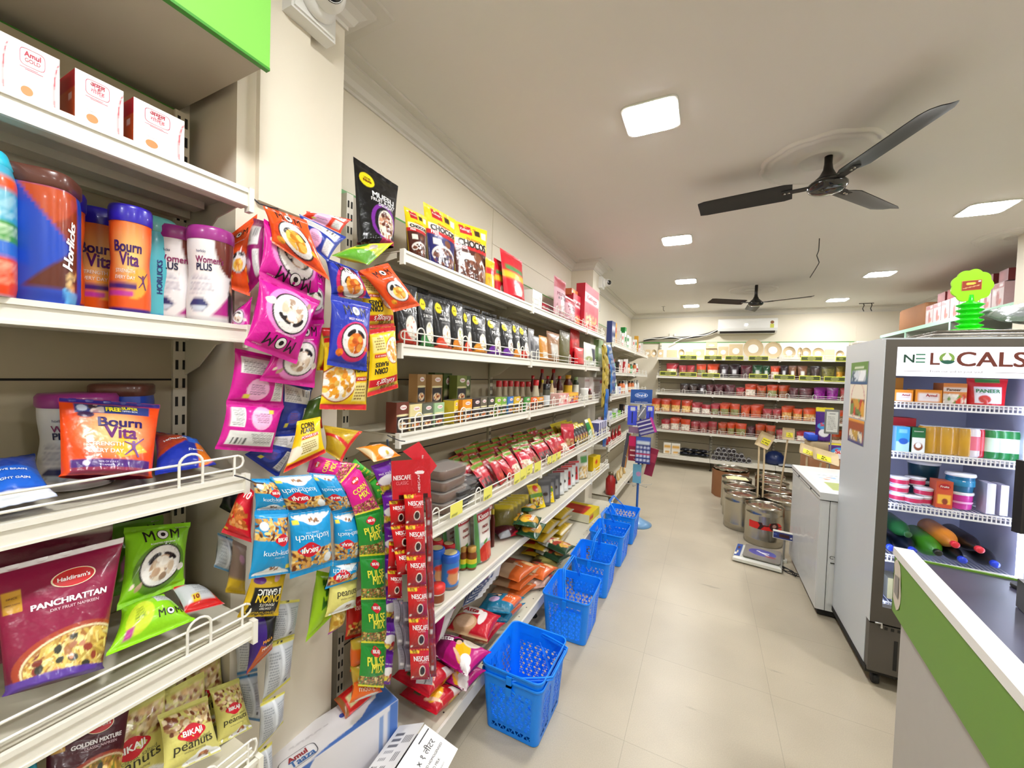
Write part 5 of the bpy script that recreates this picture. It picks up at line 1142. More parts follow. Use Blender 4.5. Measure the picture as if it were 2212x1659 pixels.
# fifth shelf: peanuts
z5 = .604
P0 = [((340, 1545), (448, 1502), (478, 1622), (352, 1680), -1.02), ((452, 1488), (516, 1464), (545, 1572), (470, 1612), -1.06)]
_pl = ['pale yellow peanut packet in front at the bottom left, red badge whole', 'pale yellow peanut packet at the right end of the bottom left shelf']
for i, (a, b_, c_, d_, X) in enumerate(P0):
    quadpack('peanut_packet', _pl[i], 'packet', [at(*a, x=X-.03), at(*b_, x=X-.03), at(*c_, x=X+.02), at(*d_, x=X+.02)], .05, d_peanut(), nu=80, nv=90, seed=20+i, group='pale yellow peanut packets on the bottom left shelf')
pn = None
for k, (px, py, dx) in enumerate([(270, 1560, 0), (300, 1535, -.03), (330, 1512, -.06), (356, 1494, -.09), (382, 1470, -.12), (405, 1452, -.145), (440, 1440, -.17), (372, 1535, -.01), (415, 1500, -.05)]):
    X = -1.06+dx; p = at(px, py, x=X)
    if pn is None: pn = pouch('peanut_packet', .125, .165, .04, d_peanut(), 44, 56, 31, standup=False); c = pn
    else: c = copy_tree(pn)
    put(c, (X, p[1]+.02, max(p[2]-.165, z5+.004)), 0, 'peanut packet of the leaning rank, %s from the front' % ORD[k], 'packet', 'pale yellow peanut packets on the bottom left shelf', rot=(-.35, 0, RX-.1))
quadpack('namkeen_pouch', 'dark maroon pouch of golden mixture at the lower left', 'pouch', [at(100, 1560, x=-1.06), at(285, 1500, x=-1.06), at(262, 1700, x=-1.0), at(85, 1760, x=-1.0)], .06, d_hald('#4a0d1c', 'GOLDEN MIXTURE', 'CLASSIC NAMKEEN', ['#c9963a', '#8a6a2a', '#e0b85a', '#6a7a2a'], '#4a0d1c'), nu=80, nv=80, seed=5, standup=True)
quadpack('namkeen_pouch', 'teal pouch in the bottom left corner of the photo', 'pouch', [at(-60, 1640, x=-1.04), at(80, 1592, x=-1.04), at(100, 1760, x=-1.0), at(-60, 1790, x=-1.0)], .06, d_generic('#1a8aa0', [], [('wave', .6, .06, 9, 0, '#3aa8c0')]), nu=36, nv=36, seed=6)

# ================================================================== HANGING STRIPS between the first two units
MAG = '#d11596'
def strip(name, lab, cat, segs, group=None, hook=None):
    """one hanging strip: segs = [(tl, tr, br, bl pixel+plane, design, flip, thickness, seed, seal)]"""
    P = [pq(*s[0]) for s in segs]; c = P[0][0]
    o = empty(name, c); tag(o, lab, cat, group)
    for q, s in zip(P, segs):
        quadpack('packet', None, None, q, s[2], s[1], parent=o, flip=s[3] if len(s) > 3 else False, seed=s[4] if len(s) > 4 else 0, nu=s[5] if len(s) > 5 else 56, nv=s[6] if len(s) > 6 else 64)
    return o
def Q(x, *p): return [(a, b_, x) for a, b_ in p]
bk = d_back(MAG)
strip('snack_strip', 'long hanging strip of magenta puffed snack packets right of the nearest shelves', 'snack strip', [
    (Q(-.99, (570, 472), (684, 545), (692, 652), (559, 592)), d_mom(MAG), .05, True, 11),
    (Q(-.96, (561, 592), (692, 650), (640, 787), (527, 744)), d_mom(MAG), .075, True, 12, 90, 96)])
strip('snack_strip', 'magenta snack packet pair hanging behind the front magenta strip', 'snack strip', [
    (Q(-1.01, (640, 560), (705, 590), (700, 700), (632, 690)), d_mom(MAG), .05, False, 13, 50, 60),
    (Q(-1.0, (612, 700), (700, 690), (679, 838), (560, 822)), d_mom(MAG), .06, False, 14, 70, 80)])
strip('snack_strip', 'back sides of magenta snack packets with white labels, hanging low', 'snack strip', [
    (Q(-1.04, (508, 752), (620, 776), (612, 878), (488, 872)), bk, .05, False, 15),
    (Q(-1.035, (490, 868), (614, 876), (588, 978), (464, 970)), bk, .05, True, 16)])
BLU = '#2338ae'; bb = d_back('#24389a', lo='#4a5cc8')
strip('snack_strip', 'dark blue snack packets seen from behind, hanging beside the magenta back sides', 'snack strip', [
    (Q(-1.07, (606, 812), (676, 836), (660, 930), (592, 940)), bb, .045, False, 17), (Q(-1.07, (592, 938), (660, 928), (600, 1032), (528, 982)), bb, .045, False, 18)])
chz = d_mom('#e8531c', ['#e8a22c', '#f3c25a', '#d98a1e'], sub='#d9451a', flav='CHEDDAR CHEESE')
quadpack('snack_packet', 'orange snack packet folded over the top of the magenta strip', 'packet', pq((568, 444, -1.0), (662, 476, -.94), (712, 606, -.90), (588, 524, -.97)), .05, chz, nu=70, nv=80, seed=21)
quadpack('snack_packet', 'orange snack packet glimpsed left of the magenta strip, shelf end', 'packet', pq((480, 520, -1.12), (556, 462, -1.08), (540, 640, -1.06), (492, 622, -1.08)), .05, chz, nu=40, nv=40, seed=22)
quadpack('snack_packet', 'magenta snack packet lying at the end of the second shelf', 'packet', pq((500, 690, -1.1), (545, 640, -1.06), (540, 720, -1.03), (500, 705, -1.05)), .04, d_mom(MAG), nu=40, nv=40, seed=23)
quadpack('snack_packet', 'dark magenta packet hanging back toward the pillar with a barcode label', 'packet', pq((545, 470, -1.09), (572, 478, -1.03), (566, 600, -1.02), (532, 640, -1.07)), .04, d_back('#8f1466'), nu=30, nv=40, seed=24)
quadpack('snack_packet', 'red snack packet sticking out highest behind the blue one', 'packet', pq((662, 456, -1.04), (760, 474, -.99), (735, 504, -.99), (652, 466, -1.04)), .035, d_back('#d8381c'), nu=44, nv=30, seed=25)
quadpack('snack_packet', 'dark blue snack packet tilted over the hanging strips, white label up', 'packet', pq((646, 462, -1.03), (748, 512, -.96), (708, 566, -.95), (652, 512, -1.02)), .045, d_back('#233a9a'), nu=50, nv=40, seed=26)
cht = d_mom(BLU, ['#e87a1c', '#f09a3a', '#d9601a'], sub='#d8246c', flav='BEST MASALA')
strip('snack_strip', 'hanging strip of two royal blue snack packets with orange balls printed', 'snack strip', [
    (Q(-.97, (702, 556), (772, 584), (801, 645), (716, 640)), cht, .05, False, 31), (Q(-.95, (715, 638), (802, 656), (792, 802), (706, 788)), cht, .06, False, 32, 80, 96)])
quadpack('snack_packet', 'orange-red snack packet hanging at the right, over the yellow strip', 'packet', pq((776, 584, -.97), (838, 568, -.95), (908, 660, -.91), (850, 674, -.93)), .05, chz, nu=70, nv=72, seed=33)
quadpack('crisps_packet', 'yellow and green crisps packet resting on the end of the top shelf', 'packet', pq((716, 552, -.96), (748, 538, -1.0), (850, 524, -1.0), (796, 572, -.95)), .05, d_generic('#c9d81c', [], [('r', 0, 0, .35, 1, '#5fa82a'), ('e', .62, .6, .2, .14, '#2f6a1c'), ('e', .8, .4, .2, .1, '#e0e04a'), ('e', .55, .3, .14, .1, '#b8a8a0'), ('r', .9, 0, 1, 1, '#e8d22a')], 3), nu=44, nv=40, seed=34)
cf = d_corn()
strip('cereal_strip', 'yellow corn flakes packets strip hanging at the right, printed upside down', 'cereal strip', [
    (Q(-.99, (764, 584), (846, 602), (852, 705), (796, 710)), cf, .05, True, 41, 60, 72), (Q(-.97, (798, 712), (854, 704), (860, 838), (793, 858)), cf, .055, True, 42, 64, 90)])
strip('cereal_strip', 'yellow corn flakes packet with a red bottom seal below the blue strip', 'cereal strip', [(Q(-.985, (700, 730), (800, 718), (791, 886), (690, 884)), cf, .055, False, 43, 100, 110)])
quadpack('cereal_packet', 'narrow red packet with a green price corner behind the blue strip', 'packet', pq((683, 708, -1.02), (716, 708, -1.02), (712, 800, -1.02), (684, 800, -1.02)), .04, d_generic('#c81e22', [('Rs.20', .6, .68, .5, '#eaf4ea', .03)], [('r', 0, 0, .24, 1, '#e0cc2a'), ('r', .25, .55, 1, .8, '#1f6a3a')]), nu=30, nv=36, seed=44)
quadpack('cereal_packet', 'yellow corn flakes packet slanting at the foot of the hanging cereal strips', 'packet', pq((642, 910, -1.0), (692, 900, -.98), (704, 978, -.96), (612, 1022, -.98)), .05, d_generic('#efc80f', [('CORN', .4, .86, .5, '#191410', .04, dict(stretch=1.3)), ('FLAKES', .4, .74, .5, '#191410', .04, dict(stretch=1.1)), ('POWER OF 5', .5, .60, .6, '#ffffff', .01)], [('r', 0, 0, 1, .12, '#d11f2a'), ('r', .2, .56, .8, .64, '#c41f2a'), ('r', .2, .2, .8, .54, '#efe6b0'), ('lines', .24, .24, .76, .5, 5, '#8a6a2a'), ('c', .1, .3, .2, '#efe3cf')], 4), nu=60, nv=70, seed=45)
quadpack('cereal_packet', 'dull gold packet lying over the strips with a red fold', 'packet', pq((698, 918, -1.02), (783, 932, -.97), (738, 998, -.95), (703, 975, -1.0)), .05, d_generic('#b8981c', [], [('p', [(0, .6), (1, .3), (1, .42), (0, .72)], '#c41f22'), ('p', [(.85, 0), (1, 0), (1, 1), (.9, 1)], '#d0202a'), ('lines', .2, .7, .7, .92, 5, '#8a6a1c')], 4), nu=44, nv=40, seed=46)
quadpack('cereal_packet', 'dark green and red packet end behind the slanting yellow packet', 'packet', pq((660, 870, -1.06), (700, 850, -1.04), (697, 925, -1.03), (640, 930, -1.06)), .04, d_generic('#3f5a1c', [], [('r', 0, 0, 1, .3, '#b8201c')]), nu=20, nv=20, seed=47)
quadpack('snack_packet', 'small orange snack packet perched at the end of the third shelf', 'packet', pq((768, 968, -1.0), (822, 958, -.99), (866, 984, -.93), (808, 998, -.93)), .05, d_generic('#f08a1c', [('namkeen', .5, .7, .4, '#fff4e0', .01)], [('e', .55, .25, .3, .16, '#f4f0e8'), ('c', .55, .2, .06, '#c9b03a'), ('r', 0, 0, .12, 1, '#d9c9a0')], 3), nu=44, nv=36, seed=48)
# blue mixture packets
kk = d_kuch()
G_ = 'blue snack mix strips hanging in a row'
strip('snack_strip', 'left strip of blue snack mix packets, lettering upright', 'snack strip', [(Q(-.955, (543, 1034), (596, 1034), (623, 1102), (552, 1104)), kk, .035, False, 51), (Q(-.945, (550, 1104), (623, 1101), (627, 1238), (537, 1251)), kk, .05, False, 52, 90, 96)], G_)
strip('snack_strip', 'middle strip of blue snack mix packets, lettering upside down, the widest', 'snack strip', [(Q(-.95, (582, 1030), (676, 1024), (714, 1098), (625, 1111)), kk, .035, True, 53, 80, 60), (Q(-.935, (623, 1111), (714, 1098), (719, 1221), (626, 1251)), kk, .05, True, 54, 96, 96)], G_)
strip('snack_strip', 'right strip of blue snack mix packets with a third short packet at its foot', 'snack strip', [(Q(-.95, (667, 1021), (724, 1026), (770, 1099), (719, 1113)), kk, .035, True, 55, 64, 60), (Q(-.945, (719, 1112), (771, 1102), (777, 1213), (720, 1223)), kk, .05, True, 56, 72, 96), (Q(-.955, (714, 1212), (776, 1206), (772, 1250), (702, 1273)), kk, .04, True, 57, 60, 44)], G_)
quadpack('peanut_packet', 'pale yellow peanut packet hanging below the right blue strip', 'packet', pq((712, 1258, -.965), (773, 1246, -.965), (769, 1311, -.96), (702, 1333, -.96)), .05, d_generic('#dcd57a', [('peanuts', .5, .62, .7, '#3a382c', .005), ('endless munching', .5, .48, .5, '#6a684c', 0)], [('e', .6, .1, .42, .22, '#f2f4f4'), ('foodr', .5, .12, .7, .26, ['#8a5a34'], 8, .04), ('r', 0, .95, 1, 1, '#c8c46c')], 3), nu=64, nv=64, seed=58)
quadpack('peanut_packet', 'red salted peanut packet hanging left of the blue strips', 'packet', pq((524, 1040, -1.03), (549, 1062, -.98), (543, 1172, -.97), (478, 1150, -1.02)), .05, d_generic('#d0142c', [('10', .75, .88, .3, '#f4e8e8', .03)], [('foodr', .1, .22, .95, .66, ['#c9722f', '#a8551c', '#e09a5a'], 70, .09, 1.4), ('r', .0, .0, 1, .10, '#c41028'), ('r', 0, .1, .2, .14, '#d9b03a')], 6), nu=56, nv=72, seed=59)
quadpack('snack_packet', 'black packet wedged behind the red peanut packet', 'packet', pq((490, 1030, -1.08), (532, 1046, -1.06), (500, 1110, -1.04), (474, 1096, -1.08)), .04, d_generic('#18181e', [], [('lines', .2, .3, .8, .8, 5, '#3a3a48')]), nu=24, nv=24, seed=60)
tg = d_generic('#d8b41c', [('TONG GARDEN', .52, .90, .80, '#e8c83a', .03), ('COATED', .5, .78, .3, '#f0f0ea', .03), ('PEANUTS', .5, .69, .4, '#f0f0ea', .02), ('ONION', .5, .55, .66, '#e8c83a', .03, dict(stretch=1.2)), ('& GARLIC', .5, .40, .66, '#f0f0ea', .03, dict(stretch=1.2))], [('r', .14, .3, .92, .96, '#16161c'), ('e', .3, .12, .12, .06, '#d8a8b8', .6), ('e', .8, .15, .16, .08, '#6a2f8a')], 3)
strip('snack_strip', 'yellow and black coated peanut packets hanging under the left blue strip, upside down', 'snack strip', [(Q(-.975, (545, 1240), (620, 1232), (601, 1330), (512, 1334)), tg, .045, True, 61, 72, 72),
    (Q(-.99, (541, 1336), (600, 1322), (588, 1402), (532, 1458)), d_generic('#3b1f7a', [('MALA', .55, .5, .4, '#e8a23a', .03), ('MASALA', .6, .35, .5, '#e8e4da', .02)], [('r', .5, .2, 1, 1, '#15151b'), ('p', [(0, 0), (1, 0), (1, .2), (.3, .45)], '#b8551c')], 3), .04, False, 62, 50, 50)])
def d_plainback(seam): return (lambda asp: art('#b8bcc2', [('r', 0, .93, 1, 1, seam), ('r', 0, 0, 1, .07, seam), ('r', .44, .07, .54, .93, '#d0d4da'), ('lines', .06, .14, .42, .86, 14, '#7c8088'), ('lines', .58, .3, .94, .86, 12, '#7c8088'), ('r', .5, .95, .6, 1, '#1c1c20'), ('r', .62, .16, .74, .24, '#33333a')], asp, 3), None)
ys = '#cfc65a'
strip('snack_strip', 'silver back sides of a peanut packet strip with yellow seams hanging to the floor box', 'snack strip', [
    (Q(-1.02, (588, 1300), (648, 1294), (636, 1374), (580, 1394)), d_plainback(ys), .045, False, 63), (Q(-1.015, (574, 1394), (636, 1374), (627, 1468), (566, 1520)), d_plainback(ys), .045, False, 64), (Q(-1.01, (562, 1520), (616, 1492), (612, 1560), (556, 1625)), d_plainback(ys), .045, False, 65), (Q(-1.01, (556, 1625), (588, 1600), (590, 1700), (550, 1710)), d_plainback(ys), .04, False, 66)])
strip('snack_strip', 'dim silver and blue back-side packets hanging in the shade by the lowest shelf', 'snack strip', [
    (Q(-1.09, (500, 1345), (560, 1335), (556, 1450), (512, 1460)), d_plainback('#2f6a94'), .045, False, 67, 40, 40), (Q(-1.09, (512, 1462), (556, 1452), (566, 1560), (520, 1552)), d_plainback('#2f6a94'), .045, False, 68, 40, 40)])
strip('snack_strip', 'blue and clear packets hanging in the shade left of the red peanut packet', 'snack strip', [
    (Q(-1.08, (470, 1150), (505, 1165), (505, 1240), (462, 1225)), d_plainback('#4a8ab0'), .045, False, 69, 30, 30), (Q(-1.06, (503, 1165), (533, 1180), (530, 1285), (486, 1280)), d_generic('#8a7468', [], [('r', 0, 0, 1, .3, '#d8b41c'), ('e', .5, .7, .2, .2, '#b88aa0')], 3), .04, False, 70, 30, 30)])
strip('snack_strip', 'green packet with vegetables printed hanging right of the middle blue strip', 'snack strip', [(Q(-1.0, (684, 1232), (714, 1238), (716, 1332), (660, 1388)), d_generic('#9ac81e', [], [('foodr', .3, .4, .9, .9, ['#2f6a1c', '#5f9a2a', '#1f4a14'], 26, .12), ('e', .7, .35, .14, .1, '#e0703a')], 3), .045, False, 71, 44, 60)])
strip('snack_strip', 'golden chickpea packet hanging under the peanut packet', 'snack strip', [(Q(-1.0, (716, 1322), (750, 1312), (741, 1350), (708, 1372)), d_generic('#d0a63a', [], [('foodr', .05, .1, .95, .95, ['#e0bc5a', '#b8862a', '#f0d890'], 60, .12), ('r', 0, 0, 1, .1, '#b04ac0')], 3), .04, False, 72, 30, 30)])
strip('snack_strip', 'red and orange packets hanging behind the green strip down to the floor box', 'snack strip', [
    (Q(-1.0, (748, 1298), (787, 1284), (783, 1372), (745, 1383)), d_generic('#c4201c', [('kuch', .6, .8, .6, '#f0c8b8', .01)], [('foodr', .05, .1, .95, .45, NUTS, 60, .09)], 3), .04, False, 73, 36, 44),
    (Q(-.99, (757, 1383), (786, 1374), (786, 1432), (756, 1452)), d_generic('#e0641c', [], [('r', 0, .7, 1, 1, '#c8a83a')]), .04, False, 74, 30, 30), (Q(-.985, (756, 1440), (786, 1432), (786, 1474), (762, 1486)), d_generic('#c8a83a', [], [('c', .4, .4, .2, '#efe8d8')]), .04, False, 76, 24, 24),
    (Q(-.965, (765, 1474), (814, 1464), (826, 1494), (754, 1520)), d_generic('#ea6a1c', [('moong dal', .5, .68, .8, '#fbe8d8', .005)], [('e', .5, .12, .36, .14, '#f0ece4')]), .05, False, 75, 50, 40)])
# long draped strips
def edge_strip(name, lab, cen, wpx, X, D, n, group=None, start=0, designs=None, t=.03, flip=False, nn=(40, 48)):
    cen = np.array(cen, float); d = np.r_[0, np.cumsum(np.hypot(*np.diff(cen, axis=0).T))]; T = np.linspace(0, d[-1], n+1)
    C = np.stack([np.interp(T, d, cen[:, i]) for i in range(2)], 1); tan = np.gradient(C, axis=0); tan /= np.hypot(*tan.T)[:, None]
    N = np.c_[tan[:, 1], -tan[:, 0]]; Wd = np.interp(T, d, wpx) if not np.isscalar(wpx) else np.full(n+1, wpx); Xs = np.interp(T, d, X) if not np.isscalar(X) else np.full(n+1, X)
    R = C+N*Wd[:, None]/2; L = C-N*Wd[:, None]/2
    segs = []
    for i in range(n):
        dd = designs[i] if designs else D
        segs.append(([(*L[i], Xs[i]), (*R[i], Xs[i]), (*R[i+1], Xs[i+1]), (*L[i+1], Xs[i+1])], dd, t, flip, 80+i+start, *nn))
    return strip(name, lab, 'packet strip', segs, group)
ed_n = d_cup(); pk = d_pulse('#d81c8e', '#e3dc2e', 'CORN', 'MIX'); gp = d_pulse()
edge_strip('snack_strip', 'draped strip turning from pink to green pulse mix packets, hanging to the floor box', [(668, 1000), (712, 996), (760, 1026), (785, 1070), (800, 1130), (803, 1180), (806, 1240), (808, 1320), (808, 1390), (806, 1440), (801, 1484)], [40, 48, 56, 58, 56, 55, 55, 55, 56, 56, 56], [-1.0, -.97, -.94, -.93, -.925, -.925, -.925, -.925, -.925, -.925, -.925], None, 6, designs=[pk, pk, gp, gp, gp, gp], nn=(60, 96), start=3)
edge_strip('snack_strip', 'thin pale green strip behind the pink and green one', [(760, 1000), (800, 1020), (826, 1070), (832, 1130), (832, 1210)], 24, -.95, d_pulse('#3aa53a'), 4, start=20, nn=(24, 36))
pu = d_generic('#6a1fa0', [('nut cracker', .5, .68, .8, '#f0e4f8', .01)], [('e', .5, .42, .5, .28, '#f4f0f4'), ('foodr', 0, .06, 1, .3, NUTS, 30, .1), ('r', .1, .12, .4, .24, '#e8d82a'), ('e', .7, .3, .2, .14, '#c8141c')], 4)
edge_strip('snack_strip', 'purple nut packet strip hanging beside the red coffee sachets', [(822, 1000), (840, 1040), (846, 1090), (845, 1200), (843, 1320), (838, 1400), (833, 1478)], [44, 40, 34, 30, 28, 26, 20], [-.95, -.94, -.93, -.93, -.93, -.93, -.93], pu, 7, start=30, nn=(36, 48))
# coffee sachets with their header cards
hc = d_generic('#c0141e', [('NESCAFE', .24, .56, .42, '#f4e4e4', .03), ('CLASSIC', .24, .42, .3, '#e88a90', 0), ('NESCAFE', .66, .42, .34, '#f0dede', .02, dict(rot=PI/2))], [('c', .72, .42, .25, '#c8404a'), ('c', .72, .42, .245, '#c0141e'), ('e', .70, .66, .13, .03, '#f4e8e8'), ('r', .15, .0, .9, .12, '#3a0a0c')], 3)
def card(lab, q, D, seed=0, hooks=True):
    P = pq(*q); c = sum(P)/4; o = empty('header_card', c); tag(o, lab, 'display card'); b = MB(); tl, tr, br, bl = [p-c for p in P]
    nrm = np.cross(tr-tl, bl-tl); nrm /= -np.linalg.norm(nrm)
    def S(u, v, off=0): u = np.asarray(u)[..., None]; v = np.asarray(v)[..., None]; return bl*(1-u)*(1-v)+br*u*(1-v)+tr*u*v+tl*(1-u)*v+nrm*off
    U, V_ = np.meshgrid(np.linspace(0, 1, 60), np.linspace(0, 1, 50), indexing='ij'); wm, hm = np.linalg.norm(tr-tl), np.linalg.norm(tl-bl)
    b.grid(S(U, V_), D[0](hm/wm)(U, V_), 'film', True); b.grid(S(U[:, ::9], V_[:, ::9], -.0015), '#b8b4b4', 'card', flip=True)
    if D[1]: D[1](b, S, wm, hm)
    b.build('card_face', o); return o
card('square red header card of the coffee sachets, facing front', [(845, 996, -.865), (929, 990, -.865), (931, 1074, -.865), (848, 1080, -.865)], hc)
card('red coffee card tilted behind the square one', [(870, 975, -.885), (905, 954, -.885), (944, 1006, -.88), (930, 1024, -.88)], d_generic('#cf2430', [('NESCAFE', .42, .5, .6, '#f8e8e8', .03, dict(rot=.7))], []))
GN = 'red coffee sachet strips hanging in a bunch'
edge_strip('sachet_strip', 'frontmost long strip of red coffee sachets, cups all facing front', [(893, 1066), (897, 1140), (899, 1220), (902, 1300), (905, 1380), (908, 1468)], 42, -.855, ed_n, 6, GN, 40, t=.018, nn=(44, 60))
edge_strip('sachet_strip', 'twisted strip of red coffee sachets left of the frontmost one', [(858, 1080), (862, 1130), (872, 1180), (880, 1240)], [36, 38, 42, 44], [-.88, -.875, -.87, -.865], ed_n, 3, GN, 50, t=.018, nn=(40, 56))
edge_strip('sachet_strip', 'strip of red coffee sachets at the left of the bunch, half upside down', [(856, 1170), (853, 1230), (853, 1292)], 32, -.885, ed_n, 2, GN, 55, t=.018, nn=(36, 48))
edge_strip('sachet_strip', 'deep red sachet strip seen edge on at the right of the bunch', [(925, 1070), (928, 1170), (930, 1280), (934, 1390), (936, 1462)], 14, -.87, d_foilback('#8f1a20'), 5, GN, 60, t=.018, nn=(16, 30))
edge_strip('sachet_strip', 'silver back side sachet strip hanging under the left coffee sachets', [(860, 1296), (862, 1350), (870, 1400), (872, 1446)], 22, -.89, d_foilback(), 3, GN, 65, t=.018, nn=(24, 40))
edge_strip('sachet_strip', 'second silver back side strip beside the frontmost red one', [(880, 1300), (882, 1360), (884, 1410), (886, 1450)], 22, -.885, d_foilback('#7d7888'), 3, GN, 70, t=.018, nn=(24, 40))
edge_strip('sachet_strip', 'silver end of a sachet strip under the frontmost one, over the flour bags', [(920, 1440), (916, 1478)], 36, -.875, d_foilback('#a8a4ac'), 1, GN, 75, t=.012, nn=(24, 24))
# hooks that carry them
for k, (px, py, X, lab) in enumerate([(560, 440, -1.02, 'dark metal hook at the end of the top shelf of the nearest unit'), (846, 945, -.99, 'blue-grey strap tied to the end of the third shelf'), (526, 1032, -.97, 'small hook at the end of the fourth shelf rail')]):
    p = at(px, py, x=X); b = MB(); b.tube([p+[0, -.02, .01], p, p+[.03, .01, -.01], p+[.045, .02, -.012]], .0018, '#33333a', 'rubber')
    if k == 1: b.tube([p+[-.02, .0, -.01], p+[-.02, .01, -.06], p+[-.022, .02, -.09]], .004, '#3c4a5a', 'rubber')
    tag(b.build('strip_hook'), lab, 'hook')

# cartons on the floor below them
def world_box(name, lab, cat, cor, h, arts, texts=None, z0=0, n=40):
    """upright box from three floor corners (a -> b is its front edge, b -> c its side)"""
    a, b_, c = [np.array([*q[:2], z0], float) for q in cor]; w_ = np.linalg.norm(b_-a); d = np.linalg.norm(c-b_); rz = math.atan2(b_[1]-a[1], b_[0]-a[0])
    o = empty(name, (a+c)/2, rz); tag(o, lab, cat); b = MB(); f = flat_box(b, w_, d, h, arts, n)
    if texts: texts(b, f)
    b.build('box_body', o); return o
def tz(b, f):
    S, wm, hm = f['top']
    put_text(b, S, wm, hm, 'Amul', .22, .34, .13, '#9c3038', .04, off=.002); put_text(b, S, wm, hm, 'Taaza', .24, .20, .17, '#3f6fae', .03, off=.002)
    t = np.linspace(0, 2*PI, 61); c, s = np.cos(t), np.sin(t); k = (np.abs(c)**4+np.abs(s)**4)**(-.25)
    for i in range(60):
        q = np.array([(.22+.13*r*c[j]*k[j], .27+.19*r*s[j]*k[j]) for j, r in ((i, 1), (i+1, 1), (i+1, .95), (i, .95))]); b.add(S(q[:, 0], q[:, 1], .002), [(0, 1, 2, 3)], '#5c5c66', 'print')
    for i in range(3): disc(b, S, .60+.07*i, .62+.05*i, .022, wm, hm, '#3f55a8', .002)
TA = art('#e6e4e8', [('p', [(.25, 0), (.42, .10), (.60, .14), (.70, .22), (.80, .42), (.88, .50), (.94, .8), (.92, 1), (1, 1), (1, 0)], '#4a74c0'), ('lines', .2, .60, .5, .68, 2, '#b8b4ba')], .42)
TF = art('#e4e2e8', [('p', [(0, 1), (.3, 1), (.25, .93), (0, .85)], '#4a74c0'), ('r', .92, 0, 1, 1, '#4a74c0'), ('bars', .82, .3, .92, .95, 5, '#8aa4d4')], .8)
world_box('milk_box', 'white and blue carton of milk packs on the floor under the hanging strips', 'box', [(-1.035, .67), (-.935, 1.07), (-1.065, 1.095)], .375, {'front': TF, 'top': TA, 'left': '#dcdae0', 'right': '#4a74c0', 'back': '#dcdae0'}, tz, n=110)
wb = tag(empty('milk_box', (-.835, .965, 0), .12), 'open white carton with Hindi lettering on its flap, in front of the blue one', 'box')
b = MB(); f = flat_box(b, .17, .24, .27, {'side': '#e2e0e2', 'front': '#e2e0e2', 'top': '#8f8c92', 'back': '#e2e0e2'}, 2); b.build('box_body', wb)
b = MB(); S, wm, hm = panel(b, (-.085, -.12, .272), (.10, -.0, .045), (0, .24, 0), art('#e9e8ea', [('bars', .1, .12, .6, .34, 22, '#3a3a40'), ('lines', .15, .42, .55, .9, 5, '#6a6a72'), ('lines', .6, .4, .92, .95, 2, '#55555c')], 2), 30, 'card', .002); b.build('flap', wb)
b = MB(); S, wm, hm = plane_S((.02, -.13, .305), (.15, .0, -.05), (0, .25, 0)); S, wm, hm = panel(b, (.018, -.12, .312), (.13, 0, -.042), (0, .24, .0), '#f3f2f3', 2, 'card', .002)
put_text(b, S, wm, hm, '१२ x १ लीटर', .36, .62, .95, '#2b2b30', .0, rot=PI/2); put_text(b, S, wm, hm, 'UHT TREATED HOMOGENISED', .58, .60, 1.15, '#3a3a40', .0, rot=PI/2); put_text(b, S, wm, hm, 'TONED MILK', .72, .60, .5, '#3a3a40', .0, rot=PI/2); put_text(b, S, wm, hm, 'MAP CODE  TONROY', .86, .6, .5, '#8a8a92', 0, rot=PI/2)
b.add(S(np.array([.12, .15, .15, .12]), np.array([.72, .72, .98, .98]), .001), [(0, 1, 2, 3)], '#2b2b30', 'print'); b.build('flap', wb)
b = MB(); U, V_ = np.meshgrid(np.linspace(0, 1, 12), np.linspace(0, 1, 12), indexing='ij'); b.grid(np.stack([.085+.03*U+.01*np.sin(V_*9), -.12+.24*V_, .27-.2*U+.01*np.sin(V_*7+U*5)], -1), '#e8e8ea', 'clear', True); b.build('plastic_film', wb)
quadpack('snack_packet', 'small red packet lying on the milk carton by the pillar', 'packet', [(-1.10, .93, .41), (-1.085, 1.05, .42), (-1.02, 1.05, .385), (-1.03, .92, .38)], .03, d_generic('#c41c1c', [], [('r', .2, .2, .55, .7, '#d8d09a'), ('r', 0, 0, .12, 1, '#8a5a2a')]), nu=30, nv=24, seed=80)

# ================================================================== WALL SHELVES: row by row
def nth(k, n, far='left'): return ORD[k]
# --- top shelf (z 1.98)
zt = 1.984
quadpack('muesli_pouch', 'tall glossy black muesli pouch with a yellow badge on the top shelf', 'pouch', [at(763, 338, x=-1.14), at(860, 402, x=-1.10), at(852, 536, x=-1.05), at(768, 524, x=-1.08)], .08,
    d_generic('#111113', [('With', .24, .80, .14, '#7a5a10', .02), ('Nuts', .24, .765, .17, '#7a2a10', .04), ('MUESLI', .60, .62, .55, '#f0f0f0', .03), ('FRUIT & NUT', .60, .55, .62, '#f0f0f0', .02), ('DELIGHT', .66, .50, .4, '#f0f0f0', .02)],
    [('c', .24, .78, .16, '#f2dc1e'), ('e', .60, .28, .34, .42, '#7a2a9a'), ('e', .60, .27, .26, .36, '#15131a'), ('e', .66, .24, .24, .36, '#ddd6cc'), ('foodr', .4, .02, .95, .42, ['#7a3a20', '#b8856a', '#d8c8b0', '#5a2414'], 90, .05, 1.2, (.66, .24, .22, .34, 0)), ('r', .5, 0, 1, .05, '#b8325a')], 3), nu=80, nv=110, seed=1, amp=.009, standup=True)
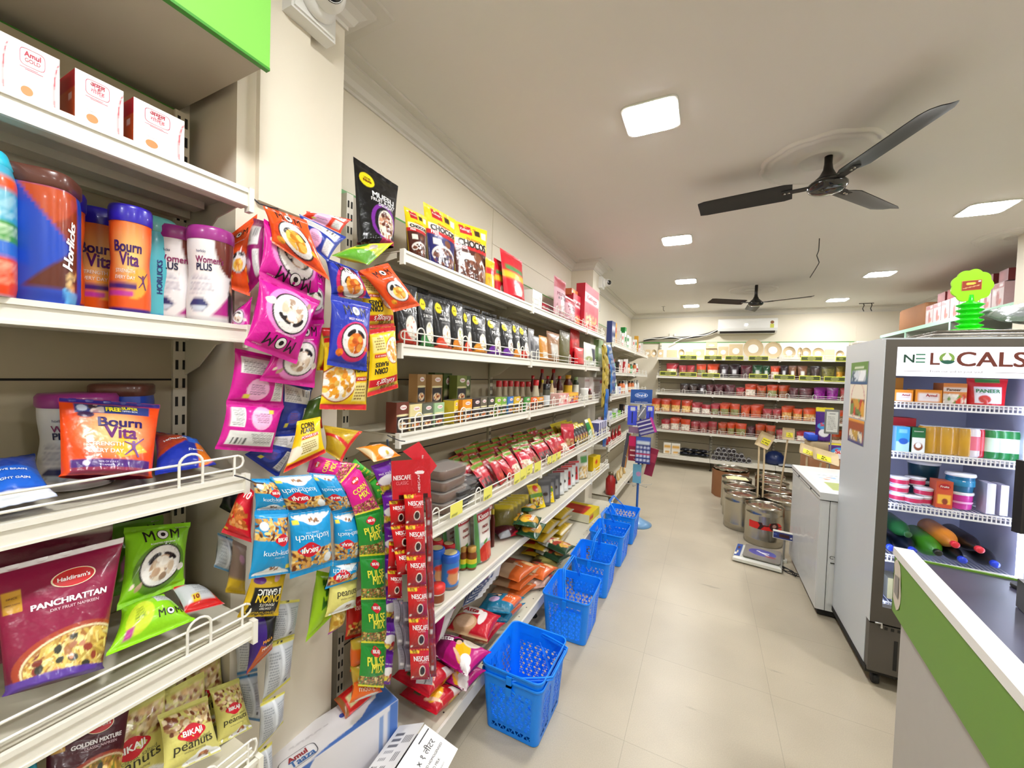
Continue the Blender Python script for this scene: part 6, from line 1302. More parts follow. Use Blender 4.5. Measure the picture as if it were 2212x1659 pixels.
def d_choc(mid, low): return d_generic('#f2d312', [("Kellogg's", .36, .88, .30, '#ffffff', .01, dict(shear=.3)), ('Multigrain', .55, .71, .4, '#c83a3a', .0), ('CHOCOS', .52, .635, .80, '#2a1712', .05), ('FREE', .22, .555, .22, '#ffffff', .03)],
    [('r', .2, .8, .52, .96, '#c8172b'), ('r', .6, .82, .76, .93, '#3a2216'), ('r', .8, .8, .95, .92, '#f0ecd8'), ('r', .06, .58, .94, .70, '#f4efe2'), ('r', 0, .52, 1, .59, '#c81f26'), ('r', 0, 0, 1, .52, mid), ('e', .5, .2, .42, .26, '#e8e0dc'), ('foodr', .06, .0, .94, .34, low, 90, .055, 1.2, (.5, .16, .4, .26, 0)), ('r', .14, .36, .4, .46, '#e9e4da'), ('e', .62, .42, .12, .1, '#7a4426')], 5)
for i, (x0, x1, t0, t1, b0, b1, mid, lab) in enumerate([(872, 922, 446, 470, 566, 578, '#4a1c12', 'leftmost of the three tall yellow cereal bags, brown lower half'), (914, 984, 434, 474, 580, 594, '#23246a', 'middle one of the three tall yellow cereal bags, dark blue lower half'), (972, 1052, 470, 496, 600, 622, '#4a1c12', 'rightmost and widest of the three tall yellow cereal bags')]):
    q = [at(x0, t0, x=-1.12), at(x1, t1, x=-1.10), at(x1-4, b1-6, x=-1.05), at(x0+8, b0-6, x=-1.07)]
    dz = zt-min(q[2][2], q[3][2]); q = [p+[0, 0, dz*(1 if k > 1 else .6)] for k, p in enumerate(q)]; q[2][2] = q[3][2] = zt+.002
    quadpack('cereal_bag', lab, 'bag', q, .07, d_choc(mid, ['#3a1a10', '#5a2a18', '#74402a'] if mid != '#23246a' else ['#4a3a6a', '#2a1a2a', '#7a4a3a']), nu=64, nv=90, seed=4+i, standup=True, group='yellow cereal bags on the top shelf')
def std(D, w_, h, t, name, nu=22, nv=30, seed=0, **kw):
    o = pouch(name, w_, h, t, D, nu, nv, seed, **kw); return o
def row(items, X, z, cat, group=None, rz=RX):
    """items: (proto or copy source, px0, px1, pytop, label, lean, depth offset)"""
    for it in items:
        src, x0, x1, pt, lab = it[:5]; lean = it[5] if len(it) > 5 else 0; dx = it[6] if len(it) > 6 else 0; first = it[7] if len(it) > 7 else False
        ym = pt+20; y0, y1 = span(x0, x1, ym, X+dx); h = hgt((x0+x1)/2, pt, X+dx, z)
        o = src if first else copy_tree(src); w0, h0 = src['w0'], src['h0']
        s = (y1-y0)/w0
        if o.type == 'EMPTY':
            P = at((x0+x1)/2, ym, x=X+dx)-[0, 0, CZ]; dp = P@_f; s = (x1-x0)/F*dp*dp/np.linalg.norm(P)/w0
        put(o, (X+dx, (y0+y1)/2, z), rz, lab, cat, group, rot=(lean, 0, rz)); o.scale = (s, min(max(s, .7), 1.2), h/h0)
        del_props(o)
USED = set()
def del_props(o):
    for k in ('w0', 'h0'):
        if k in o.keys() and o.name in USED: del o[k]
def sized(o, w0, h0): o['w0'] = w0; o['h0'] = h0; return o
RB = sized(std(d_generic('#c4182a', (), [('r', 0, .42, 1, .56, '#e8b82a'), ('r', .1, .6, .9, .7, '#3f8a4a'), ('c', .5, .2, .2, '#e8d8c8')], 2), .13, .24, .07, 'oats_pouch'), .13, .24)
YB_ = sized(std(d_generic('#e8b414', [], [('r', 0, .5, 1, .7, '#c8202a'), ('foodr', .1, .05, .9, .4, ['#c9862a', '#e8b85a'], 30, .08)], 2), .13, .20, .06, 'oats_pouch'), .13, .2)
MB_ = sized(std(d_generic('#d6a8b4', [('MUESLI', .5, .6, .7, '#8a1f3a', .03), ('& SEEDS', .5, .5, .6, '#4a2a3a', .02)], [('r', 0, .74, 1, 1, '#b0203a'), ('foodr', .1, .03, .9, .36, ['#8a5a4a', '#c9a08a', '#5a3a34'], 40, .07)], 2), .12, .24, .06, 'muesli_pouch'), .12, .24)
row([(YB_, 1048, 1068, 560, 'small yellow and red pouch right of the three tall cereal bags', 0, 0, 1), (RB, 1066, 1088, 562, 'narrow red pouch behind the leaning red pouch on the top shelf', 0, -.05), (RB, 1088, 1136, 548, 'red pouch with a green and yellow band, standing alone on the top shelf', -.1, 0, 1),
     (MB_, 1196, 1222, 602, 'pinkish muesli pouch with a pointed red top beside the red cartons', 0, 0, 1), (MB_, 1220, 1242, 644, 'shorter pink muesli pouch touching the red cartons', 0, .02)], -1.05, zt, 'pouch')
def carton(name, w_, d, h, arts, T=None, n=20, m='card'):
    b = MB(); f = flat_box(b, w_, d, h, arts, n, m)
    if T: T(b, f)
    o = b.build(name); return sized(o, w_, h)
def ft(*ts):
    def T(b, f):
        S, wm, hm = f['front']
        for t in ts:
            if t[0] == 'o': disc(b, S, t[1], t[2], t[3], wm, hm, t[4], .001, sy=t[5] if len(t) > 5 else .7, n=18)
            else: put_text(b, S, wm, hm, t[0], t[1], t[2], t[3], t[4], t[5] if len(t) > 5 else .02, **(t[6] if len(t) > 6 else {}))
    return T
RC = carton('cereal_carton', .17, .07, .26, {'front': art('#d03a4c', [('r', .0, .62, 1, .8, '#f0dcdc'), ('foodr', .1, .05, .9, .35, ['#e8a060', '#d8704a', '#f0d0a0'], 30, .08), ('r', .3, .4, .7, .55, '#b81a34')], 1.5), 'side': '#c42038', 'top': '#cf3048'}, ft(('Kelloggs', .5, .71, .7, '#b01a30', .03)))
OC = carton('oats_carton', .24, .12, .07, {'front': art('#d06a34', [('r', .2, .2, .5, .8, '#e0a83a'), ('r', .06, .3, .16, .7, '#efe6dc')], .4), 'side': '#c8603a', 'top': '#b8453a'})
row([(RC, 1228, 1252, 640, 'left one of the tall red cereal cartons', 0, -.04), (RC, 1254, 1285, 622, 'rightmost tall red and white cereal carton on the top shelf', 0, 0, 1), (RC, 1160, 1196, 662, 'low dark red box lying on the top shelf left of the pink pouch', 0, -.1)], -1.06, zt, 'carton')
y0, y1 = span(1222, 1256, 630, -1.08); put(OC, (-1.12, (y0+y1)/2, zt+.262), RX, 'orange and yellow box lying across the red cereal cartons', 'carton'); OC.scale = (.75, .8, .8)
WB = carton('carton', .12, .08, .1, {'side': '#e6e4de', 'front': '#ecebe6', 'top': '#e6e4de'}); row([(WB, 1136, 1157, 630, 'plain white box on the top shelf right of the red pouch', 0, -.03, 1)], -1.06, zt, 'carton')
# --- second shelf: black pouches
BLK = []
for i, (acc, t1, t2) in enumerate([('#c8321c', 'ROLLED', 'OATS'), ('#2f7a3a', 'INDIA', '5 IN 1 MIX'), ('#d8482a', 'True', 'PROTEIN MIX'), ('#d8862a', 'True', 'SUPER MIX'), ('#e0922a', 'True', 'ANTIOXIDANT'), ('#6a2a9a', 'True', 'MUESLI')]):
    BLK.append(sized(std(d_generic('#131315', [('Rs.25', .24, .80, .16, '#5a4a08', .02), (t1, .56, .72, .46, '#dcdcdc', .01, dict(shear=.15)), (t2, .55, .585, .66, '#f0f0f0', .02)], [('e', .24, .80, .16, .17, '#f0da1c'), ('r', .3, .655, .8, .67, '#8a8a8a'), ('lines', .3, .5, .8, .54, 2, '#9a9a9a'), ('e', .3, .12, .26, .2, acc), ('e', .56, .28, .26, .33, '#e6e0d6'), ('foodr', .2, .02, .9, .56, [['#c8562a', '#e8e0d0'], ['#d9cfa8', '#b8ac80'], ['#e0d4b8', '#c0a078'], ['#a8b05a', '#7d8a3a'], ['#e0d8b0', '#c8bc80'], ['#b89a84', '#7a5a4a']][i], 50, .05, 1.5, (.56, .28, .22, .29, 0)), ('r', 0, 0, 1, .05, acc)], i), .13, .22, .06, 'grain_pouch', 36, 52, i), .13, .22))
_bp = [(853, 906, 612, 0, 'first black grain pouch on the second shelf, half behind the orange packet'), (906, 940, 636, 1, 'second black grain pouch, white stick lettering and a green foot'), (938, 977, 646, 2, 'third black grain pouch with a red-orange foot and round yellow badge'), (976, 1004, 652, 3, 'fourth black grain pouch printed with a green bowl'), (1002, 1021, 669, 2, 'narrow fifth black grain pouch squeezed between wider ones'),
       (1019, 1052, 676, 4, 'sixth black grain pouch with an orange foot under the shelf bracket'), (1052, 1083, 686, 5, 'seventh black grain pouch with a purple foot'), (1083, 1109, 693, 5, 'eighth black grain pouch with a large low badge'), (1108, 1125, 696, 3, 'ninth black grain pouch, half covered by the next'), (1122, 1142, 702, 0, 'last black grain pouch at the right end of the run')]
used = set()
for k, (x0, x1, pt, d, lab) in enumerate(_bp):
    row([(BLK[d], x0, x1, pt, lab, -.06, 0, d not in used)], -1.045, 1.645, 'pouch', 'black grain pouches on the second shelf'); used.add(d)
for k, (x0, x1, pt) in enumerate([(890, 925, 618), (925, 962, 632), (962, 998, 644), (1000, 1036, 660), (1040, 1072, 672), (1078, 1112, 684)]):
    row([(BLK[(k*2+1) % 6], x0, x1, pt+4, 'black grain pouch of the hidden back rank, %s from the left' % ORD[k], 0, -.10)], -1.045, 1.645, 'pouch', 'black grain pouches in the back rank')
def plainp(col, name, lays=(), w_=.12, h=.2, t=.06, txt=(), **kw): return sized(std(d_generic(col, txt, lays, 3), w_, h, t, name, 20, 28, 5, **kw), w_, h)
GP = plainp('#8f8f92', 'spice_pouch', [('r', .2, .3, .8, .6, '#3a3a40')]); TP = plainp('#c9882e', 'spice_pouch', [('r', .2, .1, .8, .35, '#e8e0d0')]); KP = plainp('#9a6a3c', 'spice_pouch', [('r', .2, .15, .75, .6, '#c8c4bc'), ('r', 0, .8, 1, 1, '#8a5a30')]); OP = plainp('#5f5a34', 'spice_pouch', [('r', 0, .85, 1, 1, '#4a4426')]); RP = plainp('#c81c26', 'spice_pouch', [('r', .2, .4, .8, .6, '#a8141c')]); CP = plainp('#d8dcd6', 'spice_pouch', [('r', .55, .2, .9, .8, '#3a3f5a'), ('e', .3, .3, .25, .2, '#8f9a5a')])
row([(GP, 1140, 1153, 710, 'silver pouch right of the black grain pouches', 0, 0, 1), (GP, 1149, 1164, 726, 'grey pouch beside the tan one on the second shelf', 0, .01), (TP, 1163, 1182, 726, 'tan orange pouch on the second shelf', 0, 0, 1), (KP, 1180, 1208, 718, 'kraft brown pouch with a pale label on the second shelf', 0, 0, 1), (OP, 1208, 1231, 716, 'dark olive pouch on the second shelf', 0, 0, 1), (RP, 1231, 1252, 710, 'tall red pouch at the right of the second shelf', 0, -.03, 1), (RP, 1240, 1260, 750, 'short red pouch in front of the tall red one', 0, .02), (CP, 1260, 1286, 742, 'clear and white pouch at the right end of the second shelf', 0, 0, 1)], -1.045, 1.645, 'pouch')
GT = sized(MB().build('x') if False else carton('tube_carton', .05, .05, .24, {'side': '#8fae7a', 'front': art('#a8c090', [('r', 0, .5, 1, .7, '#e8ece0')], 4), 'top': '#8fae7a'}), .05, .24); row([(GT, 1287, 1297, 735, 'narrow green box at the far right end of the second shelf', 0, -.04, 1)], -1.045, 1.645, 'carton')
# --- third shelf: spice cartons
def spice(col, dark='#2e2a2e', food=('#c8763a', '#e8c88a', '#8a3a20'), side=None, logo='#e9b8bc', n=22):
    return carton('spice_carton', .075, .05, .15, {'front': art(col, [('r', .06, .0, .94, .52, dark), ('e', .5, .56, .5, .07, '#e9dfae'), ('e', .5, .20, .34, .28, '#e8dccc'), ('foodr', .1, .02, .9, .42, list(food), 36, .1, 1.3, (.5, .2, .31, .25, 0))], 2), 'left': side or col, 'side': col, 'top': '#5a5648'}, ft(('o', .55, .82, .27, '#f0e6e2', .62), ('Catch', .55, .82, .36, '#c4405a', .03)), n)
_sc = [(844, 873, 868, '#6b3222', 'maroon brown spice carton at the left end of the front row'), (873, 901, 872, '#e0d39a', 'cream spice carton beside the maroon brown one'), (902, 926, 871, '#62685a', 'dark grey spice carton, third in the front row'), (927, 950, 869, '#9fbf92', 'pale green spice carton before the gap'), (963, 984, 864, '#efd02a', 'yellow spice carton standing askew'), (986, 1009, 862, '#e8982a', 'orange spice carton beside the yellow one'), (1010, 1029, 860, '#3a2a2c', 'black and red spice carton after the orange one'), (1028, 1044, 858, '#6b6252', 'grey-brown spice carton in the front row'), (1044, 1060, 857, '#45453a', 'dark olive-grey spice carton in the middle of the front row'),
       (1060, 1075, 857, '#8fb43a', 'lime green spice carton'), (1074, 1087, 857, '#7fae4a', 'green and red spice carton right of the lime one'), (1087, 1101, 856, '#3f78c0', 'blue-topped spice carton past the lime one'), (1100, 1115, 856, '#d8b02a', 'gold and red spice carton'), (1114, 1124, 857, '#5a2a1c', 'narrow dark brown spice carton'), (1124, 1137, 857, '#4a9a4a', 'green and orange spice carton near the shelf bracket'), (1137, 1151, 857, '#e0622a', 'red-orange spice carton with green corners'), (1151, 1166, 857, '#e89a2a', 'last orange carton of the spice carton run')]
for k, (x0, x1, pt, col, lab) in enumerate(_sc):
    c = spice(col, side={5: '#c87a1c', 4: '#b8a01c'}.get(k), food=[('#c8763a', '#e8c88a', '#8a3a20'), ('#d83a2a', '#8a1c14', '#e8a03a')][k % 2], n=22 if k < 9 else 12)
    row([(c, x0, x1, pt, lab, 0, 0, 1)], -1.045, 1.314, 'carton', 'spice cartons in the front row of the third shelf', rz=RX+(.35 if k == 4 else .06))
_up = [(891, 911, 808, '#a07a48', 'left tan carton standing on top of the spice cartons'), (922, 948, 809, '#a98250', 'right tan carton standing on top of the spice cartons'), (977, 1001, 811, '#76803a', 'olive green carton on top of the yellow and orange ones')]
for k, (x0, x1, pt, col, lab) in enumerate(_up):
    z = 1.314+.0; c = spice(col, side='#b98f5c' if k < 2 else '#6a7434'); X = -1.13
    y0, y1 = span(x0, x1, 840, X); zb = at((x0+x1)/2, 868, x=X)[2]; h = at((x0+x1)/2, pt, x=X)[2]-zb
    o = put(c, (X, (y0+y1)/2, zb), RX+.08, lab, 'carton', 'cartons stacked on the spice carton row'); o.scale = ((y1-y0)/.075, .9, h/.15)
    s = spice(col, n=6); put(s, (X, (y0+y1)/2, 1.314), RX, 'carton in the back rank directly under the %s' % ['left tan one', 'right tan one', 'olive one'][k], 'carton'); s.scale = ((y1-y0)/.075, .9, (zb-1.314-.001)/.15)
for k, (x0, x1, pt) in enumerate([(932, 948, 805), (950, 968, 806), (998, 1010, 812)]):
    c = spice('#4c5c2c', n=8); row([(c, x0, x1, pt, 'dark green carton at the back of the third shelf, %s from the left' % ORD[k], 0, -.14, 1)], -1.045, 1.314, 'carton')
def bottle(name, prof, col, caps, capcol, m='plastic', bands=(), n=18, lab=None):
    o = empty(name); b = MB(); b.lathe(prof, n=n, col=col, m=m)
    for r, z0, z1, c in bands: b.lathe([(r, z0), (r, z1)], n=n, col=c, m='print', cap=False)
    b.build('bottle_body', o); b = MB(); b.lathe(caps, n=n, col=capcol, m='plastic'); b.build('cap', o); o['w0'] = 2*max(p[0] for p in prof); o['h0'] = caps[-1][1]; return o
CJ = bottle('glass_jar', [(.028, 0), (.03, .01), (.03, .035), (.018, .07), (.018, .078)], '#c0b49a', [(.021, .076), (.021, .095), (0, .096)], '#c81c24', 'plastic')
for k, (cx, pt, r) in enumerate([(1077, 822, 9), (1090, 822, 8), (1102, 822, 8), (1115, 823, 8), (1127, 824, 8), (1140, 824, 8)]):
    y0, y1 = span(cx-r, cx+r, 850, -1.16); zb = at(cx, 851, x=-1.16)[2]; o = CJ if k == 0 else copy_tree(CJ); put(o, (-1.16, (y0+y1)/2, 1.314), 0, 'small glass jar with a red cap behind the spice cartons, %s from the left' % ORD[k], 'jar', 'red-capped glass jars in the back rank'); h = hgt(cx, pt, -1.16, 1.314); P = at(cx, 850, x=-1.16)-[0, 0, CZ]; s = 2*r/F*(P@_f)**2/np.linalg.norm(P)/.06; o.scale = (s, s, h/.096)
SB = bottle('sauce_bottle', [(.03, 0), (.032, .01), (.032, .12), (.026, .15), (.012, .19), (.012, .20)], '#4a120e', [(.015, .198), (.015, .222), (0, .223)], '#b8161c', bands=[(.0325, .03, .10, '#c8b8a0')])
HB = bottle('honey_bottle', [(.032, 0), (.035, .01), (.035, .11), (.02, .135), (.02, .142)], '#5a1c10', [(.023, .14), (.023, .162), (0, .163)], '#c8982a', bands=[(.0355, .04, .10, '#d8b02a')])
BJ = bottle('spice_jar', [(.026, 0), (.028, .008), (.028, .085), (.026, .09)], '#4a4a3c', [(.027, .089), (.028, .12), (0, .121)], '#18181a', bands=[(.0285, .01, .06, '#cfd4d8')])
YB2 = bottle('sauce_bottle', [(.024, 0), (.026, .01), (.026, .08), (.012, .12), (.012, .125)], '#c8b088', [(.013, .124), (.013, .14), (0, .141)], '#d8cc2a', bands=[(.0265, .02, .07, '#d8d8c8')])
WT = bottle('white_tub', [(.04, 0), (.042, .005), (.042, .06)], '#e4e4e0', [(.044, .06), (.044, .07), (0, .071)], '#efefec'); BB = bottle('dark_bottle', [(.03, 0), (.032, .01), (.032, .11), (.02, .13)], '#2f3a24', [(.022, .13), (.022, .15), (0, .151)], '#8fa878', bands=[(.0325, .04, .1, '#d8d8cc')])
_bt = [(SB, 1143, 1158, 811, 'short sauce bottle with a red cap left of the tall ones', -.12), (SB, 1163, 1178, 797, 'left tall sauce bottle with a red cap on the third shelf', -.08, 1), (SB, 1176, 1190, 812, 'short dark sauce bottle between the two tall ones', -.12), (SB, 1187, 1203, 797, 'right tall sauce bottle with a red cap on the third shelf', -.08), (SB, 1200, 1216, 812, 'red ketchup bottle left of the gold-capped one', -.08), (HB, 1217, 1236, 810, 'honey bottle with a gold cap and yellow band', -.06, 1), (BB, 1237, 1250, 814, 'green-capped dark bottle right of the honey', -.06, 1),
       (CJ, 1148, 1166, 820, 'large glass jar with a red cap in front of the sauce bottles', -.03), (BJ, 1172, 1188, 829, 'black-capped spice jar in front of the sauce bottles', 0, 1), (YB2, 1167, 1176, 820, 'yellow-capped bottle beside the black-capped jar', -.05, 1), (YB2, 1186, 1197, 821, 'second yellow-capped bottle, right of the black-capped jar', -.04), (WT, 1252, 1270, 838, 'white tub on the third shelf right of the pink boxes', 0, 1), (SB, 1270, 1277, 840, 'small dark bottle between white tubs', .01)]
for it in _bt: row([(it[0], it[1], it[2], it[3], it[4], 0, it[5], len(it) > 6)], -1.05, 1.314, 'bottle' if 'tub' not in it[4] and 'jar' not in it[4] else 'jar', rz=RX)
PX = carton('sauce_carton', .12, .06, .08, {'front': art('#e09a9a', [('foodr', 0, .1, 1, .9, ['#c84a4a', '#f0d8c8', '#e8b0a0', '#f4ece4'], 40, .12)], .7), 'side': '#d8a8a0', 'top': '#e8b8b0'}); OX = carton('sauce_carton', .12, .06, .085, {'front': art('#d84a3a', [('r', 0, .7, 1, 1, '#f0c040'), ('foodr', 0, .1, 1, .7, ['#e8a03a', '#8a3a6a', '#f0d8a0'], 30, .12)], .7), 'side': '#c8483a', 'top': '#e0a03a'})
WX = carton('tea_carton', .1, .07, .13, {'front': art('#e6dedd', [('r', 0, .8, 1, .9, '#c8a0a0'), ('r', .7, .7, 1, .85, '#c81c24'), ('lines', .1, .2, .8, .6, 4, '#b89898')], 1.3), 'side': '#ddd4d2', 'top': '#e6e0de'})
row([(PX, 1198, 1219, 850, 'pink printed box in front of the sauce bottles', 0, .01, 1), (OX, 1219, 1240, 848, 'orange and red box right of the pink one', 0, .01, 1), (WX, 1254, 1272, 815, 'pale carton in the back at the right of the third shelf', 0, -.1, 1), (WX, 1272, 1294, 815, 'pale carton with a red corner at the right end of the third shelf', 0, -.06)], -1.05, 1.314, 'carton')

# --- fourth shelf (z .95): dates, spice packets
z4s = .954
def pt_of(px, py, z, x): return at(px, py, x=x)
DT = empty('date_box'); b = MB(); b.rbox(0, 0, .001, .174, .124, .037, .02, '#5a2c1a', 'plastic', taper=1.05); b.build('dates', DT)
b = MB(); b.rbox(0, 0, .0, .18, .13, .042, .022, '#cfc6bc', 'clear', taper=1.06); b.rbox(0, 0, .040, .19, .14, .006, .02, '#d8d4d0', 'clear'); b.build('clear_lid', DT)
X = -.99; y0, y1 = span(935, 982, 1070, X)
for k in range(4):
    o = DT if k == 0 else copy_tree(DT); put(o, (X-.02, (y0+y1)/2+.02, z4s+k*.047), RX+.05*(-1)**k, 'clear box of brown dates, %s of the stack of four' % ['bottom', 'second from the bottom', 'third from the bottom', 'topmost'][k], 'date box', 'clear boxes of dates on the fourth shelf')
TR = empty('snack_tray'); b = MB(); b.rbox(0, 0, 0, .15, .12, .018, .015, '#2e2a2a', 'plastic', taper=1.05); b.build('tray_base', TR)
b = MB(); b.rbox(0, 0, .018, .155, .125, .008, .018, '#c4c6c8', 'clear'); b.add([(-.03, -.02, .0268), (.03, -.02, .0268), (.03, .02, .0268), (-.03, .02, .0268)], [(0, 1, 2, 3)], '#e9e9e9', 'print'); b.build('clear_lid', TR)
for k in range(9):
    col = k//3; lv = k % 3; y0 = 1.44+col*.10+.01*lv; o = TR if k == 0 else copy_tree(TR); put(o, (-.99-.03*col, y0, z4s+lv*.028), RX+.1*math.sin(k*2.3), 'dark snack tray with a clear lid, %s one of the %s pile' % (['bottom', 'middle', 'top'][lv], ['near', 'middle', 'far'][col]), 'tray', 'lidded snack trays beside the date boxes'); o.scale = (.62, 1, 1)
# leaning spice packets, ranks from the front rail to the back panel
def sp(col, top, low, word, seed): return sized(std(d_generic(col, [], [('lines', .2, .54, .85, .68, 2, '#f6e0e0'), ('r', 0, .84, 1, .97, top), ('foodr', .05, 0, .95, .42, low, 50, .09, 1.2), ('e', .5, .5, .7, .12, col), ('r', .3, .72, .7, .78, '#e8d0d0')], seed), .11, .155, .03, 'spice_packet', 18, 26, seed, standup=False), .11, .155)
SPS = [sp('#b8182e', '#6a9a3a', ['#3a3634', '#5a5450', '#242020'], 'CLOVE', 1), sp('#b01428', '#5f8f34', ['#8a1c1c', '#a83428', '#c84a3a'], 'CHILLI', 2), sp('#c2203a', '#74a844', ['#d8c8b0', '#b8a48a', '#e8dccc'], 'POPPY', 3), sp('#a8142a', '#5a8a30', ['#6a4a2a', '#8a6a3a', '#4a3420'], 'CUMIN', 4)]
rs = np.random.RandomState(17); nsp = [0]*4; cnt = 0
cols = [(1.72, 3), (1.80, 4), (1.90, 5), (2.00, 5), (2.10, 6), (2.20, 6), (2.30, 6), (2.40, 6), (2.51, 6), (2.62, 6), (2.73, 6), (2.84, 5), (2.94, 5), (3.04, 4)]
_names = ['front', 'second', 'third', 'fourth', 'fifth', 'rearmost']
for ci, (y, n) in enumerate(cols):
    for r in range(n):
        k = (ci//2+(r > 3)) % 4; src = SPS[k]; o = src if nsp[k] == 0 else copy_tree(src); nsp[k] += 1; cnt += 1
        x = -.955-.052*r-.01*rs.rand(); lean = -.5-.3*rs.rand()
        put(o, (x, y+.016*rs.randn(), z4s+.002+r*.006), 0, 'red spice packet, %s of the %s leaning file from the near end' % (_names[r], ORD[ci]), 'packet', 'red spice packets with green tops leaning in files', rot=(lean, 0, RX+.13*rs.randn()+(.15 if ci < 3 else 0)))
def colp(col, low, top=None, seed=3, nm='spice_packet', words=()): return sized(std(d_generic(col, words, [('foodr', .05, .05, .95, .45, low, 30, .1), ('r', 0, .84, 1, 1, top or col)], seed), .11, .17, .035, nm, 16, 22, seed, standup=False), .11, .17)
BKP = colp('#1c1a1c', ['#d8c8a0', '#8a2a1c', '#c8b03a'], '#c8b428', 5); YLP = colp('#d8c020', ['#e8e0d0', '#b89a3a', '#f0ead8'], '#e0cc2c', 6); GNP = colp('#1f7a3a', ['#e8e8e0', '#c8d8c0'], '#e4e6e0', 7); RST = colp('#b01a2c', ['#c8a878', '#a07848'], '#d04050', 8)
for k in range(6):
    o = RST if k == 0 else copy_tree(RST); put(o, (-.97-.012*k, 3.03+.035*k, z4s), 0, 'slim red packet standing edge on beyond the spice files, %s of six' % ORD[k], 'packet', 'slim red packets standing edge on', rot=(-.3, 0, RX-1.0)); o.scale = (1, 1, 1.08)
i = 0
for c in range(5):
    for r in range(4):
        src = BKP if r < 2 else YLP; first = (c, r) in ((0, 0), (0, 2)); o = src if first else copy_tree(src)
        put(o, (-.955-.055*r, 3.26+.085*c, z4s+.004*r), 0, '%s packet, %s row from the rail, %s along the dark file' % ('black and yellow' if r < 2 else 'yellow', ORD[r], ORD[c]), 'packet', 'black and yellow packets leaning past the red ones', rot=(-.5, 0, RX)); i += 1
for k, (src, y, l) in enumerate([(GNP, 3.70, 'green and white packet leaning between yellow ones'), (YLP, 3.78, 'large yellow packet leaning at the end of the fourth shelf')]):
    o = src if src is GNP else copy_tree(src); put(o, (-.955, y, z4s), 0, l, 'packet', rot=(-.35, 0, RX)); o.scale = (1.05, 1, 1.1)
TB = carton('tea_box', .07, .1, .13, {'front': art('#e6e4ee', [('r', 0, 0, .3, 1, '#4a4a8a'), ('r', .4, .2, .8, .5, '#d8c04a')], 1.8), 'side': '#44488a', 'top': '#d8d4e8'}, n=14)
for k in range(5): o = TB if k == 0 else copy_tree(TB); put(o, (-.98, 3.88+.075*k, z4s), RX+.06, 'blue and white box at the far end of the fourth shelf, %s of five' % ORD[k], 'box', 'blue and white boxes standing in a row')
CT = empty('tilted_card_pack', (-.96, 4.18, z4s)); tag(CT, 'white and red carton tipped against the end of the fourth shelf', 'carton'); b = MB(); flat_box(b, .08, .03, .16, {'front': art('#e4dcd8', [('r', 0, .7, 1, 1, '#c04a3a')], 2), 'side': '#b8a8a0'}, 8); b.build('box_body', CT); CT.rotation_euler = (-.3, .2, RX)
# yellow price tags on the rail
def price_tag(px0, px1, py0, py1, X, lab):
    a, b_ = at(px0, py1, x=X), at(px1, py0, x=X); wy = b_[1]-a[1]; h = abs(at((px0+px1)/2, py0, x=X)[2]-at((px0+px1)/2, py1, x=X)[2]); c = (a+b_)/2
    o = empty('price_tag', c); tag(o, lab, 'price tag', 'yellow price tags on the fourth shelf rail'); b = MB(); S, wm, hm = panel(b, (0, -wy/2, -h/2), (0, wy, 0), (0, 0, h), art('#efe96a', [('lines', .15, .1, .8, .3, 2, '#8a8a3a'), ('lines', .3, .45, .7, .55, 1, '#8a8a3a')], h/wy), 14, 'print', .0012); b.build('paper', o)
for k, t in enumerate([(972, 999, 1086, 1114), (1044, 1063, 1052, 1078), (1110, 1123, 1022, 1044), (1123, 1137, 1012, 1036), (1137, 1150, 1004, 1024), (1154, 1168, 998, 1018), (1182, 1191, 986, 1001), (1192, 1202, 981, 998), (1203, 1211, 976, 992)]):
    price_tag(*t, -.893, 'yellow paper price tag on the shelf rail, %s from the camera' % (['nearest and largest', 'second', 'third', 'fourth', 'fifth', 'sixth', 'seventh', 'eighth', 'ninth'][k]))
# --- fifth shelf (z .605)
z5s = .609
A = art('#2f78c8', [('e', .35, .45, .22, .26, '#d89a6a'), ('e', .36, .7, .26, .1, '#d8402a'), ('e', .66, .4, .14, .2, '#e8e8f0'), ('e', .66, .6, .1, .1, '#2a1c24'), ('r', 0, 0, 1, .1, '#8a6a4a')], 1)
PB = jar('peanut_butter_jar', [(.034, 0), (.037, .005), (.037, .085), (.034, .095)], A, [(.036, .094), (.038, .098), (.038, .118), (.036, .121), (0, .122)], '#1f62d0', None, n=48, nz=24); PB['w0'] = .076; PB['h0'] = .122
RJ = jar('peanut_butter_jar', [(.034, 0), (.037, .005), (.037, .085), (.034, .095)], art('#b84a2a', [], 1), [(.036, .094), (.038, .098), (.038, .113), (.036, .116), (0, .117)], '#c8202c', n=30, nz=6); RJ['w0'] = .076; RJ['h0'] = .117
for j_ in (PB, RJ):
    b = MB(); zt_ = .1225 if j_ is PB else .1175; b.lathe([(.0, zt_+.0004), (.028, zt_+.0002)], n=24, col='#e0cf9a', m='print', cap=False); S, wm, hm = plane_S((-.028, -.028, zt_+.0006), (.056, 0, 0), (0, .056, 0)); b.build('lid_label', j_)
RT = bottle('spread_tub', [(.038, 0), (.042, .03)], '#e4dcd4', [(.045, .03), (.046, .034), (.045, .045), (0, .046)], '#e0342c', bands=[(.0415, .006, .026, '#8a4a2a')], n=28)
HN = bottle('honey_jar', [(.024, 0), (.026, .004), (.026, .052), (.019, .062), (.019, .066)], '#7a3c10', [(.022, .064), (.022, .08), (0, .081)], '#b88a3a', bands=[(.0265, .008, .022, '#3aa82a'), (.0265, .022, .04, '#d8c82a')], n=24)
MT = bottle('masala_bottle', [(.02, 0), (.022, .01), (.022, .1), (.012, .13)], '#5a1c14', [(.014, .13), (.014, .15), (0, .151)], '#c8b03a', n=12)
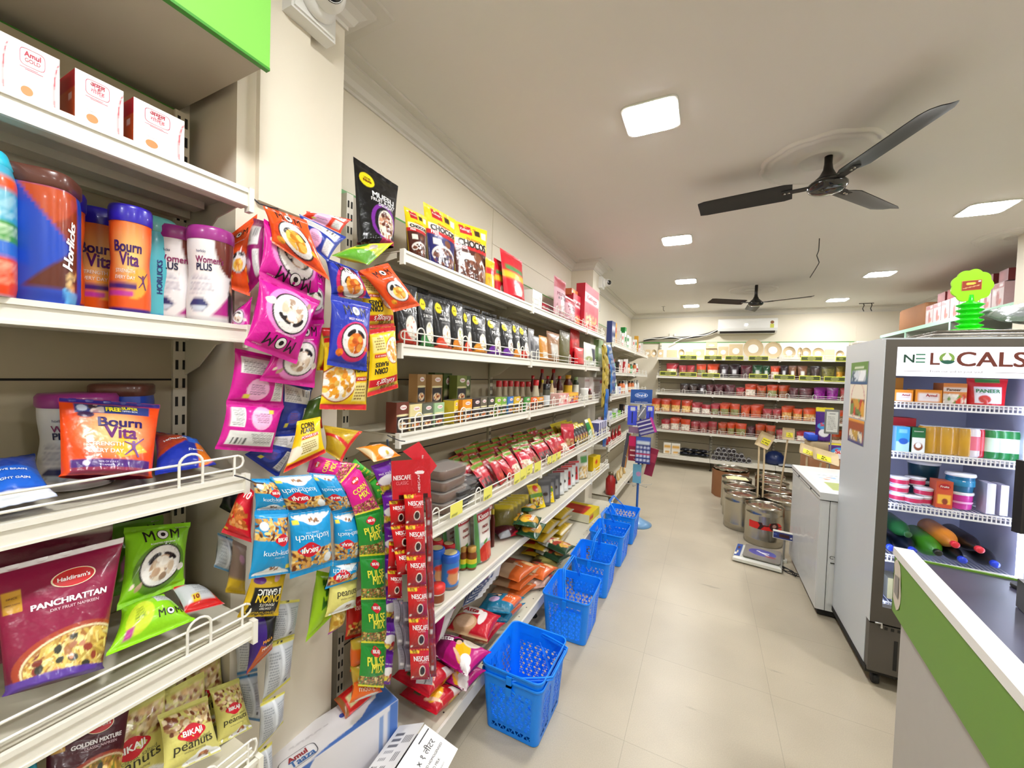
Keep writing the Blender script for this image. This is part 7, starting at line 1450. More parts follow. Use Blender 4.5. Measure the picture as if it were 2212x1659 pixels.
row([(PB, 948, 994, 1194, 'blue peanut butter jar in front on the fifth shelf', 0, .0, 1)], -.975, z5s, 'jar', 'peanut butter jars on the fifth shelf')
row([(PB, 924, 962, 1184, 'blue peanut butter jar half hidden by the coffee sachets', 0, -.05), (RJ, 953, 984, 1174, 'red-lidded jar behind the front blue jar', 0, -.08, 1), (RJ, 930, 958, 1166, 'red-lidded jar at the back left of the fifth shelf', 0, -.12), (RT, 926, 962, 1264, 'low white tub with a red lid at the shelf front', 0, .03, 1), (HN, 1006, 1031, 1181, 'right honey jar of the front pair', 0, .0, 1), (HN, 991, 1009, 1181, 'left honey jar of the front pair', 0, -.03)], -.975, z5s, 'jar')
KT = d_generic('#a8b8bc', [('Kissan', .5, .80, .62, '#f6e8e8', .04), ('FRESH', .5, .62, .34, '#9a2a24', .03), ('TOMATO', .5, .52, .44, '#9a2a24', .03)], [('r', 0, .72, 1, .87, '#b0182c'), ('r', .18, .36, .82, .72, '#ece6e0'), ('e', .5, .16, .44, .34, '#b82a1c'), ('e', .38, .1, .24, .2, '#c8382a'), ('e', .66, .2, .24, .24, '#d04a34'), ('e', .45, .36, .14, .05, '#4a8a2a', .4), ('r', 0, 0, .14, 1, '#5f9a5a'), ('r', 0, .93, 1, 1, '#b8c8cc')], 4)
KP_ = sized(std(KT, .095, .19, .06, 'ketchup_pouch', 40, 70, 4), .095, .19)
row([(KP_, 1026, 1061, 1090, 'ketchup pouch standing in front on the fifth shelf, right one of the pair', -.04, 0, 1), (KP_, 984, 1019, 1098, 'ketchup pouch standing behind the honey jars, left one of the pair', -.04, -.05), (KP_, 958, 986, 1112, 'ketchup pouch in shade behind the red lids', -.04, -.13), (KP_, 1040, 1066, 1080, 'ketchup pouch behind the front right one', -.04, -.08)], -.975, z5s, 'pouch', 'ketchup pouches on the fifth shelf')
row([(MT, 1060, 1068, 1100, 'small red bottle right of the front ketchup pouch', 0, -.03, 1)], -.975, z5s, 'bottle')
DP = d_generic('#4a1220', [], [('r', 0, 0, .5, .3, '#8a8c90'), ('p', [(.4, 0), (1, 0), (1, .3)], '#b81c34')], 3)
def lump(name, lab, px, D, zb, size, X=-.97, th=.05, rot=(0, 0, 0), group=None, seed=1, nn=(30, 30), cat='packet', src=None):
    """flat-lying packet whose centre is seen at px and whose underside is at height zb"""
    zc = zb+th/2; c = at(px[0], px[1], z=zc+th*.4); w_, h = size
    if src is None:
        q = [(-w_/2, h/2, 0), (w_/2, h/2, 0), (w_/2, -h/2, 0), (-w_/2, -h/2, 0)]; mb = MB(); A, T = D; S, wm, hm = packet(mb, q, th, A(h/w_), nn[0], nn[1], seed, amp=.02*w_)
        if T: T(mb, S, wm, hm)
        o = mb.build(name)
    else: o = copy_tree(src)
    put(o, (c[0], c[1], zc+.002), 0, lab, cat, group, rot=(rot[0], rot[1], rot[2])); return o
lump('masala_packet', 'dark red packet slumped behind the ketchup pouches', (1090, 1110), DP, z5s, (.14, .12), rot=(.5, 0, RX), seed=3)
lump('masala_packet', 'dark maroon packet lying with a silver corner at the shelf front', (1093, 1140), DP, z5s, (.15, .12), rot=(.2, 0, RX-.5), seed=4)
ND = d_generic('#1f4a2c', [('Noodles', .55, .35, .6, '#f2f2ee', .03)], [('e', .5, .5, .34, .3, '#c8962a'), ('e', .3, .6, .2, .14, '#e8b83a'), ('foodr', .3, .3, .9, .7, ['#e07a2a', '#d8a83a', '#e8c86a'], 20, .09), ('r', 0, 0, 1, .06, '#163a20'), ('r', 0, .94, 1, 1, '#163a20')], 3)
n0 = lump('noodle_packet', 'dark green noodle packet on top of the pile, orange print and white lettering', (1142, 1118), ND, z5s+.055, (.20, .13), rot=(.08, .05, RX+.25), seed=5, nn=(44, 34), group='dark green noodle packets in a pile')
for k, (px, zb, r, l) in enumerate([((1148, 1136), 0, .1, 'bottom front noodle packet of the pile'), ((1120, 1112), .03, .5, 'noodle packet at the left of the pile'), ((1110, 1090), .02, .4, 'noodle packet behind left in the pile'), ((1138, 1092), .05, .1, 'noodle packet at the back of the pile'), ((1128, 1078), .02, .3, 'rearmost noodle packet of the pile')]): lump('noodle_packet', l, px, None, z5s+zb, (.2, .13), rot=(.1*(-1)**k, .08*k-.1, RX+r), src=n0, group='dark green noodle packets in a pile')
MG = sized(std(d_generic('#e8cc1c', [], [('c', .5, .8, .2, '#d83a2a'), ('r', 0, .45, 1, .6, '#5f9a2a'), ('foodr', .1, .06, .9, .45, ['#b8742a', '#8a4a1c', '#d8c8a0', '#e8e0c8'], 40, .08)], 3), .12, .17, .03, 'masala_sachet', 30, 40, 3, standup=False), .12, .17)
MG2 = sized(std(d_generic('#6a6020', [], [('r', 0, .8, 1, 1, '#c8b42a')], 4), .12, .17, .03, 'masala_sachet', 16, 20, 4, standup=False), .12, .17)
for k, (px, py, zr, l) in enumerate([(1166, 1060, -.5, 'bright yellow sachet leaning forward over the noodle pile'), (1182, 1052, -.9, 'yellow and brown sachet fallen to the right of the bright one')]):
    X = -1.0; c = at(px, py, x=X); o = MG if k == 0 else copy_tree(MG); put(o, (X, c[1], z5s+.01), 0, l, 'sachet', rot=(-.45, .0, RX+zr))
for k in range(5):
    o = MG2 if k == 0 else copy_tree(MG2); put(o, (-1.02, 2.03+.055*k, z5s), 0, 'olive sachet standing in the file behind the bright yellow one, %s of five' % ORD[k], 'sachet', 'olive sachets standing in a file', rot=(-.35, 0, RX-1.0))
SL = [plainp(c, 'slim_pouch', [('r', .2, .15, .8, .75, l), ('e', .5, .45, .2, .12, '#3a2a2a'), ('r', 0, .9, 1, 1, t)], w_=.11, h=.19, t=.05) for c, l, t in (('#54545a', '#8a8a90', '#6a6a70'), ('#cfd2d4', '#e4e6e6', '#8a1c24'), ('#c8ccd0', '#b8282c', '#c83a3a'))]
for k in range(8):
    m_ = [0, 0, 0, 1, 1, 2, 1, 2][k]; first = k in (0, 3, 5); o = SL[m_] if first else copy_tree(SL[m_]); put(o, (-1.0, 2.62+.10*k, z5s), 0, '%s slim pouch standing on the fifth shelf, %s from the near end' % (['dark grey', 'white', 'white and red'][m_], ORD[k]), 'pouch', 'slim pouches standing on the fifth shelf', rot=(-.08, 0, RX-.7))
PS = plainp('#dcd8cc', 'pasta_bag', [('foodr', .05, 0, .95, .5, ['#c8a86a', '#d8bc84', '#b8965a'], 60, .07), ('r', .2, .6, .8, .85, '#5a9a5a')], w_=.16, h=.24, t=.08); put(PS, (-.985, at(1258, 1010, x=-.985)[1], z5s), RX-.4, 'clear bag of pasta standing on the fifth shelf', 'bag')
MY = carton('seasoning_box', .16, .08, .14, {'front': art('#ecc812', [('c', .45, .6, .16, '#d8321c')], 1), 'side': '#e0b80f', 'top': '#ecd02a'}, n=14); put(MY, (-.985, at(1281, 1000, x=-.985)[1], z5s), RX-.2, 'bright yellow box with a red dot near the end of the fifth shelf', 'box')
OG = plainp('#d8622a', 'spice_packet', [('r', 0, .8, 1, 1, '#e8903a')], w_=.14, h=.2); put(OG, (-1.1, 3.95, z5s), RX, 'orange packet behind the bright yellow box', 'packet'); GO = plainp('#8fa82a', 'spice_packet', [('r', 0, .8, 1, 1, '#a8bc4a')], w_=.14, h=.2); put(GO, (-1.08, 3.75, z5s), RX, 'green-yellow packet behind the pasta bag', 'packet')
# --- base shelf (z .20)
z6 = .206
def bag(name, lab, q, t, D, seed, nn=(50, 50), group=None, **kw): return quadpack(name, lab, 'bag', q, t, D, group, seed=seed, nu=nn[0], nv=nn[1], amp=.006, fl=.32, **kw)
def zq(pts, z): return [at(p[0], p[1], z=p[2] if len(p) > 2 else z) for p in pts]
AM = d_generic('#b8167a', [('atta', .24, .56, .30, '#f8f0f4', .03, dict(rot=.15)), ('WHOLE WHEAT', .26, .74, .3, '#f4e4ec', .02, dict(rot=.15))], [('p', [(0, 0), (.3, 0), (.42, 1), (0, 1)], '#7a1250'), ('e', .68, .40, .16, .22, '#f2b81c', .7), ('e', .84, .22, .12, .10, '#f4f2f4'), ('e', .52, .58, .07, .07, '#e8c0a0'), ('e', .50, .64, .12, .07, '#1c1418', .5), ('e', .525, .575, .055, .055, '#e8c0a0'), ('e', .62, .22, .16, .03, '#e8c0a0', -.4), ('e', .72, .78, .16, .14, '#d8d0c0'), ('e', .72, .78, .12, .1, '#c8bca8'), ('r', .86, .0, 1, .2, '#e8e4e6')], 4)
bag('flour_bag', 'magenta flour bag with a dark-haired woman in yellow, lying at the shelf edge', zq([(948, 1366), (1062, 1408), (1008, 1462), (934, 1412)], z6+.155), .085, AM, 2, (90, 70))
bag('flour_bag', 'magenta flour bag directly under the top magenta one', zq([(940, 1412), (1050, 1448), (1006, 1494), (925, 1452)], z6+.07), .075, AM, 3, (60, 50))
AR = d_generic('#c01a2c', [('Multigrain', .40, .86, .42, '#f0e4e0', .01, dict(rot=0)), ('Atta', .36, .66, .42, '#b01a2c', .03, dict(shear=.1))], [('e', .36, .66, .32, .17, '#ece6e0'), ('e', .36, .25, .30, .22, '#c8a078'), ('e', .36, .27, .24, .16, '#dcb898'), ('e', .72, .5, .09, .24, '#e8e0dc'), ('r', 0, 0, 1, .06, '#b8a07a'), ('p', [(0, .4), (.2, .5), (0, .9)], '#c0a47a')], 5)
bag('flour_bag', 'red flour bag with an oval logo and round breads printed, on top', zq([(1000, 1306), (1082, 1330), (1052, 1386), (962, 1362)], z6+.13), .08, AR, 5, (80, 70))
bag('flour_bag', 'lower red flour bag sticking out to the right of the oval-logo one', zq([(1010, 1345), (1092, 1345), (1052, 1392), (985, 1380)], z6+.055), .07, AR, 6)
AB = d_generic('#23789c', [('ATTA', .78, .6, .3, '#f4d8c0', .03)], [('r', .62, .35, 1, .85, '#e8682a'), ('e', .36, .4, .16, .12, '#d8b8e0'), ('e', .42, .66, .10, .10, '#1c1418'), ('e', .44, .64, .05, .06, '#e8c0a0'), ('e', .3, .66, .12, .03, '#e8c0a0', .3)], 6)
bag('flour_bag', 'blue flour bag with an orange panel, on top of its twin', zq([(1054, 1282), (1134, 1290), (1100, 1326), (1030, 1318)], z6+.09), .07, AB, 7, (64, 50))
bag('flour_bag', 'lower blue flour bag with an orange panel', zq([(1070, 1308), (1136, 1302), (1094, 1346), (1050, 1340)], z6+.035), .06, AB, 8)
AO = d_generic('#d8662a', [('maida', .62, .5, .3, '#f8ece0', .02)], [('r', 0, 0, .55, .6, '#c8a888'), ('e', .3, .8, .26, .1, '#8a1c24'), ('e', .75, .75, .2, .1, '#e8c08a'), ('r', .0, .5, .4, 1, '#7a5038'), ('e', .3, .76, .16, .08, '#9a2430')], 7)
for k, (q, z, l) in enumerate([([(1096, 1202), (1168, 1222), (1120, 1258), (1068, 1240)], .15, 'topmost orange and tan flour bag of the orange stack'), ([(1088, 1226), (1166, 1240), (1122, 1276), (1064, 1262)], .09, 'middle orange and tan flour bag of the orange stack'), ([(1082, 1250), (1164, 1262), (1122, 1294), (1060, 1282)], .03, 'bottom orange and tan flour bag of the orange stack'), ([(1150, 1212), (1206, 1226), (1172, 1254), (1130, 1240)], .06, 'orange bag right of the orange stack'), ([(1140, 1246), (1200, 1240), (1176, 1268), (1126, 1276)], .02, 'pinkish tan bag at the shelf edge right of the orange stack')]):
    bag('flour_bag', l, zq(q, z6+z), .06, AO if k < 4 else d_generic('#c8a090', [], [('r', 0, .6, 1, .8, '#c84a4a')]), 10+k, (50, 40), 'orange flour bags on the base shelf' if k < 4 else None)
for k in range(6):
    a = (1012+7*k, 1290-9*k); quadpack('flour_bag', 'white and blue flour bag in an upright file, %s from the camera' % ORD[k], 'bag', [at(a[0]-2, a[1]-28, x=-1.02+.004*k), at(a[0]+44, a[1]-52, x=-.98), at(a[0]+30, a[1]-2, x=-.94), at(a[0]-14, a[1]+22, x=-.95)], .03, d_generic('#dcdcdc', [], [('r', 0, .0, .6, .8, '#33456a'), ('foodr', .1, .1, .6, .7, ['#7a4a6a', '#c8c8d0', '#4a5a8a'], 12, .1)], 4), 'white and blue flour bags in an upright file', seed=k, nu=24, nv=24)
RD = d_generic('#c0182a', [], [('e', .2, .72, .24, .14, '#e8b81c'), ('e', .62, .8, .3, .14, '#b01424'), ('foodr', .2, .2, .8, .62, ['#c8a060', '#d8b87a', '#b08848'], 40, .12, 2.2), ('e', .75, .35, .14, .16, '#f0b41c', .4), ('e', .6, .3, .09, .06, '#1c1418'), ('e', .8, .2, .2, .03, '#e8c0a0', .3), ('r', .3, .12, .5, .2, '#3a4a2a'), ('r', .85, .7, 1, 1, '#e4e0e0')], 8)
bag('flour_bag', 'red flour bag with a tan front behind the coffee sachets, nearest the camera', zq([(905, 1410), (985, 1450), (925, 1508), (846, 1462)], z6+.11), .08, RD, 20, (70, 60))
bag('flour_bag', 'lower red flour bag at the near corner of the base shelf', zq([(905, 1470), (1002, 1490), (942, 1545), (862, 1500)], z6+.045), .08, RD, 21, (70, 60))
bag('flour_bag', 'pink and white bag standing behind the coffee sachets on the base shelf', [at(940, 1330, x=-1.05), at(985, 1310, x=-1.0), at(950, 1400, x=-.98), at(930, 1420, x=-1.0)], .05, d_generic('#b01a6a', [], [('r', .5, 0, 1, 1, '#d8d4d6')]), 22, (24, 24))
# far half of the base shelf
GB = d_generic('#24402a', [], [('e', .24, .5, .2, .4, '#c8d0cc'), ('foodr', .3, .2, .95, .85, ['#e8d8a8', '#b84a3a', '#e8b0a8', '#d8a84a'], 40, .09)], 3)
for k, (q, z, l) in enumerate([([(1166, 1154), (1244, 1180), (1222, 1200), (1156, 1170)], .12, 'upper dark green and white bag on the base shelf'), ([(1162, 1174), (1236, 1200), (1206, 1216), (1152, 1190)], .06, 'lower dark green and white bag under its twin')]): bag('rice_bag', l, zq(q, z6+z), .06, GB, 30+k, (48, 34))
bag('rice_bag', 'dull olive bag lying behind the orange bags', zq([(1160, 1196), (1222, 1206), (1196, 1236), (1140, 1222)], z6+.03), .05, d_generic('#6a6232', [], [('e', .5, .6, .3, .3, '#8f8a4a'), ('r', 0, 0, .4, .4, '#3a241c')]), 33, (30, 24))
PY = d_generic('#c8a828', [], [('r', .1, .5, .6, .9, '#b82018'), ('foodr', .6, .1, 1, .6, ['#d8b83a', '#a88a1c'], 10, .1), ('r', .0, 0, 1, .08, '#d8d4c8')], 5)
pb = None
for k in range(8):
    lv, cx = k % 4, k//4; px, py = [(1196, 1128), (1228, 1098)][cx]; z = z6+lv*.062
    c = at(px, py+3*lv*0, z=z6); 
    if pb is None: q = [(-.14, .1, 0), (.14, .1, 0), (.14, -.1, 0), (-.14, -.1, 0)]; mb = MB(); packet(mb, q, .062, PY[0](.7), 34, 28, 3); pb = mb.build('lentil_bag'); o = pb
    else: o = copy_tree(pb)
    put(o, (-1.06+.012*math.sin(k*3), [2.72, 3.05][cx]+.01*math.cos(k*2), z+.033), RX+.05*math.sin(k*5), 'golden yellow bag, %s of the %s stack on the base shelf' % (['bottom', 'second', 'third', 'top'][lv], ['near', 'far'][cx]), 'bag', 'golden bags stacked flat on the base shelf')
br_ = world_box('rice_brick', 'flat red and yellow pack lying alone near the end of the base shelf', 'pack', [(-.90, 3.50), (-.88, 3.80), (-1.16, 3.82)], .075, {'top': art('#e0c41c', [('r', .0, .2, .8, 1, '#b81c1c'), ('e', .4, .6, .2, .3, '#c83a2a')], .9), 'front': art('#e8d428', [('r', .05, .3, .4, .8, '#c83a1c')], .3), 'side': '#e8e4c8'}, z0=z6, n=20)

# ================================================================== STRIPS at the far end of the left shelves, TOOTHBRUSH STAND
gold = d_generic('#a8923a', [], [('r', .3, .1, .7, .5, '#d8c86a'), ('r', 0, .8, 1, 1, '#8a7424')]); blus = d_generic('#3a78b8', [], [('r', .2, .1, .8, .4, '#c8d4e0'), ('e', .5, .7, .3, .2, '#2a4a8a')])
edge_strip('sachet_strip', 'gold sachet strip hanging from the top shelf end before the far pillar', [(1304, 745), (1306, 800), (1303, 880)], 9, -.97, gold, 5, start=90, nn=(8, 12)); edge_strip('sachet_strip', 'second gold sachet strip, just right of the first', [(1306, 742), (1312, 800), (1308, 860)], 8, -.96, gold, 5, start=92, nn=(8, 12))
edge_strip('sachet_strip', 'blue and silver sachet strip hanging right of the gold ones', [(1314, 745), (1325, 800), (1323, 850)], 11, -.95, blus, 5, start=94, nn=(8, 12)); edge_strip('sachet_strip', 'long blue sachet strip reaching down past the fourth shelf', [(1312, 840), (1308, 900), (1305, 965)], 7, -.95, d_generic('#2f6ab8'), 4, start=96, nn=(8, 12))
st = tag(empty('brush_stand', (-.60, 4.30, 0)), 'free-standing blue toothbrush display stand with a header board on the aisle', 'display stand')
b = MB(); b.tube([(0, 0, .02), (0, 0, 1.26)], .013, '#2f5fa8', 'plastic'); b.build('pole', st)
b = MB(); b.lathe([(.15, 0), (.155, .01), (.10, .035), (.04, .07), (.02, .08)], n=28, col='#6f9cc4', m='plastic'); b.build('base', st)
b = MB(); S, wm, hm = panel(b, (-.105, -.03, 1.27), (.215, 0, .006), (0, 0, .15), art('#1c4f9a', [('r', 0, 0, 1, .08, '#c8d4e8'), ('g', .08, .5, '#123a80', '#1c4f9a')], .7), 20, 'card', .004); oval_logo(b, S, wm, hm, .5, .60, .30, 'Oral-B', '#2a6ac0', '#dfe8f4', sy=.42); put_text(b, S, wm, hm, 'ADVANCED CLEANING', .5, .13, .6, '#e8ecf4', .01, off=.004); b.build('header_board', st)
for z in (1.20, .96, .70, .42):
    b = MB()
    for a in range(6): c, s = math.cos(a*1.047+.3), math.sin(a*1.047+.3); b.tube([(.012*c, .012*s, z), (.13*c, .13*s, z+.005), (.14*c, .14*s, z+.02)], .0025, '#6a6a70', 'steel_wire', 5)
    b.build('hook_ring', st)
def hang(lab, px0, px1, py0, py1, y, col, lays, cat='brush pack', rot=0, name='brush_pack', txt=()):
    a = at((px0+px1)/2, (py0+py1)/2, y=y); w_ = at(px1, py1, y=y)[0]-at(px0, py1, y=y)[0]; h = at(px0, py0, y=y)[2]-at(px0, py1, y=y)[2]
    o = empty(name, a, rot=(0, rot, 0)); tag(o, lab, cat); b = MB(); f = flat_box(b, w_, .014, h, {'front': art(col, lays, h/w_), 'side': col, 'top': col}, 18); b.xform(lambda v: v-[0, 0, h/2]); b.build('pack', o); return o
WL = [('p', [(.1, .1), (.2, .05), (.6, .9), (.5, .95)], '#f0f0f6')]
hang('blue toothbrush pack hanging left under the header board', 1356, 1376, 877, 918, 4.24, '#3a4ad0', [('r', .3, .75, .8, .95, '#c8ccd8'), ('r', .45, .1, .55, .7, '#1a1c40')])
hang('blue toothbrush pack hanging right under the header board', 1396, 1412, 877, 918, 4.24, '#3a4ad0', [('r', .2, .75, .8, .95, '#c8ccd8'), ('r', .45, .1, .55, .7, '#1a1c40')])
hang('white brush in the middle of the toothbrush stand', 1381, 1396, 878, 905, 4.25, '#7a7c84', WL, rot=.3)
hang('tilted violet pack with four white toothbrushes', 1378, 1415, 905, 938, 4.20, '#3a2f7a', [('r', 0, .12, 1, .17, '#f0f0f6'), ('r', 0, .36, 1, .41, '#f0f0f6'), ('r', 0, .6, 1, .65, '#f0f0f6'), ('r', 0, .84, 1, .89, '#f0f0f6'), ('r', .85, 0, 1, 1, '#c83a9a')], rot=-.35)
hang('blister card of small blue and white packs on the stand', 1373, 1405, 944, 1001, 4.24, '#2c3a80', [('r', 0, .8, 1, 1, '#4a6ac8'), ('r', .05, .72, .95, .84, '#d8e4f0')]+[('r', .06+.24*i, .08+.16*j, .22+.24*i, .17+.16*j, '#c8d0e8') for i in range(4) for j in range(4)]+[('r', 0, .33, 1, .37, '#c8284a')])
hang('magenta and red card of lip packs left on the stand', 1358, 1374, 942, 995, 4.25, '#8a1430', [('r', 0, .6, 1, 1, '#c8145a'), ('r', .2, .4, .9, .45, '#e8c8c0'), ('r', .2, .2, .9, .25, '#e8c8c0')])
hang('dark red pack hanging at the right of the stand', 1398, 1416, 968, 1028, 4.32, '#8a1a3a', [('r', .1, .5, .9, .8, '#a8304a')], rot=.2)
hang('pale mauve pack across the middle of the stand', 1358, 1380, 922, 935, 4.25, '#8a6a8a', []); hang('clear blue pouch hanging low on the stand pole', 1367, 1385, 1003, 1043, 4.26, '#6aa8c0', [('e', .7, .5, .3, .3, '#b88ab0')])
hang('grey umbrella-like pack hanging at the left side of the stand', 1348, 1358, 935, 1010, 4.27, '#4a4a52', [('r', .7, 0, 1, 1, '#c88a4a')], rot=.12)

# ================================================================== LEFT WALL beyond the far pillar
rs = np.random.RandomState(5)
TLB = bottle('toiletry_bottle', [(.026, 0), (.028, .01), (.028, .11), (.014, .135)], '#d8d8d4', [(.015, .134), (.015, .16), (0, .161)], '#e8e8e8', bands=[(.0285, .03, .09, '#b8404a')], n=12)
TLO = bottle('toiletry_bottle', [(.03, 0), (.032, .01), (.03, .12), (.014, .14)], '#c8682a', [(.016, .14), (.016, .165), (0, .166)], '#2a2a2c', bands=[(.0325, .03, .08, '#e8d8c0')], n=12)
TLG = bottle('toiletry_bottle', [(.03, 0), (.032, .01), (.03, .10), (.014, .12)], '#2f8a4a', [(.016, .12), (.016, .14), (0, .141)], '#1a3a24', bands=[(.0325, .03, .07, '#c8e0c8')], n=12)
TLW = bottle('toiletry_bottle', [(.03, 0), (.036, .02), (.026, .12), (.012, .15)], '#e6e6e4', [(.013, .15), (.013, .175), (0, .176)], '#d8d8d8', n=12)
def gbox(col, c2, h=.17, w_=.07): return carton('toiletry_box', w_, .06, h, {'front': art(col, [('r', .1, .55, .9, .8, c2), ('r', .2, .1, .8, .3, c2)], h/w_), 'side': col, 'top': col}, n=8)
GBX = [gbox('#24346e', '#c8ccd8', .25, .16), gbox('#d8a020', '#b8321c', .26, .12), gbox('#e4ded8', '#c85a5a', .17), gbox('#e8e6e0', '#4a8a5a', .19), gbox('#1f8a3c', '#d8e8d8', .28, .07), gbox('#b8282c', '#e8d8d0', .15), gbox('#e8e8ee', '#3a5aa8', .10, .13), gbox('#6ab02a', '#e8f0e0', .06, .17), gbox('#2a2024', '#a87a5a', .13)]
RPk = plainp('#a81c24', 'snack_packet', [('r', .1, .5, .9, .7, '#d8c0b0')], w_=.16, h=.14); BPk = plainp('#2c1c28', 'snack_packet', [('e', .5, .5, .3, .3, '#c8b8a0')], w_=.13, h=.12); EPk = plainp('#c8a86a', 'snack_packet', [('e', .5, .5, .3, .3, '#e8d8b0')], w_=.12, h=.12)
cols_ = {'toiletry_bottle': 'bottle'}
G3R = [('top', 1.934, [(0, 4.62), (1, 4.82), (2, 4.97), (3, 5.08), (2, 5.19), (3, 5.30), (4, 5.44), (3, 5.58), (2, 5.70), (3, 5.82), (2, 6.05), (3, 6.25), (1, 6.45), (2, 6.7), (3, 6.9)]),
       ('second', 1.604, [('B', 4.6), (5, 4.72), ('G', 4.86), (8, 5.0), ('B', 5.14), (2, 5.3), (5, 5.45), (3, 5.6), ('O', 5.85), ('G', 6.1), ('O', 6.35), ('B', 6.6)]),
       ('third', 1.324, [(8, 4.6), ('B', 4.74), (3, 4.86), ('W', 5.0), (6, 5.14), ('O', 5.3), ('O', 5.44), ('W', 5.58), ('W', 5.76), ('O', 6.0), ('O', 6.2), ('W', 6.5), ('W', 6.8)]),
       ('fourth', 1.044, [(6, 4.62), (7, 4.82), (6, 5.02), (7, 5.24), (8, 5.5), (6, 5.8)]), ('fifth', .754, [('R', 4.62), ('R', 4.8), ('R', 4.98), ('R', 5.16), ('R', 5.4)]), ('base', .204, [('K', 4.62), ('K', 4.76), ('K', 4.9), ('K', 5.04), ('E', 5.2), ('E', 5.34), ('E', 5.48), ('E', 5.62)])]
desc = ['navy blue box', 'yellow and orange box', 'white box with pink panels', 'white box with green panels', 'tall green box', 'red box', 'low white and blue box', 'flat lime green box', 'dark brown box']; KD = dict(B=(TLB, 'white bottle with a red band', 'bottle'), O=(TLO, 'orange bottle with a dark cap', 'bottle'), G=(TLG, 'green bottle', 'bottle'), W=(TLW, 'tapered white bottle', 'bottle'), R=(RPk, 'red packet', 'packet'), K=(BPk, 'dark packet', 'packet'), E=(EPk, 'tan packet', 'packet'))
seen = set()
for nm, z, its in G3R:
    for k, (kd, y) in enumerate(its):
        src, ds, ct = (GBX[kd], desc[kd], 'box') if isinstance(kd, int) else KD[kd]; o = src if src.name not in seen else copy_tree(src); seen.add(src.name)
        put(o, (-1.01-(.0 if z > .3 else -.03)-.02*rs.rand(), y, z), RX+.15*rs.randn(), '%s, %s past the far pillar on its %s shelf' % (ds, ORD[k], nm), ct, '%s shelf goods beyond the far pillar' % nm)
fe = tag(empty('red_canister', (-.93, 4.40+.12, .206)), 'red canister at the near end of the base shelf beyond the pillar', 'canister'); b = MB(); b.lathe([(.05, 0), (.055, .01), (.055, .17), (.03, .21), (.02, .23)], n=20, col='#a81c1c', m='plastic'); b.build('body', fe); b = MB(); b.lathe([(.03, .225), (.03, .25), (0, .255)], n=14, col='#5a4a2a', m='plastic'); b.build('cap', fe)

# ================================================================== BACK WALL
YS = YB-.03-.36+.045
def bx(px0, px1, py, y=YS): a, b_ = at(px0, py, y=y), at(px1, py, y=y); return (a[0]+b_[0])/2, b_[0]-a[0]
C5 = lambda x: 1360+x/4.424; R5 = lambda y: 660+y/4.424
def bp(top, low, wt=.45, lab_=None, seed=3): return sized(std(d_generic(top, [], [('r', .04, .06, .96, 1-wt, low[0]), ('foodr', .05, .07, .95, 1-wt, low, 34, .10, 1.3), ('r', 0, 0, 1, .05, top)]+([('r', .3, .3, .7, .6, lab_)] if lab_ else []), seed), .13, .165, .07, 'provision_pouch', 14, 18, seed), .13, .165)
PT = {'o_y': (bp('#c8401c', ['#e8c078', '#d8a85a']), 'orange-topped pouch of yellow flour'), 'r_w': (bp('#a82a34', ['#e8dccc', '#d8c8b8']), 'red-topped pouch of white flour'), 'o_w': (bp('#cc441c', ['#e4d8c8', '#cfc0ac']), 'orange-topped pouch of white flour'), 'o_g': (bp('#cc441c', ['#7d7a4a', '#93905c']), 'orange-topped pouch of green lentils'), 'r_g': (bp('#a82a3a', ['#7a7a52', '#8d8c64']), 'red-topped pouch of green lentils'), 'o_r': (bp('#c8401c', ['#b8502c', '#c8643c']), 'orange pouch of red lentils'), 'o_t': (bp('#d04a1c', ['#c8965a', '#e0b878', '#b8803c']), 'orange-topped pouch of snacks'),
      'r_p': (bp('#a03038', ['#8a5048', '#a0685c']), 'red-brown pouch'), 'o_b': (bp('#b8441c', ['#7a5038', '#8f6a4c']), 'orange-topped pouch of brown beans'), 'k_b': (bp('#2c1a20', ['#2a2024', '#44343a'], .3, '#c8c8cc'), 'dark maroon pouch with a white label'), 'm_b': (bp('#5a1a26', ['#4a2c30', '#6a4448'], .3), 'maroon pouch'), 'g_k': (bp('#1c4a2c', ['#2c4a34', '#7a8a7a'], .5, '#c8ccc8'), 'green pouch'), 'n_k': (bp('#7a5038', ['#6a4630', '#8a6248'], .25, '#d8d8d4'), 'brown pouch with a pale label'), 'v_k': (bp('#4a4620', ['#6a6430', '#57522a'], .2), 'olive foil pouch'), 'p_m': (bp('#7a1a78', ['#8a2288', '#6a1468'], .3), 'purple pouch'), 'y_k': (bp('#6a5a20', ['#c8902a', '#a8781c'], .4), 'dark yellow pouch'), 'k_k': (bp('#2e2220', ['#3a2c28', '#4c3c36'], .2), 'dark brown pouch')}
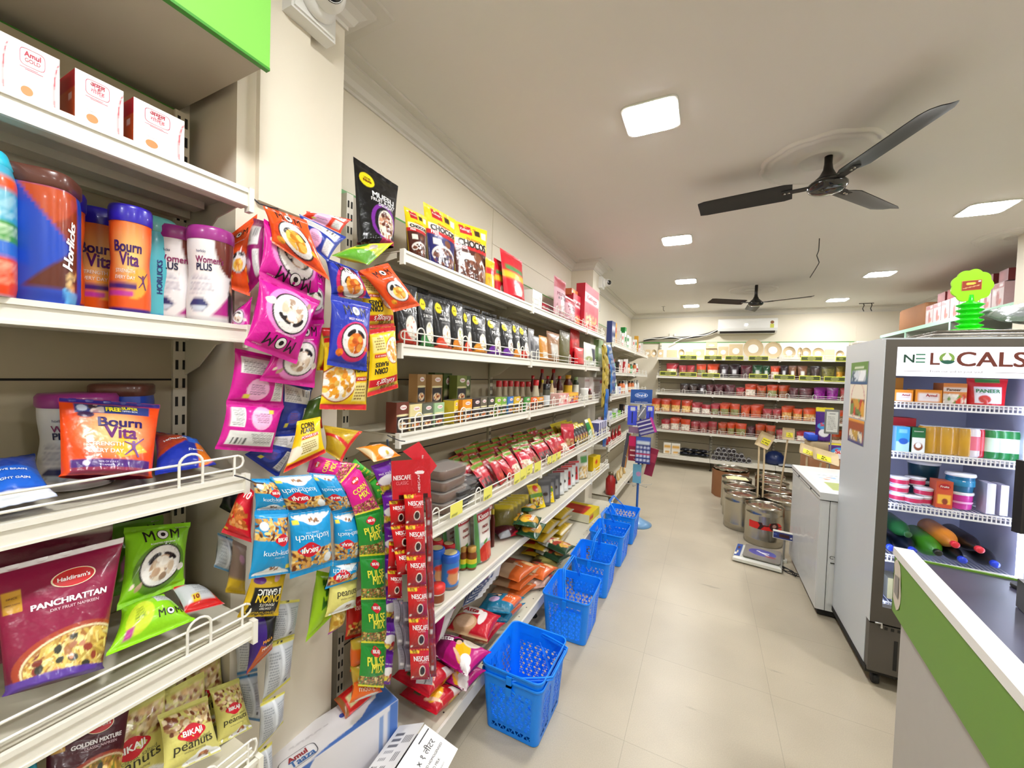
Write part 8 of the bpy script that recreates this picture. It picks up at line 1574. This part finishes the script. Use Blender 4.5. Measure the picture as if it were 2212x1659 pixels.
BR = [('second', 1.593, .17, [(350, 455, 'r_w', 535), (470, 545, 'r_p', 570), (545, 622, 'r_p', 570), (638, 735, 'o_g', 555), (740, 850, 'o_w', 555), (855, 950, 'k_b', 560), (952, 1052, 'k_b', 550), (1058, 1170, 'm_b', 570), (1175, 1270, 'g_k', 565), (1270, 1338, 'g_k', 575), (1345, 1430, 'o_w', 580), (1440, 1515, 'k_b', 545), (1517, 1597, 'n_k', 575), (1602, 1700, 'n_k', 575), (1725, 1822, 'k_k', 560), (1830, 1965, 'v_k', 550), (1970, 2040, 'y_k', 580), (2060, 2140, 'k_k', 575)]),
      ('third', 1.298, .15, [(480, 562, 'k_k', 748), (568, 650, 'k_k', 752), (655, 730, 'k_b', 755), (732, 804, 'm_b', 755), (808, 898, 'm_b', 755), (902, 1010, 'm_b', 755), (1015, 1096, 'r_p', 785), (1100, 1210, 'o_w', 752), (1212, 1305, 'o_b', 765), (1310, 1415, 'o_g', 760), (1420, 1512, 'o_b', 765), (1520, 1612, 'm_b', 785), (1617, 1745, 'm_b', 790), (1757, 1873, 'p_m', 785), (1880, 1995, 'p_m', 785), (2010, 2090, 'r_p', 790)]),
      ('fourth', .956, .15, [(205, 292, 'o_y', 893), (300, 388, 'o_y', 893), (395, 488, 'o_y', 900), (494, 586, 'o_y', 908), (592, 678, 'r_w', 930), (684, 772, 'r_w', 945), (774, 857, 'r_g', 940), (861, 955, 'o_g', 935), (957, 1054, 'o_g', 938), (1062, 1151, 'o_r', 955), (1155, 1264, 'o_r', 950), (1268, 1361, 'r_p', 985), (1362, 1446, 'r_p', 992), (1448, 1555, 'o_t', 965), (1559, 1651, 'o_t', 985), (1655, 1775, 'o_t', 985), (1800, 1880, 'o_t', 985), (1960, 2050, 'o_b', 1000)]),
      ('fifth', .638, .15, [(300, 382, 'r_w', 1090), (388, 478, 'o_w', 1075), (486, 582, 'o_w', 1085), (582, 663, 'r_p', 1110), (665, 745, 'r_p', 1120), (750, 835, 'r_p', 1108), (843, 926, 'o_b', 1122), (930, 1006, 'o_g', 1122), (1008, 1118, 'o_g', 1125), (1120, 1196, 'm_b', 1160), (1200, 1294, 'o_b', 1135), (1298, 1393, 'o_b', 1145), (1398, 1482, 'r_p', 1190), (1590, 1690, 'r_w', 1205), (1700, 1790, 'r_p', 1205), (1920, 2020, 'o_b', 1200)])]
seen = set()
for nm, z, hh, its in BR:
    for rank in (0, 1):
        for k, (a, b_, kd, yt) in enumerate(its):
            if rank and (k % 3 == 2 or nm == 'second' and k % 2): continue
            src, ds = PT[kd]; first = kd not in seen; o = src if first else copy_tree(src); seen.add(kd)
            y = YS+.115*rank; xc, w_ = bx(C5(a), C5(b_), R5(yt+60), y); 
            if rank: xc += .03
            h = at(C5((a+b_)/2), R5(yt), y=YS)[2]-z; h = min(max(h, .12), .22)
            put(o, (xc, y, z), .12*math.sin(k*2.1+rank), '%s, %s from left, %s rank, %s back-wall shelf' % (ds, ORD[k], ['front', 'rear'][rank], nm), 'pouch', '%s pouches on the %s back-wall shelf' % (['front', 'rear'][rank], nm)); o.scale = (w_/.13*.98, 1, h*(1+.06*rank)/.165)
z1b = 1.918
def plate(kind, x0, x1, yt, lab, col='#b09a7a', k=0):
    xc, w_ = bx(C5(x0), C5(x1), R5(yt+40)); h = at(C5((x0+x1)/2), R5(yt), y=YS)[2]-z1b; h = max(h, .05)
    o = empty('leaf_plate', (xc, YS+.02, z1b), rot=(-.12, 0, 0)); tag(o, lab, 'plate', 'leaf plates and trays on the top back-wall shelf'); b = MB()
    if kind == 'round':
        r = min(w_, h)/2*1.0; n = 30; b.lathe([(0, .0), (r*.7, .0), (r*.9, .012), (r, .02)], n=n, col=col, m='areca', cap=False); b.lathe([(0, -.006), (r*.7, -.006), (r*.92, .006), (r, .02)], n=n, col=col, m='areca', cap=False)
        if w_ > 0: b.xform(lambda v: np.c_[v[:, 0]*w_/(2*r), -v[:, 2], v[:, 1]*h/(2*r)+h/2])
        zc = h/2
    else:
        b.rbox(0, 0, 0, w_, h, .02, .012, col, 'areca'); b.xform(lambda v: np.c_[v[:, 0], -v[:, 2], v[:, 1]+h/2]); zc = h/2
    b.build('plate_body', o)
    if kind != 'plain':
        b = MB(); r = min(w_, h)*.26; b.lathe([(0, 0), (r, .0)], n=22, col='#e8e6e0', m='print', cap=False); yy = -.003 if kind == 'round' else -.022; b.xform(lambda v: np.c_[v[:, 0], v[:, 2]+yy, v[:, 1]+zc]); b.build('label', o)
    return o
PL = [('sq', 150, 200, 420, 'small brown box-like tray at the far left of the top back shelf', '#8a6a58'), ('round', 202, 258, 420, 'small round pale plate, far left', '#d8d4c8'), ('sq', 270, 322, 422, 'small square clear-rimmed tray left of the flat brown stack', '#c8c4b4'), ('plain', 355, 452, 425, 'flat brown stack of trays without a label', '#6a5248'), ('round', 465, 525, 418, 'small round plate with a white centre', '#b8b4a8'), ('plain', 532, 600, 440, 'low curved brown tray', '#8a7458'), ('sq', 605, 714, 418, 'wide low tray left of the stacked square trays', '#b8987c'), ('sq', 728, 838, 410, 'lower of the two stacked square trays', '#a88868'), ('sq', 848, 945, 392, 'square pale tray right of the stacked pair', '#b8ac98'), ('sq', 952, 1085, 368, 'large square brown tray before the big round plates', '#9c7c64'),
      ('round', 1090, 1285, 318, 'largest round leaf plate, in the middle of the top back shelf', '#c8aa78'), ('round', 1290, 1460, 345, 'second large round leaf plate with a dark stripe', '#a8947c'), ('round', 1466, 1590, 390, 'medium brown round plate', '#86684c'), ('round', 1604, 1660, 400, 'striped bowl leaning behind the white-centred one', '#a89078'), ('round', 1640, 1738, 402, 'striped bowl with a bright white centre', '#c8b498'), ('round', 1748, 1865, 403, 'olive round leaf plate near the right end', '#9a9260'), ('plain', 1868, 1962, 420, 'brown curved box with no label', '#7a564c'), ('round', 1972, 2055, 430, 'round plate next to the fridge edge', '#c8c4b0')]
for t in PL: plate(t[0], t[1], t[2], t[3], t[4], t[5])
o = plate('sq', 728, 838, 352, 'upper of the two stacked square trays', '#b09070'); o.location.z = at(C5(783), R5(411), y=YS)[2]; o.scale = (1, 1, (at(C5(783), R5(352), y=YS)[2]-o.location.z)/(at(C5(783), R5(352), y=YS)[2]-z1b))
mat('sign_green', '#3a4420', .4)
def sign(x0, x1, y0, y1, row_, k, z):
    xc, w_ = bx(C5(x0), C5(x1), R5(y1), YS-.05); c = at(C5((x0+x1)/2), R5((y0+y1)/2), y=YS-.05); o = empty('shelf_sign', c); tag(o, 'dark green yellow-bordered sign, %s from left on the %s back shelf' % (ORD[k], row_), 'sign', 'yellow-bordered signs on the %s back shelf' % row_)
    b = MB(); b.box(-w_/2, w_/2, -.002, .004, -.037, .037, col='#e6ea50', m='plastic'); b.build('border', o)
    b = MB(); b.box(-w_/2+.007, w_/2-.007, -.0035, -.002, -.026, .026, col='#4a5224', m='print'); S, wm, hm = plane_S((-w_/2, -.004, -.03), (w_, 0, 0), (0, 0, .06)); disc(b, S, .5, .5, .2, wm, hm, '#8a8c50', .0004, sy=.6, n=14); b.build('sign_face', o)
for k, q in enumerate([(480, 642), (712, 882), (914, 1088), (1138, 1326), (1635, 1842), (1968, 2075)]): sign(*q, 470+k*3, 520+k*3, 'top', k, 0)
for k, q in enumerate([(290, 446), (478, 640), (690, 860), (1140, 1320), (1378, 1576), (1620, 1822), (1857, 2065)]): sign(*q, 630+k*9, 668+k*9, 'second', k, 0)
# base of the back wall
zb_ = .214
YW = gbox('#e8e4d8', '#d8a02a', .19, .14)
for k, (a, b_) in enumerate([(325, 395), (400, 482)]): o = YW if k == 0 else copy_tree(YW); xc, w_ = bx(C5(a), C5(b_), R5(1350), 7.5); put(o, (xc, 7.5, zb_), .1, ['left', 'right'][k]+' white and yellow pack on the base shelf of the back wall', 'pack'); o.scale = (w_/.14, 1.6, 1)
BG = None
for k in range(6):
    q = [(-.11, .08, 0), (.11, .08, 0), (.11, -.08, 0), (-.11, -.08, 0)]
    if BG is None: mb = MB(); packet(mb, q, .06, art('#33343a', [('foodr', 0, 0, 1, 1, ['#4a4c52', '#1c1d22', '#8a8c92'], 30, .15)], .7), 20, 16, 3, m='foil'); BG = mb.build('foil_bag'); o = BG
    else: o = copy_tree(BG)
    xc, _ = bx(C5(500+45*(k % 3)*1.9), C5(560+45*(k % 3)*1.9), R5(1400), 7.5); put(o, (xc, 7.52+.02*(k//3), zb_+.035+.06*(k//3)), .4*math.sin(k*2), 'dark shiny bag on the back base shelf, %s one of the %s layer' % (['left', 'middle', 'right'][k % 3], ['lower', 'upper'][k//3]), 'bag', 'dark shiny bags piled on the back base shelf')
CU = empty('plastic_cup_sleeve'); b = MB(); b.lathe([(.030, 0), (.033, .002), (.034, .22), (.036, .225), (.030, .226), (.028, .2)], n=14, col='#a8a6a8', m='plastic', cap=False); b.lathe([(0, .18), (.029, .182)], n=14, col='#5a565c', m='plastic', cap=False); b.xform(lambda v: np.c_[v[:, 0], .11-v[:, 2], v[:, 1]]); b.build('cups', CU)
for k in range(18):
    lv = 0 if k < 8 else 1 if k < 14 else 2; i = [k, k-8, k-14][lv]; o = CU if k == 0 else copy_tree(CU)
    x = .165+.074*i+.037*lv; put(o, (x, 7.5+.01*math.sin(k*3), zb_+.037+.064*lv), .08*math.sin(k*1.7), 'sleeve of plastic cups lying end-on, %s from the left in the %s layer' % (ORD[i], ['bottom', 'middle', 'top'][lv]), 'cup sleeve', 'sleeves of plastic cups on the back base shelf')
o = tag(empty('blue_sack', (1.05, 7.62, zb_)), 'crumpled navy blue sack behind the plastic cups', 'sack'); b = MB(); b.lathe([(.10, 0), (.14, .03), (.13, .12), (.08, .19), (.03, .21)], n=18, col='#1a2a5a', m='film', sx=1.1); b.build('sack_body', o)
q = [(-.16, .1, 0), (.16, .1, 0), (.16, -.1, 0), (-.16, -.1, 0)]; mb = MB(); packet(mb, q, .03, art('#c8ccd0', [], .6), 18, 16, 6, m='foil'); put(mb.build('foil_sheet'), (1.24, 7.5, zb_+.02), 0, 'flat silver packs at the right of the back base shelf', 'pack')
o = tag(empty('tray_stack', (2.12, 7.52, z1b)), 'tall stack of flat wrapped trays on the top back shelf by the fridge', 'trays')
for i in range(6): b = MB(); b.rbox(0, 0, i*.045, .33, .24, .04, .02, ['#8f8078', '#b8b0a8'][i % 2], 'film_soft'); b.build('tray', o)

# ================================================================== RIGHT SIDE: cartons, pouches, fridge goods
support('carton', 'brown cardboard carton on top of the mint-edged shelf, far end', 2.22, 2.6, 6.15, 6.85, 2.256, 2.52, '#7a4a34')
JK = empty('snack_pouch_box'); b = MB(); flat_box(b, .15, .22, .20, {'front': art('#d8c4c4', [('e', .5, .35, .14, .42, '#a83a34'), ('e', .7, .2, .12, .16, '#c8502c'), ('r', 0, .78, 1, 1, '#b85a60'), ('r', .1, .5, .3, .7, '#f4f0f0'), ('r', .6, .82, .9, .95, '#f0e8e8')], 1.3), 'side': '#c89a9c', 'top': '#a84a50'}, 16, 'film'); b.build('printed_box', JK)
b = MB(); b.box(-.078, .078, -.113, .113, 0, .204, col='#e8e4e6', m='clear'); b.build('clear_wrap', JK)
for k in range(8): o = JK if k == 0 else copy_tree(JK); put(o, (2.32, 6.03-.165*k, 2.256), -RX, 'red and white wrapped box on the mint-edged shelf, %s from the brown carton' % ORD[k], 'box', 'red and white wrapped boxes on the mint-edged shelf')
RDB = carton('snack_box', .15, .22, .10, {'front': art('#7a2a2c', [('r', .1, .3, .6, .7, '#a84a48')], .7), 'side': '#6a2224', 'top': '#7a2a2c'}, n=6)
for k in range(6): o = RDB if k == 0 else copy_tree(RDB); put(o, (2.34, 5.85-.2*k, 2.463), -RX+.1*math.sin(k), 'dark red box stacked on the wrapped boxes, %s from the far end' % ORD[k], 'box', 'dark red boxes of the upper layer')
for k, (y, z, l) in enumerate([(6.9, 1.873, 'dark plastic bags in a cubby below the brown carton'), (5.0, 1.873, 'black crate in the nearest cubby above the fridge')]): support('dark_bag', l, 2.3, 2.6, y-.2, y+.2, z, z+.2, '#2a2624', 'rubber')
FYS = FY0+.17
FYF = FYS-.03
def fx(px0, px1, py, y=FYF): a, b_ = at(px0, py, y=y), at(px1, py, y=y); return (a[0]+b_[0])/2, b_[0]-a[0]
def fbox(px0, px1, pt, zi, lab, front, side='#d8902a', d=.1, T=None, dy=0, cat='carton', name='dairy_carton', z=None, h=None, n=20):
    z = SHZ[zi]+.002 if z is None else z; xc, w_ = fx(px0, px1, pt+15); h = h or at((px0+px1)/2, pt, y=FYF)[2]-z; b = MB(); f = flat_box(b, w_*.97, d, h, {'front': front, 'side': side, 'top': side}, n)
    if T: T(b, f)
    o = empty(name, (xc, FYF+d/2+dy, z)); tag(o, lab, cat); b.build('pack_body', o); return o
AMc = art('#e08a1c', [('r', .1, .15, .9, .75, '#efe6e0'), ('r', .3, .4, .8, .44, '#c8b0a8')], .7); AMt = ft(('Amul', .6, .6, .42, '#a8202c', .03))
fbox(1932, 1973, 842, 0, 'orange cheese carton at the left of the top fridge shelf', AMc, T=AMt); fbox(1977, 2036, 842, 0, 'orange cheese carton, second on the top fridge shelf', AMc, T=AMt)
fbox(1940, 1976, 822, 0, 'orange carton in the rear row of the top fridge shelf', '#d8902a', dy=.13, z=SHZ[0]+.002, h=.13); fbox(2037, 2090, 828, 0, 'paneer carton with vegetables printed, top fridge shelf', art('#d8843a', [('r', 0, .6, 1, .8, '#e8dccc'), ('foodr', 0, .02, 1, .5, ['#d83a1c', '#e8e0c8', '#6a9a3a', '#f0ead8'], 30, .12)], .7), '#b86a34', T=ft(('Paneer', .45, .7, .6, '#6a3a1c', .03)))
xc, w_ = fx(2096, 2188, 850); o = pouch('paneer_pouch', w_, .135, .06, d_generic('#d01c24', [('PANEER', .5, .55, .6, '#2f8a4a', .03)], [('r', .15, .1, .85, .7, '#ece8ea'), ('e', .4, .25, .16, .14, '#c83a34'), ('r', .2, .85, .8, 1, '#3a8a3a')], 3), 44, 36); put(o, (xc, FYF+.04, SHZ[0]+.002), 0, 'red and white paneer pouch on the top fridge shelf', 'pouch')
fbox(1936, 1966, 922, 1, 'pale blue milk carton on the second fridge shelf', art('#3a9ad8', [('r', 0, 0, 1, .4, '#a8d0e8'), ('e', .55, .42, .36, .2, '#2456b0'), ('r', .2, .75, .8, .9, '#7ac0e8')], 1.6), '#8ac0dc', d=.07); fbox(1970, 2000, 924, 1, 'green and white coconut carton on the second fridge shelf', art('#1f6a3c', [('r', 0, 0, 1, .6, '#e8ece8'), ('e', .5, .25, .34, .24, '#8a4a28'), ('e', .5, .3, .22, .16, '#f0f0ec')], 1.5), '#1c5a34', d=.07, T=ft(('DAAWAT', .5, .85, .7, '#e8f0e8', .02)))
fbox(1934, 2000, 905, 1, 'red carton lying across the back behind the milk cartons', '#b01c2c', '#a01826', dy=.1, z=SHZ[1]+.002, h=.17)
CN = bottle('drink_can', [(.024, 0), (.031, .008), (.031, .112), (.026, .122)], '#c8962a', [(.027, .121), (.027, .124), (0, .122)], '#c8ccd0', n=22); CN.name = 'drink_can'
def can(col, band, lab, x, y, z, first=None, grp=None):
    o = first or bottle('drink_can', [(.024, 0), (.031, .008), (.031, .112), (.026, .122)], col, [(.027, .121), (.027, .124), (0, .122)], '#c8ccd0', bands=[(.0313, .03, .09, band)] if band else [], n=22)
    put(o, (x, y, z), 0, lab, 'can', grp); o.scale = (1.15, 1.15, 1.15); return o
for k in range(5): can(0, 0, 'gold drink can on the second fridge shelf, %s from the left' % ORD[k], fx(2010+20*k, 2012+20*k, 950)[0], FYF+.04+.012*(k % 2), SHZ[1]+.002, CN if k == 0 else copy_tree(CN), 'gold drink cans in the fridge')
can('#e4dcdc', '#d86a7a', 'white and pink drink can right of the gold ones', fx(2098, 2100, 950)[0]+.012, FYF+.04, SHZ[1]+.002); can('#c01428', '#d84a54', 'red cola can on the second fridge shelf', fx(2121, 2123, 950)[0], FYF+.05, SHZ[1]+.002)
for k, px in enumerate((2150, 2172, 2196)): can('#1f7a3a', '#c8dcc8', 'green and white drink can, %s from the left at the shelf end' % ORD[k], fx(px, px+2, 950)[0], FYF+.04, SHZ[1]+.002, None, 'green drink cans in the fridge')
def tub(w_, h, col, lid='#e6e8ee', bands=()): return bottle('dairy_tub', [(w_*.42, 0), (w_*.44, .003), (w_*.48, h*.85)], col, [(w_*.5, h*.84), (w_*.52, h*.9), (w_*.5, h), (0, h)], lid, bands=bands, n=24)
cu = tub(.085, .042, '#d8d4dc', bands=[(.0405, .008, .028, '#c8305a')])
for k, (px, lv, dy, l) in enumerate([(1948, 0, 0, 'bottom cup of the left stack'), (1948, 1, 0, 'middle cup of the left stack'), (1948, 2, 0, 'top cup of the left stack'), (1976, 0, -.02, 'low cup between the two stacks, in front'), (2000, 0, 0, 'bottom cup of the right stack'), (2004, 1, 0, 'middle cup of the right stack'), (1992, 2, .04, 'top cup of the right stack, set back')]):
    o = cu if k == 0 else copy_tree(cu); put(o, (fx(px, px+2, 1080)[0], FYF+.05+dy, SHZ[2]+.003+.043*lv), 0, 'small pink and white dessert cup, '+l, 'cup', 'dessert cups on the third fridge shelf'); o.scale = (.95, .95, 1) if lv != 3 else (1, 1, 1)
fbox(2022, 2060, 1040, 2, 'orange and red juice carton between the dessert cups and the tubs', art('#c8502c', [('r', .1, .15, .9, .5, '#e8b03a'), ('e', .5, .8, .36, .16, '#b01c24'), ('e', .55, .25, .18, .16, '#8a3a24')], 1.4), '#b8543a', d=.07, T=ft(('Fruits', .5, .8, .5, '#f4e4d8', .03)))
t1 = tub(.125, .085, '#d23aa0', bands=[(.0605, .03, .04, '#e8b0d8')]); xc, _ = fx(2062, 2112, 1080); put(t1, (xc, FYF+.06, SHZ[2]+.003), 0, 'pink tub under the blue curd tub', 'tub'); t1.scale = (.8, .8, 1)
t2 = tub(.13, .09, '#1c6a94', bands=[(.0635, .03, .06, '#2a86b0')]); b = MB(); S, wm, hm = lathe_surface([(.056, 0), (.063, .085)]); put_text(b, S, wm, hm, 'Dahi', .55, .55, .26, '#f0f4f4', .03, off=.0025); b.build('lettering', t2); put(t2, (xc, FYF+.06, SHZ[2]+.090), 0, 'blue curd tub stacked on the pink tub', 'tub'); t2.scale = (.82, .82, 1)
t3 = tub(.13, .10, '#143c4c'); put(t3, (fx(2015, 2040, 1080)[0], FYF+.2, SHZ[2]+.003), 0, 'dark teal tub at the back of the third fridge shelf', 'tub'); t4 = copy_tree(t3); put(t4, (fx(2015, 2040, 1080)[0]+.01, FYF+.2, SHZ[2]+.105), 0, 'dark teal tub on top of the rear one', 'tub')
for k in range(2): fbox(2132+30*k, 2152+28*k, 1045+4*k, 2, 'pale carton at the right of the third fridge shelf, %s of two' % ORD[k], '#c8c6d4', '#b8b4c4', d=.08)
def pet(lab, px, py, zi, col, capc, r, dx=0, yaw=0, lift=0):
    o = empty('drink_bottle', (0, 0, 0)); tag(o, lab, 'bottle', 'bottles lying caps outward in the fridge'); b = MB(); t = np.linspace(0, 1, 14); pr = [(r*.8, 0), (r, .02), (r, .18)]+[(r*(1-.82*q**1.6)+.0, .18+.09*q) for q in t[1:]]; b.lathe(pr, n=24, col=col, m='plastic'); b.xform(lambda v: np.c_[v[:, 0], -v[:, 2], v[:, 1]]); b.build('bottle_body', o)
    b = MB(); b.lathe([(.015, .268), (.016, .27), (.016, .288), (.014, .291), (0, .291)], n=18, col=capc, m='plastic'); b.xform(lambda v: np.c_[v[:, 0], -v[:, 2], v[:, 1]]); b.build('cap', o)
    z = SHZ[zi]+r+.003+lift; c = at(px, py, z=z); o.location = (c[0], FY0+.085+.295, z); o.rotation_euler = (0, 0, yaw); o.location.x = at(px, py, y=FY0+.10)[0]-.0+.29*math.sin(-yaw); return o
for px, py, col, cp, r, lf, l in [(1925, 1160, '#10182a', '#2a48d8', .036, 0, 'dark cola bottle with a blue cap at the fridge left edge'), (1972, 1170, '#0c1424', '#2a48d8', .042, 0, 'dark cola bottle with a blue cap left of the green one'), (2026, 1190, '#3f8a1c', '#141a14', .052, 0, 'big green drink bottle with a black cap'), (2064, 1156, '#d8862a', '#e02a3c', .046, .06, 'orange drink bottle with a red cap'), (2080, 1190, '#0e0f16', '#2a48d8', .036, 0, 'dark bottle with a blue cap below the orange one'), (2118, 1155, '#120c10', '#e83a4a', .04, .06, 'dark bottle with a red cap on top of the others'), (2150, 1203, '#0e0f16', '#2a48d8', .042, 0, 'dark bottle with a blue cap at the right'), (1962, 1120, '#1c5a2a', '#1c5a2a', .04, .08, 'dark green bottle lying on the left cola bottles')]: pet(l, px, py, 3, col, cp, r, lift=lf)
for k, px in enumerate((1915, 1950)): fbox(px, px+28, 1290-10, 4, ['left', 'right'][k]+' small carton on the lowest fridge shelf behind the counter', ['#b8b48a', '#c83a3a'][k], '#8a8a7a', h=.11)
q = [(-.2, .16, .09), (.2, .14, .12), (.18, -.14, .0), (-.2, -.15, .0)]; mb = MB(); packet(mb, q, .1, art('#7a8a80', [('foodr', 0, 0, 1, 1, ['#3a6a4a', '#c8ccd0', '#2a3a34', '#a8b0b4'], 40, .12)], .8), 40, 34, 6, m='foil', amp=.02); put(mb.build('wrapped_bundle'), (1.47, 2.86, FZ+.09), 0, 'plastic-wrapped greenish bundle on the fridge at the right photo edge', 'bundle')
dtg = d_generic('#4a1f7e', [('Surf', .5, .5, .5, '#d83040', .04)], [('e', .5, .45, .42, .24, '#4a9ad8'), ('e', .45, .25, .3, .25, '#e8e8ee'), ('r', 0, .88, 1, 1, '#e8d82a')], 3)
o = pouch('detergent_pouch', .16, .36, .07, dtg, 30, 50); put(o, (1.14, 5.2, .935), .1, 'purple detergent pouch with a yellow top standing behind the price board', 'pouch'); o = pouch('detergent_pouch', .2, .16, .07, dtg, 30, 30); put(o, (1.25, 5.05, .785), .1, 'shorter purple detergent pouch lower on the carton', 'pouch')
support('folded_sack', 'folded brown checked sack on the carton behind the drums', 1.02, 1.5, 5.12, 5.45, .785, .93, '#a89470', 'rubber'); support('blue_cloth', 'folded bright blue cloth on the sack', 1.0, 1.09, 5.15, 5.4, .935, 1.0, '#1a4ac8', 'rubber')
